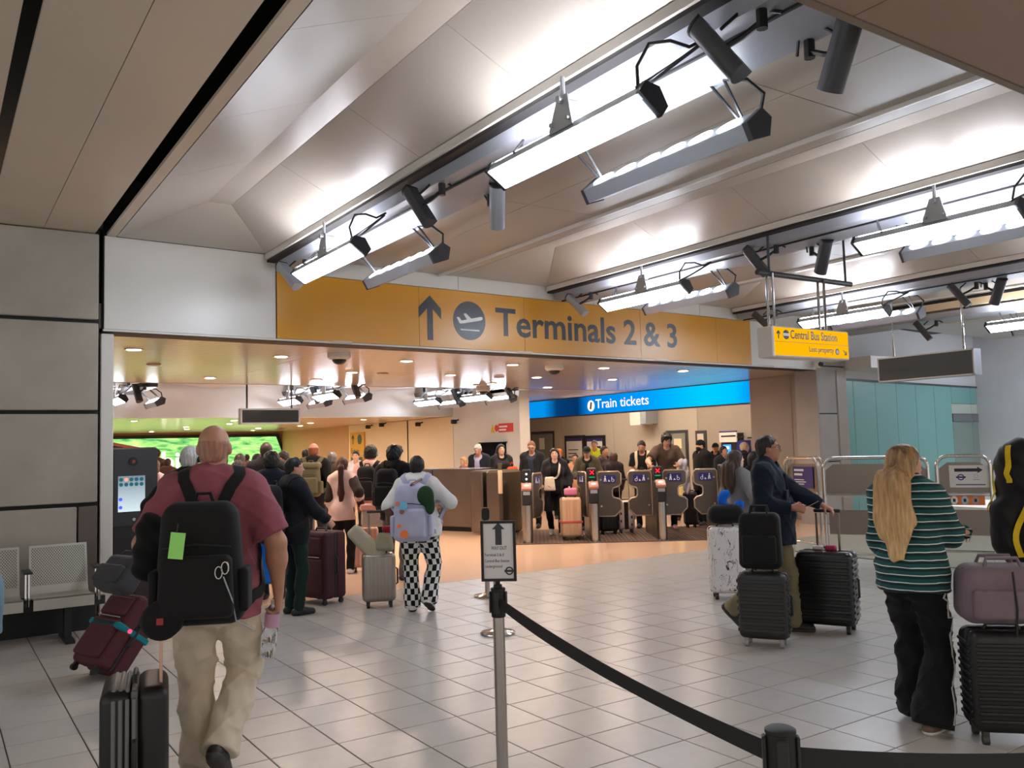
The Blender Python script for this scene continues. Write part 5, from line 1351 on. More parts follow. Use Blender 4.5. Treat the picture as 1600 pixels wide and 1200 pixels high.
            if hk in ('short', 'swept'): d = d+f32(.0035)*np.sin(q[:, 0]*62+q[:, 2]*30)*np.sin(q[:, 1]*55-q[:, 2]*45)
            if hk in ('curly', 'mop'): d = d+f32(.007)*np.sin(q[:, 0]*95)*np.sin(q[:, 1]*90+1)*np.sin(q[:, 2]*85)
            return d
        pts = [H((0,0,.14)), H((0,.1,0)), H((0,-.16,0)), H((.12,0,0)), H((-.12,0,0)), H((0,0,-.13))]
        if hk == 'long' or hk == 'pony': pts += [H((0,-.14,-.14))+Vector((0,0,-(extra or .45)-.03))]
        if hk == 'long': pts += [v+Vector((dx,-.07,-.06)) for v in (pA, pB, pC) for dx in (-.1, .1)]
        b0, b1 = bounds(pts, .05)
        sdf_obj('hair', hf, b0, b1, min(res, .010), mh, t)
    if hat:
        mhat = cloth_mat('hat %d %d %d' % hat[1], hat[1])
        cr = ca((0,-.012,.025), (.086,.106,.096))
        def cf2(p):
            q = HL(p); lim = .012 if hat[0] == 'cap' else .0
            d = smax(cr(p), (f32(lim)-q[:, 2]-q[:, 1]*f32(.15))*f32(hs), f32(.005))
            if hat[0] == 'cap':
                b = smax(d_ell(p, H((0,.10,.03)), Hr((.075,.09,.03)), rot), np.abs((q[:, 2]-f32(.032)+q[:, 1]*f32(.12)))*f32(hs)-f32(.006), f32(.004)); d = smin(d, smax(b, -(q[:, 1]-f32(.05))*f32(hs), f32(.004)), f32(.008))
            return d
        b0, b1 = bounds([H((0,.19,0)), H((0,-.13,0)), H((.1,0,.14)), H((-.1,0,-.02))], .02)
        sdf_obj('cap' if hat[0] == 'cap' else 'beanie', cf2, b0, b1, min(res, .009), mhat, t)
    if beard:
        bd = ca((0,.024,-.062), (.062,.074,.07))
        def bf2(p):
            q = HL(p); d = smax(bd(p), (q[:, 2]+f32(.035)-np.abs(q[:, 0])*.35)*f32(hs), f32(.006)); return d
        b0, b1 = bounds([H((0,.1,-.13)), H((.08,0,0)), H((-.08,0,0))], .03)
        sdf_obj('beard', bf2, b0, b1, min(res, .009), hair_mat(beard), t)
    if face:
        for sd in (-1, 1):
            c = H((sd*.031,.0715,.002)); e = MB(); e.M = Matrix.Translation(c) @ Hm.to_4x4() @ Matrix.Scale(hs, 4)
            e.lathe([(.001,-.012),(.008,-.0095),(.012,-.003),(.012,.003),(.008,.0095),(.001,.012)], 10); e.build('eye', m_eye, t, smooth=60)
            i = MB(); i.M = Matrix.Translation(H((sd*.031,.083,.002))) @ Hm.to_4x4() @ Matrix.Scale(hs, 4) @ Matrix.Rotation(-PI/2, 4, 'X')
            i.lathe([(.0068,-.003),(.0066,.0006),(.002,.0012)], 10); i.build('iris', m_iris, t, smooth=60)
            b = MB().tube([H((sd*.014,.092,.020)), H((sd*.032,.091,.026)), H((sd*.05,.078,.020))], [.003*hs, .0038*hs, .002*hs], 6); b.build('eyebrow', hair_mat(hcol if hk != 'none' else (50,38,30)), t)
        m_ = MB().tube([H((-.024,.086,-.061)), H((-.008,.0925,-.0585)), H((.008,.0925,-.0585)), H((.024,.086,-.061))], [.002*hs,.005*hs,.005*hs,.002*hs], 6); m_.build('lips', m_lip, t, smooth=60)
        if glasses:
            gm = mat('glasses frame', (26,24,24), .3)
            g_ = MB()
            for sd in (-1, 1):
                g_.tube([H((sd*.033+.023*math.cos(a), .104-.012*abs(math.cos(a))*(1 if math.cos(a)*sd > 0 else 0), .0+.018*math.sin(a))) for a in [2*PI*k/14 for k in range(14)]], .0022*hs, 5, closed=True)
                g_.tube([H((sd*.056,.092,.004)), H((sd*.08,.04,.006)), H((sd*.085,-.01,.002))], .002*hs, 5)
            g_.tube([H((-.011,.105,.004)), H((.011,.105,.004))], .002*hs, 5); g_.build('glasses', gm, t)
    return R
def ribbon_on(fn, pts, w, th=.006, off=.004, sub=6):
    """a flat strap that lies on a garment: points are moved to the surface of fn"""
    P = []
    pts = [Vector(p) for p in pts]
    for i in range(len(pts)-1):
        p0, p1, p2, p3 = pts[max(i-1,0)], pts[i], pts[i+1], pts[min(i+2,len(pts)-1)]
        for k in range(sub):
            u = k/sub; P.append(.5*((2*p1)+(p2-p0)*u+(2*p0-5*p1+4*p2-p3)*u*u+(3*p1-p0-3*p2+p3)*u**3))
    P.append(pts[-1]); P = np.array([tuple(p) for p in P], dtype=f32); e = f32(.01)
    def grad(P): return np.stack([fn(P+A3((e,0,0)))-fn(P-A3((e,0,0))), fn(P+A3((0,e,0)))-fn(P-A3((0,e,0))), fn(P+A3((0,0,e)))-fn(P-A3((0,0,e)))], 1)
    for it in range(4):
        d = fn(P); G = grad(P); G /= (np.linalg.norm(G, axis=1)[:, None]+1e-6); P = P-G*(d-f32(off))[:, None]
    G = grad(P); G /= (np.linalg.norm(G, axis=1)[:, None]+1e-6)
    mb = MB(); vs = []; n = len(P)
    for i in range(n):
        t_ = Vector(P[min(i+1,n-1)])-Vector(P[max(i-1,0)]); t_.normalize(); nn = Vector(G[i]); b = nn.cross(t_).normalized()*w/2; p = Vector(P[i])
        vs += [p-b, p+b, p+b+nn*th, p-b+nn*th]
    fs = [(i*4+k, i*4+(k+1)%4, i*4+4+(k+1)%4, i*4+4+k) for i in range(n-1) for k in range(4)]+[(3,2,1,0), tuple((n-1)*4+k for k in range(4))]
    mb.add(vs, fs); return mb
def backpack(R, label, rgb, w=.31, hgt=.46, dep=.16, zt=None, y0=None, strap=True, pocket=True, flap=None, strap_rgb=None, rl=.0):
    root = R.root; s = R.s; m = cloth_mat('pack %d %d %d' % rgb, rgb, .75); ms = m if strap_rgb is None else cloth_mat('strap %d %d %d' % strap_rgb, strap_rgb)
    t = thing('backpack', label, 'backpack', root.location, root.rotation_euler[2])
    zt = (R.nb.z-.03*s) if zt is None else zt
    zc = zt-hgt/2
    q = A3([[0, -.6+.005*k, zc+dz] for dz in (-.12, 0., .12) for k in range(120)]); dd = R.top(q).reshape(3, -1)
    ys = [(-.6+.005*int(np.argmax(r < 0.002))) for r in dd]; yb = min(ys)-.004 if y0 is None else y0
    b = MB(); b.rbox((0, yb-dep/2, zc), (w, dep, hgt), .085, 6, .80); b.build('pack_body', m, t, smooth=60)
    if pocket:
        MB().rbox((0, yb-dep-.018, zc-hgt*.17), (w*.8, .07, hgt*.5), .032, 4, .94).build('front_pocket', m, t, smooth=60)
        MB().tube([(-w*.36, yb-dep-.012, zc+hgt*.14), (0, yb-dep-.022, zc+hgt*.17), (w*.36, yb-dep-.012, zc+hgt*.14)], .005, 6).build('zip', m_dark, t)
    if flap: MB().rbox((0, yb-dep*.5, zc+hgt*.42), (w*.92, dep*1.12, hgt*.2), .045, 4).build('top_flap', cloth_mat('flap', flap), t, smooth=60)
    MB().tube([(-.045, yb-.03, zt-.015), (-.03, yb-.035, zt+.035), (.03, yb-.035, zt+.035), (.045, yb-.03, zt-.015)], .009, 6).build('grab_handle', m, t)
    for sd in (-1, 1):
        MB().rbox((sd*w*.47, yb-dep*.5, zc-hgt*.22), (.05, dep*.75, hgt*.36), .022, 3).build('side_pocket', m, t, smooth=60)
        if strap:
            sx = .105*s
            pts = [(sd*.07, yb+.01, zt-.05), (sd*sx, -.06, R.nb.z+.0), (sd*(sx+.01), .03, R.nb.z+.01), (sd*(sx+.015), .11, R.nb.z-.09), (sd*(sx+.02), .13, R.nb.z-.24), (sd*(sx+.06), .07, R.nb.z-.36), (sd*(sx+.06), -.02, zt-hgt*.80), (sd*w*.42, yb+.01, zt-hgt*.88)]
            ribbon_on(R.top, pts, .055*s, .009, .003).build('shoulder_strap', ms, t, smooth=40)
    R.pack_y = yb-dep; R.pack_z = zc
    return t
def place(px, depth):
    p = at_depth(px, 700, depth); return (p.x, p.y)
def hgt(px, py, depth): return at_depth(px, py, depth).z
# ------------------------------------------------------------------ luggage
def suitcase(label, loc, rz, w, h, d, rgb, ribs=None, nrib=7, ext=0., soft=False, tilt=0., rough=.4, band=None, mat_=None, wheel=(24,24,26), wc=.052, group=None, grip=None, post=(170,166,160), metal=0.):
    t = thing('suitcase', label, 'suitcase', (loc[0], loc[1], loc[2] if len(loc) > 2 else 0), 0, group)
    t.rotation_euler = Euler((tilt, 0, rz), 'XYZ')
    m = mat_ or mat('case %d %d %d' % rgb + (' soft' if soft else ''), rgb, .8 if soft else rough, metal, noise=.05 if soft else .02, scale=12, bump=.15 if soft else 0, bscale=120)
    mw_ = mat('wheel %d %d %d' % wheel, wheel, .5); z0 = wc+.012; H_ = h-z0; zc = z0+H_/2
    for sd in (-1, 1):
        b = MB().rbox((0, sd*(d/4+.001), zc), (w, d/2-.004, H_), .045 if soft else .055, 4); b.build('front_shell' if sd < 0 else 'back_shell', m, t, smooth=55)
    MB().rbox((0, 0, zc), (w-.012, .03, H_-.012), .045, 3).build('zip_band', mat('case %d %d %d' % band, band, .5) if band else m_dark, t, smooth=55)
    if ribs == 'h':
        for i in range(nrib):
            z = z0+.07+(H_-.14)*i/(nrib-1)
            for sd in (-1, 1): MB().rbox((0, sd*(d/2+.0), z), (w-.05, .016, .55*(H_-.14)/(nrib-1)), .007, 2).build('rib', m, t, smooth=55)
            for sx in (-1, 1): MB().rbox((sx*w/2, 0, z), (.014, d-.07, .5*(H_-.14)/(nrib-1)), .006, 2).build('rib', m, t, smooth=55)
    if ribs == 'v':
        for i in range(nrib):
            x = -w/2+.05+(w-.10)*i/(nrib-1)
            for sd in (-1, 1): MB().rbox((x, sd*(d/2), zc), (.55*(w-.1)/(nrib-1), .016, H_-.07), .007, 2).build('rib', m, t, smooth=55)
    if soft:
        MB().rbox((0, -d/2-.012, zc-H_*.16), (w*.84, .05, H_*.52), .022, 3).build('front_pocket', m, t, smooth=55)
        MB().rbox((0, -d/2-.010, zc+H_*.29), (w*.80, .04, H_*.26), .018, 3).build('upper_pocket', m, t, smooth=55)
        MB().tube([(-w*.38,-d/2-.03,zc+H_*.13),(w*.38,-d/2-.03,zc+H_*.13)], .004, 5).build('zip', m_lampg, t)
    for sx in (-1, 1):
        for sy in (-1, 1):
            MB().chbox(sx*(w/2-.06)-.018, sx*(w/2-.06)+.018, sy*(d/2-.045)-.018, sy*(d/2-.045)+.018, wc*.8, z0+.012, .004).cyl((sx*(w/2-.06)-.016, sy*(d/2-.045), wc/2), (sx*(w/2-.06)+.016, sy*(d/2-.045), wc/2), wc/2, n=14).build('wheel', mw_, t, smooth=40)
    MB().tube([(-.09,0,h-.004),(-.075,0,h+.028),(.075,0,h+.028),(.09,0,h-.004)], .011, 8).build('carry_handle', m_dark, t, smooth=50)
    MB().tube([(w/2-.003,0,zc-.09),(w/2+.022,0,zc-.075),(w/2+.022,0,zc+.075),(w/2-.003,0,zc+.09)], .010, 8).build('side_handle', m_dark, t, smooth=50)
    if ext:
        mp = mat('handle post %d %d %d' % post, post, .3, .7)
        px = min(.095, w*.28); y = d/2-.035
        for sx in (-1, 1): MB().chbox(sx*px-.010, sx*px+.010, y-.007, y+.007, h-.02, h+ext-.02, .002).build('handle_post', mp, t)
        MB().rbox((0, y, h+ext), (2*px+.045, .032, .032), .014, 3).build('grip', mat('grip', grip, .5) if grip else m_dark, t, smooth=50)
    return t
def soft_bag(name, label, cat, loc, rz, dims, rgb, r=.06, tilt=0., handles=True, m=None, pocket=True):
    t = thing(name, label, cat, loc); t.rotation_euler = Euler((tilt, 0, rz), 'XYZ')
    m = m or cloth_mat('bag %d %d %d' % rgb, rgb, .7); w, d, h = dims
    MB().rbox((0,0,h/2), dims, r, 5, .93).build('bag_body', m, t, smooth=60)
    if pocket: MB().rbox((0,-d/2-.006,h*.36), (w*.78,.05,h*.5), .022, 3).build('front_pocket', m, t, smooth=60)
    MB().tube([(-w*.42,-d*.1,h*.93),(0,-d*.12,h*.985),(w*.42,-d*.1,h*.93)], .004, 5).build('zip', m_dark, t)
    if handles:
        for sy in (-1, 1): MB().tube([(-w*.22,sy*d*.3,h*.9),(-w*.17,sy*d*.22,h*1.12),(w*.17,sy*d*.22,h*1.12),(w*.22,sy*d*.3,h*.9)], .011, 7).build('handle', m, t, smooth=50)
    return t
def fl(px, py): q = onz(px, py); return (q.x, q.y)
VIEW = math.radians(-34)                                    # a front face (-y) with this heading looks straight at the camera
def rd(a): return VIEW+math.radians(a)
def marble_mat():
    m = mat('marble shell', (228,226,226), .3); nt = m.node_tree; b = nt.nodes['Principled BSDF']
    tc = nt.nodes.new('ShaderNodeTexCoord'); n = nt.nodes.new('ShaderNodeTexNoise'); n.inputs['Scale'].default_value = 7; n.inputs['Detail'].default_value = 5; n.inputs['Distortion'].default_value = 1.5
    mp = nt.nodes.new('ShaderNodeMapping'); mp.inputs['Rotation'].default_value = (.3, .7, .2); mp.inputs['Scale'].default_value = (1.6, 1.6, .7)
    s_ = nt.nodes.new('ShaderNodeMath'); s_.operation = 'SUBTRACT'; s_.inputs[1].default_value = .5; a = nt.nodes.new('ShaderNodeMath'); a.operation = 'ABSOLUTE'
    g = nt.nodes.new('ShaderNodeMath'); g.operation = 'LESS_THAN'; g.inputs[1].default_value = .012
    n2 = nt.nodes.new('ShaderNodeTexNoise'); n2.inputs['Scale'].default_value = 9; g2 = nt.nodes.new('ShaderNodeMath'); g2.operation = 'GREATER_THAN'; g2.inputs[1].default_value = .47
    mu = nt.nodes.new('ShaderNodeMath'); mu.operation = 'MULTIPLY'
    mx = nt.nodes.new('ShaderNodeMix'); mx.data_type = 'RGBA'; mx.inputs['A'].default_value = lin((228,226,226)); mx.inputs['B'].default_value = lin((40,38,40))
    L = nt.links.new
    L(tc.outputs['Object'], mp.inputs[0]); L(mp.outputs[0], n.inputs['Vector']); L(n.outputs['Fac'], s_.inputs[0]); L(s_.outputs[0], a.inputs[0]); L(a.outputs[0], g.inputs[0])
    L(tc.outputs['Object'], n2.inputs['Vector']); L(n2.outputs['Fac'], g2.inputs[0]); L(g.outputs[0], mu.inputs[0]); L(g2.outputs[0], mu.inputs[1]); L(mu.outputs[0], mx.inputs['Factor']); L(mx.outputs['Result'], b.inputs['Base Color'])
    return m
# foreground black case with grey band
q = at_depth(212, 1060, 4.05)
cs_ = suitcase('black suitcase with grey ribbed band, cut by the bottom edge at the left', (q.x, q.y), rd(-68), .42, .66, .29, (13,13,14), rough=.45, band=(92,92,94), ext=.24, post=(206,170,148))
for i in range(4): MB().rbox((.213, -.085+.028*i, .36), (.022,.019,.53), .008, 2).rbox((0, -.085+.028*i, .652), (.36,.019,.022), .008, 2).build('grey_rib', mat('case grey rib', (104,104,104), .5), cs_, smooth=55)
# burgundy case with the teal strap, tilted while it is pulled
q = fl(142, 1062); TI, RZ = math.radians(-38), rd(-36)
t = suitcase('burgundy soft suitcase with teal strap, tilted while pulled along', (q[0], q[1], .015), RZ, .42, .66, .27, (74,26,34), soft=True, tilt=TI, band=(28,24,26), ext=.40)
m_ts = cloth_mat('teal strap', (18,120,134))
MB().chbox(-.216, .216, -.172, .140, .355, .405, .01).build('teal_strap', m_ts, t); MB().cyl((.217,-.06,.38), (.226,-.06,.38), .016, n=12).build('red_light', emat('tag red light', (255,60,90), 1.6), t)
dz = Euler((TI, 0, RZ), 'XYZ').to_matrix()
o = Vector((q[0], q[1], .015))+dz @ Vector((.03, -.29, .58))
t = soft_bag('travel_bag', 'dark grey bag riding on the burgundy suitcase', 'bag', o, RZ, (.42,.18,.30), (58,58,62), tilt=TI)
# queue luggage
t = suitcase('tall maroon soft suitcase under the hand of the person in glasses', fl(503, 941), rd(-38), .50, .80, .32, (62,20,28), soft=True)
sil = at_depth(592, 900, 9.4); t = suitcase('silver grooved aluminium suitcase pulled by the person in checkered trousers', (sil.x, sil.y), rd(12), .36, .58, .22, (168,160,152), ribs='v', nrib=8, rough=.35, metal=.75, ext=.44, post=(120,116,110), mat_=mat('case aluminium', (158,150,142), .35, .8))
t = thing('tote_bag', 'beige canvas tote slung over the silver suitcase', 'bag', (sil.x, sil.y, .6), rd(12))
b = MB(); b.M = Matrix.Translation((-.10,-.03,.05)) @ Matrix.Rotation(-.75, 4, 'Y'); b.rbox((0,0,.05), (.20,.14,.46), .05, 4, .8); b.build('bag_body', cloth_mat('beige canvas', (176,168,146)), t, smooth=60)
MB().rbox((.06,-.06,.10), (.22,.12,.20), .05, 4, .7).build('bag_fold', cloth_mat('olive canvas', (150,146,122)), t, smooth=60)
MB().rbox((.10,-.05,.235), (.12,.10,.07), .03, 3).build('red_scarf', cloth_mat('red scarf', (140,24,40)), t, smooth=60)
pk = at_depth(568, 850, 12.2); t = suitcase('dusty pink suitcase behind the silver one', (pk.x, pk.y), rd(25), .40, .62, .24, (196,150,132), ribs='v', nrib=6, ext=.0)
t = soft_bag('basket_bag', 'pale grey basket bag with pink blanket on top of the pink suitcase', 'bag', (pk.x+.05, pk.y-.35, .64), rd(8), (.44,.26,.28), (178,160,150), handles=True, pocket=False)
MB().rbox((0,0,.27), (.46,.28,.09), .035, 3).build('pink_blanket', cloth_mat('pink blanket', (224,160,150)), t, smooth=60)
q = at_depth(478, 840, 11.0); suitcase('black suitcase in the queue behind the maroon one', (q.x, q.y), rd(10), .42, .66, .26, (24,24,27), ribs='v', ext=.36, post=(200,190,182))
q = at_depth(416, 880, 8.9); t = soft_bag('shopping_bag', 'bright blue shopping bag behind the person in the rose tee', 'bag', (q.x, q.y, .36), rd(0), (.34,.16,.40), (20,104,196), r=.03, pocket=False)
# gate luggage
q = fl(893, 844); t = suitcase('beige suitcase with pink strap passing the gate', q, rd(6), .36, .76, .27, (204,170,140), ribs='v', nrib=3, ext=0.)
MB().chbox(-.194, .194, -.155, .155, .31, .35, .008).build('pink_strap', cloth_mat('pink strap', (190,84,84)), t)
t = soft_bag('vanity_bag', 'small pink vanity bag on top of the beige suitcase', 'bag', (q[0]+.03, q[1]+.02, .79), rd(6), (.24,.15,.13), (206,130,160), r=.04, pocket=False, handles=False)
q = at_depth(951, 820, 16.2); suitcase('black suitcase behind the second gate flap', (q.x, q.y), rd(5), .36, .58, .24, (20,20,22), ribs='v', ext=.3)
q = at_depth(978, 820, 16.4); t = suitcase('pale patterned suitcase with black middle band between the gate flaps', (q.x, q.y), rd(0), .32, .60, .24, (206,190,190), ext=.4)
MB().chbox(-.04, .04, -.124, .124, .08, .585, .006).build('black_band', m_black, t)
for i in range(6): MB().rbox(((-.10 if i % 2 else .10), -.121, .16+.07*i), (.028,.008,.05), .003, 2).build('dark_motif', m_dark, t)
q = at_depth(1079, 800, 17.0); suitcase('small black case behind the gate of the person in the brown tee', (q.x, q.y), rd(0), .26, .7, .22, (22,22,24))
# right group
MQ = at_depth(1136, 900, 9.35); t = suitcase('white marble-patterned suitcase standing left of the person in the navy shirt', (MQ.x, MQ.y), rd(-6), .37, .77, .27, (228,226,226), mat_=marble_mat(), wheel=(24,24,26))
soft_bag('travel_bag', 'black bag lying on the marble-patterned suitcase', 'bag', (MQ.x+.02, MQ.y, .80), rd(-6), (.40,.26,.20), (15,14,16), r=.09, pocket=False, handles=False)
t = thing('neck_pillow', 'bright blue neck pillow on the black bag', 'pillow', (MQ.x+.10, MQ.y-.02, 1.035), rd(-6))
arc_ = [Vector((.10*math.cos(a), .02, .10*math.sin(a)*.95+.0)) for a in [math.radians(100+26*k) for k in range(11)]]
MB().tube(arc_, [.03]+[.052]*9+[.036], 14).build('cushion', cloth_mat('blue plush', (16,98,206)), t, smooth=60); MB().tube([v+Vector((0,-.045,0)) for v in arc_[1:-1]], .006, 6).build('seam', cloth_mat('blue seam', (60,130,220)), t)
CQ = fl(1197, 1008); CP = (CQ[0], CQ[1])
suitcase('charcoal hard suitcase carrying a black bag, in front of the person in the navy shirt', CP, rd(-24), .40, .60, .24, (38,38,38), ribs='h', nrib=8, wheel=(150,150,150), rough=.5)
t = soft_bag('backpack', 'black backpack standing on the charcoal suitcase', 'backpack', (CP[0]-.01, CP[1], .63), rd(-22), (.35,.22,.46), (14,14,15), r=.06)
q = fl(1297, 985); BQ = (q[0], q[1]); t = suitcase('big black ribbed suitcase held by the person in the navy shirt', BQ, rd(-32), .48, .70, .30, (11,11,12), ribs='h', nrib=10, rough=.3, ext=.34, post=(136,124,116))
MB().rbox((.05,-.03,.725), (.10,.06,.05), .02, 3).build('pink_tag', mat('magenta tag', (170,30,80), .5), t); MB().rbox((-.06,-.02,.725), (.09,.05,.035), .012, 3).build('white_tag', m_paper, t)
EQ = at_depth(1572, 1100, 4.80); suitcase('black ribbed suitcase at the right edge under the mauve bag', (EQ.x, EQ.y), rd(-12), .40, .61, .27, (15,15,17), ribs='h', nrib=11, rough=.5, wheel=(60,56,54))
m_mv = cloth_mat('mauve nylon', (116,100,108), .6)
t = soft_bag('holdall', 'mauve holdall lying on the black suitcase at the right edge', 'bag', (EQ.x+.01, EQ.y+.0, .645), rd(-12), (.46,.28,.32), (116,100,108), r=.08, m=m_mv)
MB().tube([(.02,-.17,.30),(.03,-.175,.1),(.02,-.17,-.05)], .006, 6).build('black_cord', m_black, t)
# ------------------------------------------------------------------ people
CM = cloth_mat
BLK = CM('black', (13,13,15)); NAVY = CM('navy', (18,25,38)); DKG = CM('dark grey', (40,40,44)); GREY = CM('mid grey', (118,118,118)); WHT = CM('white', (222,220,216)); OLV = CM('olive', (74,70,48)); BRN = CM('brown', (70,54,44)); JEAN = CM('dark denim', (40,48,64)); TANC = CM('tan', (176,128,100)); KHK = CM('khaki', (204,190,168)); PNK = CM('pale pink', (226,180,168)); MAR = CM('maroon', (70,20,34))
def checker_mat():
    m = CM('checkered', (230,230,228)); nt = m.node_tree; b = nt.nodes['Principled BSDF']
    at = nt.nodes.new('ShaderNodeAttribute'); at.attribute_name = 'cuv'; ck = nt.nodes.new('ShaderNodeTexChecker'); ck.inputs['Scale'].default_value = 16.5
    ck.inputs['Color1'].default_value = lin((16,16,18)); ck.inputs['Color2'].default_value = lin((222,222,220))
    nt.links.new(at.outputs['Vector'], ck.inputs['Vector']); nt.links.new(ck.outputs['Color'], b.inputs['Base Color']); return m
def stripe_mat():
    m = CM('striped', (34,82,82)); nt = m.node_tree; b = nt.nodes['Principled BSDF']
    tc = nt.nodes.new('ShaderNodeTexCoord'); sp = nt.nodes.new('ShaderNodeSeparateXYZ'); mu = nt.nodes.new('ShaderNodeMath'); mu.operation = 'MULTIPLY'; mu.inputs[1].default_value = 23.
    fr = nt.nodes.new('ShaderNodeMath'); fr.operation = 'FRACT'; mx = nt.nodes.new('ShaderNodeValToRGB'); el = mx.color_ramp.elements; mx.color_ramp.interpolation = 'CONSTANT'
    el[0].position = 0; el[0].color = lin((30,78,78)); el[1].position = .42; el[1].color = lin((22,46,52))
    x = el.new(.80); x.color = lin((206,212,208)); x = el.new(.93); x.color = lin((30,78,78))
    n = nt.nodes.new('ShaderNodeTexNoise'); n.inputs['Scale'].default_value = 5; ad = nt.nodes.new('ShaderNodeMath'); ad.operation = 'MULTIPLY_ADD'; ad.inputs[1].default_value = .02
    L = nt.links.new; L(tc.outputs['Object'], sp.inputs[0]); L(tc.outputs['Object'], n.inputs['Vector']); L(n.outputs['Fac'], ad.inputs[0]); L(sp.outputs['Z'], ad.inputs[2]); L(ad.outputs[0], mu.inputs[0]); L(mu.outputs[0], fr.inputs[0]); L(fr.outputs[0], mx.inputs[0]); L(mx.outputs['Color'], b.inputs['Base Color']); return m
T = lambda m, **k: dict(m=m, **k)
# 1 foreground walker -----------------------------------------------------------
D = 4.5
bm = person('person in a rose tee and khaki trousers walking away with a black backpack', place(334, D), rd(9), 1.86, 1.22, skin=(178,128,104), hair=('bald', (158,113,92)), shw=.93, face=True,
    top=T(CM('rose', (138,76,86)), e=.022, st=.86, flare=.16, hem=-.10, wr=.006, fold=.006), bottom=T(KHK, e=.016, e2=.045, wr=.008, cuff=.03, fold=.008, waist=.02), shoe=(30,26,26), sole=(60,56,54),
    la=(.03,-.17,-.46), ra=(.13,.05,-.50), lf=(.02,.06,0,0), rf=(-.07,-.22,.10,.75), res=.0086, beard=(40,30,26), lcurl=1.25, rcurl=.9, rhint=(.9,-.6,0), lhint=(-1.0,-.5,0), lpalm=(.3,-1,0))
pk1 = backpack(bm, 'black backpack with lime tag on the back of the rose tee', (18,18,20), .43, .58, .21, zt=1.475)
yb, zc = bm.pack_y, bm.pack_z
tg = MB(); tg.M = Matrix.Translation((-.075, yb-.03, zc+.10)) @ Matrix.Rotation(.12, 4, 'Y'); tg.cbox((0,-.03,0), (.065,.006,.12)); tg.build('lime_tag', mat('lime tag', (150,226,110), .4), pk1)
MB().tube([(-.075,yb-.06,zc+.16),(-.07,yb-.055,zc+.20)], .004, 5).build('tag_loop', m_dark, pk1)
for i, dx in enumerate((0, .028)): MB().tube([(.11+dx+.016*math.cos(a), yb-.065, zc-.03+i*.02+.028*math.sin(a)) for a in [2*PI*k/12 for k in range(12)]], .004, 5, closed=True).build('carabiner', m_steel, pk1)
MB().tube([(.13,yb-.06,zc-.05),(.165,yb-.04,zc-.16),(.17,yb+.04,zc-.27),(.24,yb+.1,zc-.33)], .004, 5).build('white_cord', m_lampg, pk1)
hl = bm.arms[-1][2]
t = thing('neck_roll', 'round black neck roll with a red mark hanging from the backpack', 'pillow', bm.root.location, bm.root.rotation_euler[2])
cpos = Vector((-.15, yb-.0, .945))
MB().tube([cpos+Vector((0,-.05,0)), cpos+Vector((0,-.035,0)), cpos+Vector((0,.06,0)), cpos+Vector((0,.075,0))], [.07,.09,.09,.07], 24).build('roll_body', CM('black plush', (20,20,22)), t, smooth=60)
MB().cbox((cpos.x, cpos.y-.052, cpos.z), (.03,.006,.03)).build('red_mark', mat('red mark', (150,34,40), .5), t)
MB().tube([cpos+Vector((.02,.02,.085)), cpos+Vector((.06,.05,.16))], .006, 6).build('loop', m_black, t)
el = bm.arms[-1][1]
t = thing('jacket_bundle', 'black jacket draped over the left forearm of the person in the rose tee', 'jacket', bm.root.location, bm.root.rotation_euler[2])
jf = lambda p: smin(d_cap(p, el+Vector((.035,-.02,.09)), el+Vector((.03,-.06,-.10)), .062, .07), d_cap(p, el+Vector((.06,-.05,-.04)), hl+Vector((.06,-.02,.02)), .06, .05), .05)+.006*np.sin(p[:, 2]*60+p[:, 0]*40)
sdf_obj('jacket_cloth', jf, np.array(el)-.25, np.array(el)+.25, .009, BLK, t)
# bottle in his right hand
W_, kn0, dv, nv, tv = bm.hands[1]
t = thing('water_bottle', 'clear plastic water bottle in the right hand of the person in the rose tee', 'bottle', bm.root.location, bm.root.rotation_euler[2])
cb = kn0+dv*.03+nv*.035
Mb = Matrix.Translation(cb) @ Vector((0,0,1)).rotation_difference(Vector((.12,-.05,1)).normalized()).to_matrix().to_4x4()
m_cl = mat('clear plastic', (236,240,246), .08, trans=.92, spec=.5)
b = MB(); b.M = Mb; b.lathe([(.030,-.235),(.036,-.228),(.037,-.16),(.034,-.155),(.037,-.15),(.037,-.08),(.034,-.075),(.037,-.07),(.037,-.01),(.03,.02),(.014,.045),(.014,.05)], 20); b.build('bottle_body', m_cl, t, smooth=40)
b = MB(); b.M = Mb; b.lathe([(.016,.046),(.016,.068),(.012,.07)], 16); b.build('bottle_cap', m_wpaint, t, smooth=40)
b = MB(); b.M = Mb; b.lathe([(.0378,-.07),(.0378,.0)], 20); b.build('label_band', mat('pinkish label', (196,150,176), .4, alpha=None), t, smooth=40)
# 2 woman in checkered trousers ------------------------------------------------------------
D = 9.1
cw = person('person in white tee and black-and-white checkered trousers, pulling a silver suitcase', place(651, D), rd(-4), 1.63, 1.34, fem=True, skin=(112,76,60), hair=('short', (26,22,22)), face=True,
    top=T(WHT, e=.026, sleeve='half', st=.06, hem=-.06, wr=.006), bottom=T(checker_mat(), e=.014, e2=.05, uv=True, wr=.006), shoe=(226,226,224), sole=(40,40,42),
    la=(.07,-.08,-.47), ra=(.10,.20,-.28), rhint=(1.0,-.7,-.3), lhint=(-1.0,-.4,0), lf=(.0,.10,0,0), rf=(.01,-.10,.03,.45), res=.0105, lcurl=1.2, lpalm=(.2,-1,0))
m_lav = CM('lavender', (176,178,204))
bp = backpack(cw, 'pale lavender backpack with round badges on the person in checkered trousers', (176,178,204), .40, .58, .19)
yb, zc = cw.pack_y, cw.pack_z
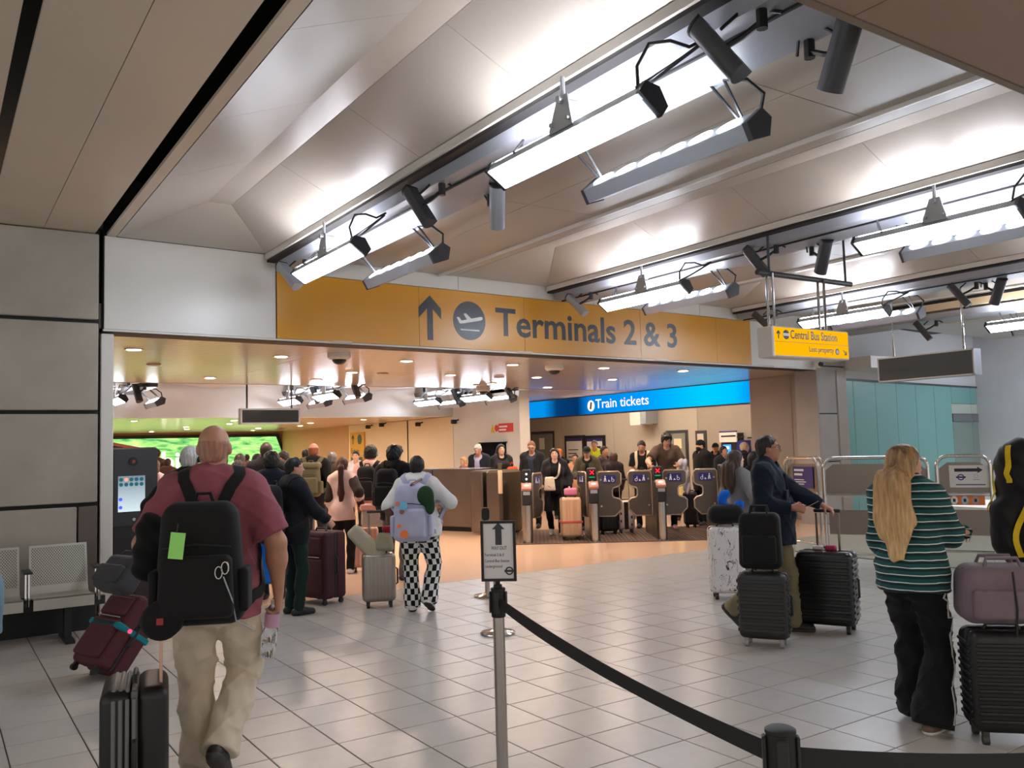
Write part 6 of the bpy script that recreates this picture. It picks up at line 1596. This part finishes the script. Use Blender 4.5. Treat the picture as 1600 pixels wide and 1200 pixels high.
for (x, z, r, c, nm) in ((-.06,.08,.045,(110,190,220),'blue_badge'), (-.05,-.20,.042,(236,120,50),'orange_badge'), (-.11,.10,.025,(214,120,80),'charm'), (-.07,.02,.024,(150,90,70),'charm'), (-.10,-.12,.02,(236,140,90),'charm')):
    MB().cyl((x,yb-.045,zc+z), (x,yb-.066,zc+z), r, n=18).build(nm, mat('badge %d' % c[0], c, .4), bp)
MB().tube([(-.09,yb+.17,cw.nb.z-.14),(.02,cw.pack_y+.02,cw.nb.z-.03),(.07,-.09,cw.nb.z+.01)], .012, 6).build('brown_strap', mat('brown leather', (110,60,44), .5), bp)
t = thing('green_cap', 'dark green cap clipped to the lavender backpack', 'cap', cw.root.location, cw.root.rotation_euler[2])
cc = Vector((.155, yb+.02, zc+.17))
hf_ = lambda p: smin(d_ell(p, cc, (.085,.06,.10)), d_ell(p, cc+Vector((.045,-.01,-.10)), (.05,.03,.09)), .03)
sdf_obj('cap_crown', hf_, np.array(cc)-.2, np.array(cc)+.2, .009, CM('bottle green', (30,62,36)), t)
# 3 man in navy ------------------------------------------------------------------------------
D = 7.75
nm_ = person('person in navy shirt and glasses walking right, ticket in hand', place(1199, D), rd(-118), 1.74, 1.13, skin=(176,124,100), hair=('short', (34,30,30)), glasses=True, head=(.22,.05),
    top=T(CM('navy shirt', (17,28,44)), sleeve='long', e=.028, hem=-.14, hw=1.0, wr=.006, fold=.007), bottom=T(CM('khaki olive', (132,122,92)), e=.02, e2=.04, wr=.008, fold=.007), shoe=(24,24,26), sole=(70,66,62),
    ra=(-.02,.24,-.30), la=(-.02,.44,-.30), rhint=(.3,-1,-.4), lhint=(-.3,-.8,-.6), lf=(.02,.13,0,0), rf=(.02,-.42,.07,.75), res=.0102, rcurl=.9, lcurl=.7, lpalm=(0,.2,-1), rpalm=(-1,0,-.3))
MB().chbox(.02, .13, .155, .172, 1.13, 1.25, .004).build('chest_pocket', CM('navy shirt', (17,28,44)), nm_.root)
MB().tube([(0,.135,1.39),(0,.165,1.2),(0,.162,.98)], .012, 6).build('button_placket', CM('navy placket', (16,24,36)), nm_.root)
W_, kn0, dv, nv, tv = nm_.hands[1]
t = thing('paper_ticket', 'white paper ticket in the hand of the person in the navy shirt', 'ticket', nm_.root.location, nm_.root.rotation_euler[2])
b = MB(); b.M = Matrix.Translation(kn0+dv*.05+tv*.02) @ Matrix.Rotation(.5, 4, 'X'); b.cbox((0,.03,0), (.06,.12,.002)); b.build('ticket_sheet', m_paper, t)
# 4 woman in grey cardigan --------------------------------------------------------------------
D = 9.9
person('person in open grey cardigan looking up to the right', place(1150, D), rd(-62), 1.58, .98, fem=True, skin='e', hair=('long', (62,42,34)), extra=.34, head=(-.1,.18),
    top=T(BLK, sleeve='none', e=.012), coat=dict(m=CM('grey knit', (128,128,128)), e=.026, hem=-.18, open=.05), bottom=T(GREY), ra=(.10,.16,-.34), la=(.0,.2,-.38), rhint=(.9,-1,0), res=.011)
def ombre():
    m = hair_mat((190,158,108)); m = m.copy(); m.name = 'ombre hair'; MATS['ombre hair'] = m; nt = m.node_tree
    hs = [n for n in nt.nodes if n.type == 'HUE_SAT'][0]
    tc = nt.nodes.new('ShaderNodeTexCoord'); sp = nt.nodes.new('ShaderNodeSeparateXYZ'); mr = nt.nodes.new('ShaderNodeMapRange'); cr = nt.nodes.new('ShaderNodeValToRGB')
    mr.inputs['From Min'].default_value = 1.0; mr.inputs['From Max'].default_value = 1.66
    cr.color_ramp.elements[0].color = lin((206,172,122)); cr.color_ramp.elements[1].color = lin((98,74,52)); x = cr.color_ramp.elements.new(.62); x.color = lin((176,140,94))
    nz = nt.nodes.new('ShaderNodeTexNoise'); nz.inputs['Scale'].default_value = 4; mp = nt.nodes.new('ShaderNodeMapping'); mp.inputs['Scale'].default_value = (8,8,.6); ad = nt.nodes.new('ShaderNodeMath'); ad.operation = 'MULTIPLY_ADD'; ad.inputs[1].default_value = .45
    L = nt.links.new; L(tc.outputs['Object'], sp.inputs[0]); L(tc.outputs['Object'], mp.inputs[0]); L(mp.outputs[0], nz.inputs['Vector']); L(sp.outputs['Z'], ad.inputs[2]); L(nz.outputs['Fac'], ad.inputs[0])
    L(ad.outputs[0], mr.inputs['Value']); mr.inputs['From Min'].default_value = 1.22; mr.inputs['From Max'].default_value = 1.9; L(mr.outputs[0], cr.inputs[0]); L(cr.outputs['Color'], hs.inputs['Color'])
ombre()
# 5 striped tee ------------------------------------------------------------------------------------
D = 5.15
bl = person('person in striped green tee and wide black trousers with white piping', place(1414, D), rd(-46), 1.66, .96, fem=True, skin=(196,146,122), hair=('long', 'ombre hair'), extra=.50, head=(-.55,.12),
    top=T(stripe_mat(), e=.036, sleeve='half', st=.06, hem=-.07, wr=.006, fold=.006), bottom=T(CM('black loose', (14,15,19)), e=.018, e2=.085, wr=.010, cuff=.045, waist=.05, fold=.008), shoe=(110,84,70), sole=(222,216,208),
    ra=(.02,.42,-.24), la=(-.02,.28,-.30), lhint=(-.3,-.4,-1), rhint=(.3,-.4,-1), lf=(.02,.16,0,0), rf=(-.01,-.05,0,0), res=.0095, rcurl=.8, rpalm=(-.2,.2,-1))
PT = [Vector((.0,0,0))]
kx = bl.hip[1]; pts = [bl.hip[1]+Vector((.16,-.02,.02)), (bl.hip[1]+bl.knee[1])/2+Vector((.18,-.02,0)), bl.knee[1]+Vector((.16,-.02,0)), (bl.knee[1]+bl.ank[1])/2+Vector((.17,-.02,0)), bl.ank[1]+Vector((.16,-.02,-.02))]
ribbon_on(bl.bot, pts, .012, .004, .003).build('white_piping', CM('white piping', (210,210,208)), bl.root, smooth=40)
ft = [bl.H((.0,.11,.09)), bl.H((.03,.10,.12))]
# 6 right edge traveller ------------------------------------------------------------------------
D = 5.6
rt_ = person('traveller in maroon trousers cut by the right edge, wearing a trekking pack', place(1652, D), rd(-80), 1.74, 1.02, skin='b', hair=('short', (24,22,22)), top=T(BLK, sleeve='long', e=.024), bottom=T(MAR, e=.02, e2=.04), ra=(.04,.2,-.4), la=(.04,.2,-.4), res=.011, lf=(-.02,-.1,0,0), rf=(0,-.22,0,0), face=False)
t = thing('trekking_pack', 'big black trekking backpack with yellow straps at the right edge', 'backpack', rt_.root.location, rt_.root.rotation_euler[2])
m_tp = CM('ripstop black', (19,20,22), .6); m_ye = CM('yellow webbing', (222,186,30), .6)
pf0 = lambda p: smin(smin(smin(d_cap(p, (0,-.28,.97), (0,-.30,1.36), .165, .155, ((0,1,0), .8)), d_cap(p, (0,-.28,1.52), (.02,-.28,1.54), .14, .125), .08), d_cap(p, (.14,-.30,1.0), (.13,-.31,1.2), .08, .07), .04), d_cap(p, (0,-.40,1.0), (0,-.41,1.2), .10, .09), .04)
pf = lambda p: pf0(p)+.006*np.sin(p[:, 2]*38+p[:, 0]*20)*np.sin(p[:, 1]*45)
sdf_obj('pack_body', pf, (-.4,-.65,.75), (.4,.0,1.85), .011, m_tp, t)
for pts in ([(.17,-.18,1.5),(.19,-.30,1.42),(.18,-.42,1.25),(.14,-.46,1.06),(.1,-.40,.92)], [(.05,-.45,1.66),(.08,-.5,1.55),(.10,-.52,1.38)], [(.19,-.30,1.42),(.22,-.36,1.3),(.2,-.44,1.12)], [(-.14,-.30,1.52),(-.12,-.46,1.4),(-.08,-.5,1.2)]):
    ribbon_on(pf0, pts, .034, .006, .007).build('yellow_strap', m_ye, t, smooth=40)
for sd in (-1, 1): ribbon_on(rt_.top, [(sd*.1,-.12,1.40),(sd*.105,-.05,1.47),(sd*.115,.05,1.44),(sd*.12,.12,1.3),(sd*.17,.05,1.1),(sd*.15,-.10,1.0)], .055, .01, .003).build('shoulder_strap', m_tp, t, smooth=40)
# 7 left edge ------------------------------------------------------------------------------------
D = 3.95
person('person in pale denim jacket, only a sleeve and hand showing at the left edge', place(-99, D), rd(10), 1.72, 1.0, skin=(190,136,112), hair=('short', (60,44,34)), top=T(CM('pale denim', (118,150,168)), sleeve='long', e=.03, hem=-.14), bottom=T(JEAN), ra=(.06,.04,-.50), res=.010, rcurl=.7)
# 8 person with the burgundy case --------------------------------------------------------
D = 8.2
wm = person('person in black jacket and headphones pulling the burgundy suitcase', place(297, D), rd(-6), hgt(297, 697, D), 1.05, skin=(190,140,118), hair=('short', (176,174,170)), top=T(BLK, sleeve='long', e=.034, hem=-.16), bottom=T(DKG), la=(.10,-.22,-.45), res=.011, lhint=(-1,-.5,0), lcurl=1.2)
e_ = MB()
for sd in (-1, 1): e_.cyl(wm.H((sd*.078,-.004,-.012)), wm.H((sd*.10,-.004,-.012)), .032, n=14)
e_.build('headphones', m_dark, wm.root)
# ---- the queue
def q(label, px, py, D, a=0, **k):
    return person(label, place(px, D), rd(a), hgt(px, py, D)+k.pop('dh', 0), res=.0145 if D < 13 else .018, **k)
p = q('person in navy jacket just ahead of the rose tee, beside the blue shopping bag', 424, 706, 10.2, -2, hair=('mop', (22,19,19)), top=T(NAVY, sleeve='long', e=.03, hem=-.14), bottom=T(CM('dark green', (20,40,36))), skin='b')
p = q('person in dark coat standing before the right edge of the green screen', 416, 691, 12.0, 4, hair=('crop', (54,42,36)), top=T(CM('dark coat', (34,32,36)), sleeve='long', e=.034, hem=-.2), bottom=T(BLK), skin='b')
p = q('person in glasses and dark jacket turned right, hand over the maroon suitcase', 458, 719, 9.2, -48, dh=.03, hair=('short', (18,17,18)), glasses=True, head=(-.3,-.05), top=T(CM('dark navy jacket', (16,19,27)), sleeve='long', e=.032, hem=-.14), bottom=T(CM('dark green', (20,40,36))), skin='a', ra=(.02,.34,-.40), rhint=(.5,-.6,-.6))
backpack(p, 'big square black backpack on the person in glasses', (20,20,23), .36, .54, .24)
p = q('person in black hooded jacket wearing an olive backpack', 490, 692, 13.6, 0, hair=('ring', (130,76,54)), top=T(BLK, sleeve='long', e=.035, hem=-.15), bottom=T(JEAN), skin=(206,146,120), g=1.05)
backpack(p, 'olive green backpack on the black hooded jacket', (92,88,66), .36, .52, .2, flap=(100,96,74))
p = q('person in pink-white top with brown sleeves and black trousers in the queue', 535, 714, 12.1, -3, fem=True, hair=('pony', (70,34,32)), extra=.62, top=T(CM('pink white', (230,196,186)), sleeve='long', e=.02, hem=-.12, wr=.004), bottom=T(BLK), skin=(120,80,64), ra=(.14,-.02,-.40), shoe=(224,210,204))
for sd in (-1, 1):
    S_, E_, W2 = p.arms[sd]; g_ = union([(lambda P, S_=S_, E_=E_: d_cap(P, S_, E_, .078, .066), .03), (lambda P, E_=E_, W2=W2: d_cap(P, E_, E_+(W2-E_)*.95, .066, .05), .03)])
    sdf_obj('sleeve', g_, np.minimum(np.array(S_), np.array(W2))-.18, np.maximum(np.array(S_), np.array(W2))+.18, .013, CM('brown sleeve', (50,38,36)), p.root)
p = q('person in pale pink tee with headphones and black backpack', 579, 696, 12.8, -8, hair=('curly', (24,20,20)), top=T(PNK, e=.02), bottom=T(BLK), skin=(200,150,126))
e_ = MB()
for sd in (-1, 1): e_.cyl(p.H((sd*.088,-.01,-.012)), p.H((sd*.112,-.01,-.012)), .034, n=12)
e_.build('headphones', m_lampg, p.root); backpack(p, 'black backpack on the pale pink tee', (13,13,15), .32, .5, .18)
p = q('person in black jacket and grey trousers next to the pale pink tee', 616, 696, 11.4, -14, hair=('mop', (16,15,16)), head=(-.35,0), top=T(BLK, sleeve='long', e=.036, hem=-.14), bottom=T(CM('grey trousers', (96,92,96))), skin='a', g=1.06)
backpack(p, 'black backpack on the black jacket beside the pale pink tee', (15,14,16), .34, .52, .2)
q('person in brown coat behind the pink-white top', 519, 706, 14.6, 5, hair=('short', (110,106,102)), top=T(BRN, sleeve='long', e=.035, hem=-.2), bottom=T(BLK), skin='a', face=False)
q('person in white blouse facing the viewer by the yellow wall sign', 556, 705, 19, 175, fem=True, hair=('tied', (36,28,26)), top=T(WHT, sleeve='half'), bottom=T(BLK), skin='e', ra=(-.02,.2,-.3))
q('person in glasses and black looking down left before the tan wall', 446, 704, 15, 70, hair=('short', (44,36,32)), glasses=True, head=(.1,-.3), top=T(BLK, sleeve='long', e=.035), bottom=T(BLK), skin='a')
q('person in black far back beside the olive backpack', 477, 702, 19.5, 0, hair=('crop', (30,26,25)), top=T(BLK, sleeve='long', e=.035), bottom=T(BLK), skin='c', face=False)
q('person in lilac tee beside the black kiosk', 241, 718, 13.5, -5, fem=True, hair=('long', (92,56,38)), extra=.25, top=T(CM('lilac', (206,184,190))), bottom=T(JEAN), skin='e', face=False)
q('tall person in brown coat far back before the green screen', 245, 702, 21, 2, hair=('short', (30,24,22)), top=T(BRN, sleeve='long', e=.04, hem=-.3), bottom=T(BLK), skin='b', face=False)
q('person in red-brown coat far back, right of the tall brown coat', 262, 716, 20, -4, hair=('crop', (60,40,32)), top=T(CM('red brown', (84,54,44)), sleeve='long', e=.04, hem=-.2), bottom=T(BLK), skin='b', face=False)
q('person in black right of the rose tee against the green screen', 375, 709, 15.5, 0, fem=True, hair=('long', (54,44,38)), top=T(BLK, sleeve='long', e=.03), bottom=T(BLK), skin='a', face=False)
q('small figure far back against the green screen', 386, 710, 27, 0, hair=('short', (40,32,28)), top=T(BRN, sleeve='long', e=.03), bottom=T(BLK), skin='b', face=False)
q('person in dark grey low in the queue beside the rose tee', 388, 721, 13, 0, fem=True, hair=('bob', (92,52,38)), top=T(DKG, sleeve='long', e=.03), bottom=T(BLK), skin='a', face=False)
q('person in long black coat left of the dark coat by the screen edge', 402, 709, 13.4, 6, hair=('short', (24,22,22)), top=T(BLK, sleeve='long', e=.04, hem=-.3), bottom=T(BLK), skin='a', face=False)
# ---- behind the desk and at the gates (most of them walk towards the camera)
q('person in tan jacket sitting low behind the steel desk', 724, 714, 19.6, 120, fem=True, hair=('bob', (206,168,120)), top=T(TANC, sleeve='long', e=.03), bottom=T(BLK), skin='e', head=(.2,0))
p = q('person in dark suit and lilac shirt behind the desk, looking down', 748, 696, 19.2, 160, dh=.04, hair=('short', (206,200,194)), head=(0,-.45), top=T(CM('lilac shirt', (166,166,200)), sleeve='long', e=.016), coat=dict(m=CM('dark suit', (28,34,46)), e=.034, open=.05), bottom=T(BLK), skin=(214,160,140))
p = q('person in black coat behind the desk pedestal, chin raised', 783, 694, 18.2, 190, fem=True, hair=('long', (28,22,22)), extra=.28, head=(.1,.12), top=T(BLK, sleeve='long', e=.02), coat=dict(m=CM('black coat', (30,30,34)), e=.04, hem=-.4, hw=1.1), bottom=T(BLK), skin='e')
t = thing('orange_bag', 'orange bag on the arm of the person behind the desk pedestal', 'bag', (p.root.location.x, p.root.location.y, 0), p.root.rotation_euler[2]); MB().rbox((-.20,.14,1.18), (.24,.12,.18), .05, 3).build('bag_body', CM('orange', (226,84,40)), t, smooth=60); MB().tube([(-.28,.14,1.25),(-.2,.1,1.36),(-.12,.14,1.25)], .008, 6).build('handle', CM('orange', (226,84,40)), t)
q('person in glasses and dark jacket bending down left of the first gate', 831, 692, 18.0, 165, dh=.05, hair=('crop', (120,84,62)), glasses=True, head=(.1,-.35), top=T(JEAN, sleeve='long', e=.02), coat=dict(m=CM('dark jacket', (26,28,32)), e=.034, open=.04), bottom=T(BLK), skin='a')
p = q('person in long black coat and white trainers walking through the first gate', 866, 699, 16.3, 176, fem=True, hair=('long', (32,26,26)), extra=.22, top=T(BLK, sleeve='long', e=.016), coat=dict(m=CM('black coat', (15,15,17)), e=.04, hem=-.42, open=.07, hw=1.12), bottom=T(BLK), skin='e', shoe=(228,222,216), ra=(.0,.22,-.38), la=(.12,.10,-.45), lf=(0,.14,0,0), rf=(.0,-.18,.02,.4), shw=1.05)
t = thing('cross_body_bag', 'cream bag worn across the long black coat at the first gate', 'bag', p.root.location, p.root.rotation_euler[2])
MB().rbox((.10,.24,.98), (.22,.07,.26), .03, 3, .75).build('bag_body', CM('cream bag', (228,212,190)), t, smooth=60); ribbon_on(p.top, [(-.09,.05,p.nb.z-.02),(-.085,.14,p.nb.z-.12),(-.05,.17,p.nb.z-.28),(.04,.19,1.08)], .035, .006, .006).build('strap', CM('cream bag', (228,212,190)), t, smooth=40)
q('person in black far behind the long black coat', 873, 702, 20, 180, hair=('curly', (196,110,50)), top=T(BLK, sleeve='long', e=.03), bottom=T(BLK), skin='a')
q('person in tan top behind the beige suitcase', 898, 709, 18.6, 172, fem=True, hair=('tied', (50,32,28)), top=T(TANC, sleeve='long', e=.02), bottom=T(CM('taupe trousers', (120,96,84))), skin='b', shoe=(206,160,110))
p = q('person in black cap and olive jacket at the second gate', 917, 697, 17.2, 170, hair=('crop', (28,24,22)), hat=('cap', (18,18,20)), head=(0,-.25), top=T(BLK), coat=dict(m=CM('olive jacket', (70,64,48)), e=.036, open=.03), bottom=T(BLK), skin='a', ra=(.0,.26,-.30), la=(.0,.28,-.30))
q('person in yellow safety vest by the posters', 929, 688, 23, 165, hair=('short', (120,112,106)), top=T(CM('hi vis', (214,230,50)), sleeve='none', e=.03), bottom=T(NAVY), skin='a')
q('person in plum top turned right, left of the black tee', 944, 697, 18.4, -140, fem=True, hair=('tied', (26,22,24)), top=T(CM('plum dark', (50,40,46)), sleeve='long', e=.025), bottom=T(BLK), skin='b')
q('person in plum top seen from behind between the gates', 958, 707, 17.6, 20, fem=True, hair=('bob', (70,46,38)), top=T(CM('plum dark', (50,40,46)), sleeve='long', e=.025), bottom=T(BLK), skin='b', face=False)
p = q('person in black tee with cream backpack straps reading a phone', 1003, 689, 17.3, 168, dh=.02, hair=('short', (32,26,24)), head=(-.1,-.4), top=T(BLK, e=.02), bottom=T(BLK), skin=(190,140,116), ra=(-.05,.28,-.30), la=(-.05,.28,-.30))
backpack(p, 'cream backpack on the person in the black tee', (214,196,164), .3, .46, .16)
t = thing('phone', 'dark phone in the hands of the person in the black tee', 'phone', p.root.location, p.root.rotation_euler[2]); hh = (p.hands[1][1]+p.hands[-1][1])/2; MB().rbox((hh.x,hh.y+.02,hh.z+.03), (.075,.012,.15), .005, 2).build('phone_body', m_black, t)
p = q('tall person in brown tee leaning to the gate reader', 1040, 683, 16.9, 176, dh=.10, hair=('mop', (18,16,16)), head=(.15,-.4), lean=.22, top=T(CM('brown tee', (76,60,50)), e=.03, hem=-.14, wr=.008), bottom=T(BLK), skin=(212,156,132), shoe=(224,178,166), ra=(.16,.38,-.24), la=(.02,.24,-.26))
t = thing('draped_jumper', 'lilac-grey jumper over the arm of the person in the brown tee', 'jumper', p.root.location, p.root.rotation_euler[2]); el, wr = p.arms[-1][1], p.arms[-1][2]
jf = lambda P: smin(d_cap(P, el+Vector((-.02,.02,.05)), (el+wr)/2+Vector((0,0,.04)), .07, .07), d_cap(P, (el+wr)/2+Vector((-.03,.02,0)), (el+wr)/2+Vector((-.10,.03,-.50)), .09, .06, ((0,1,0), .6)), .05)+.008*np.sin(P[:, 0]*60+P[:, 2]*20)
sdf_obj('jumper_cloth', jf, np.array(el)-.7, np.array(el)+.4, .014, CM('lilac grey', (170,164,176)), t)
q('person in long pale yellow top behind the flap of the third gate', 1062, 716, 18.8, 178, fem=True, hair=('bob', (60,44,36)), top=T(CM('pale yellow', (214,196,130)), e=.03, hem=-.45, hw=1.2), bottom=T(BLK, kind='shorts'), skin='a')
q('person in black with black beanie, turned left', 1095, 687, 17.6, 110, hair=('crop', (22,20,20)), hat=('beanie', (20,20,22)), beard=(24,20,20), top=T(BLK, sleeve='long', e=.04, hem=-.2), bottom=T(BLK), skin='a', g=1.1)
q('person in black with black cap behind the rightmost gate', 1118, 692, 20, 150, hair=('crop', (22,20,20)), hat=('cap', (24,24,26)), top=T(BLK, sleeve='long', e=.03), bottom=T(BLK), skin='b')
p = q('person with headphones and dark shirt near the ticket machine', 1130, 697, 18.2, -150, hair=('short', (24,22,22)), top=T(DKG, sleeve='long', e=.03), bottom=T(BLK), skin='a')
e_ = MB()
for sd in (-1, 1): e_.cyl(p.H((sd*.078,-.004,-.012)), p.H((sd*.10,-.004,-.012)), .034, n=12)
e_.build('headphones', m_dark, p.root)
q('person in dark jacket standing at the ticket machine', 1163, 691, 18.6, -95, hair=('short', (196,170,140)), top=T(CM('dark jacket', (26,28,32)), sleeve='long', e=.035), bottom=T(BLK), skin='e')
q('person in black standing close behind the navy shirt', 1178, 706, 10.8, -30, fem=True, hair=('bob', (20,18,20)), top=T(BLK, sleeve='long', e=.03), bottom=T(BLK), skin='c', face=False)
print('TRI', TRI[0], 'objects', len(bpy.data.objects))
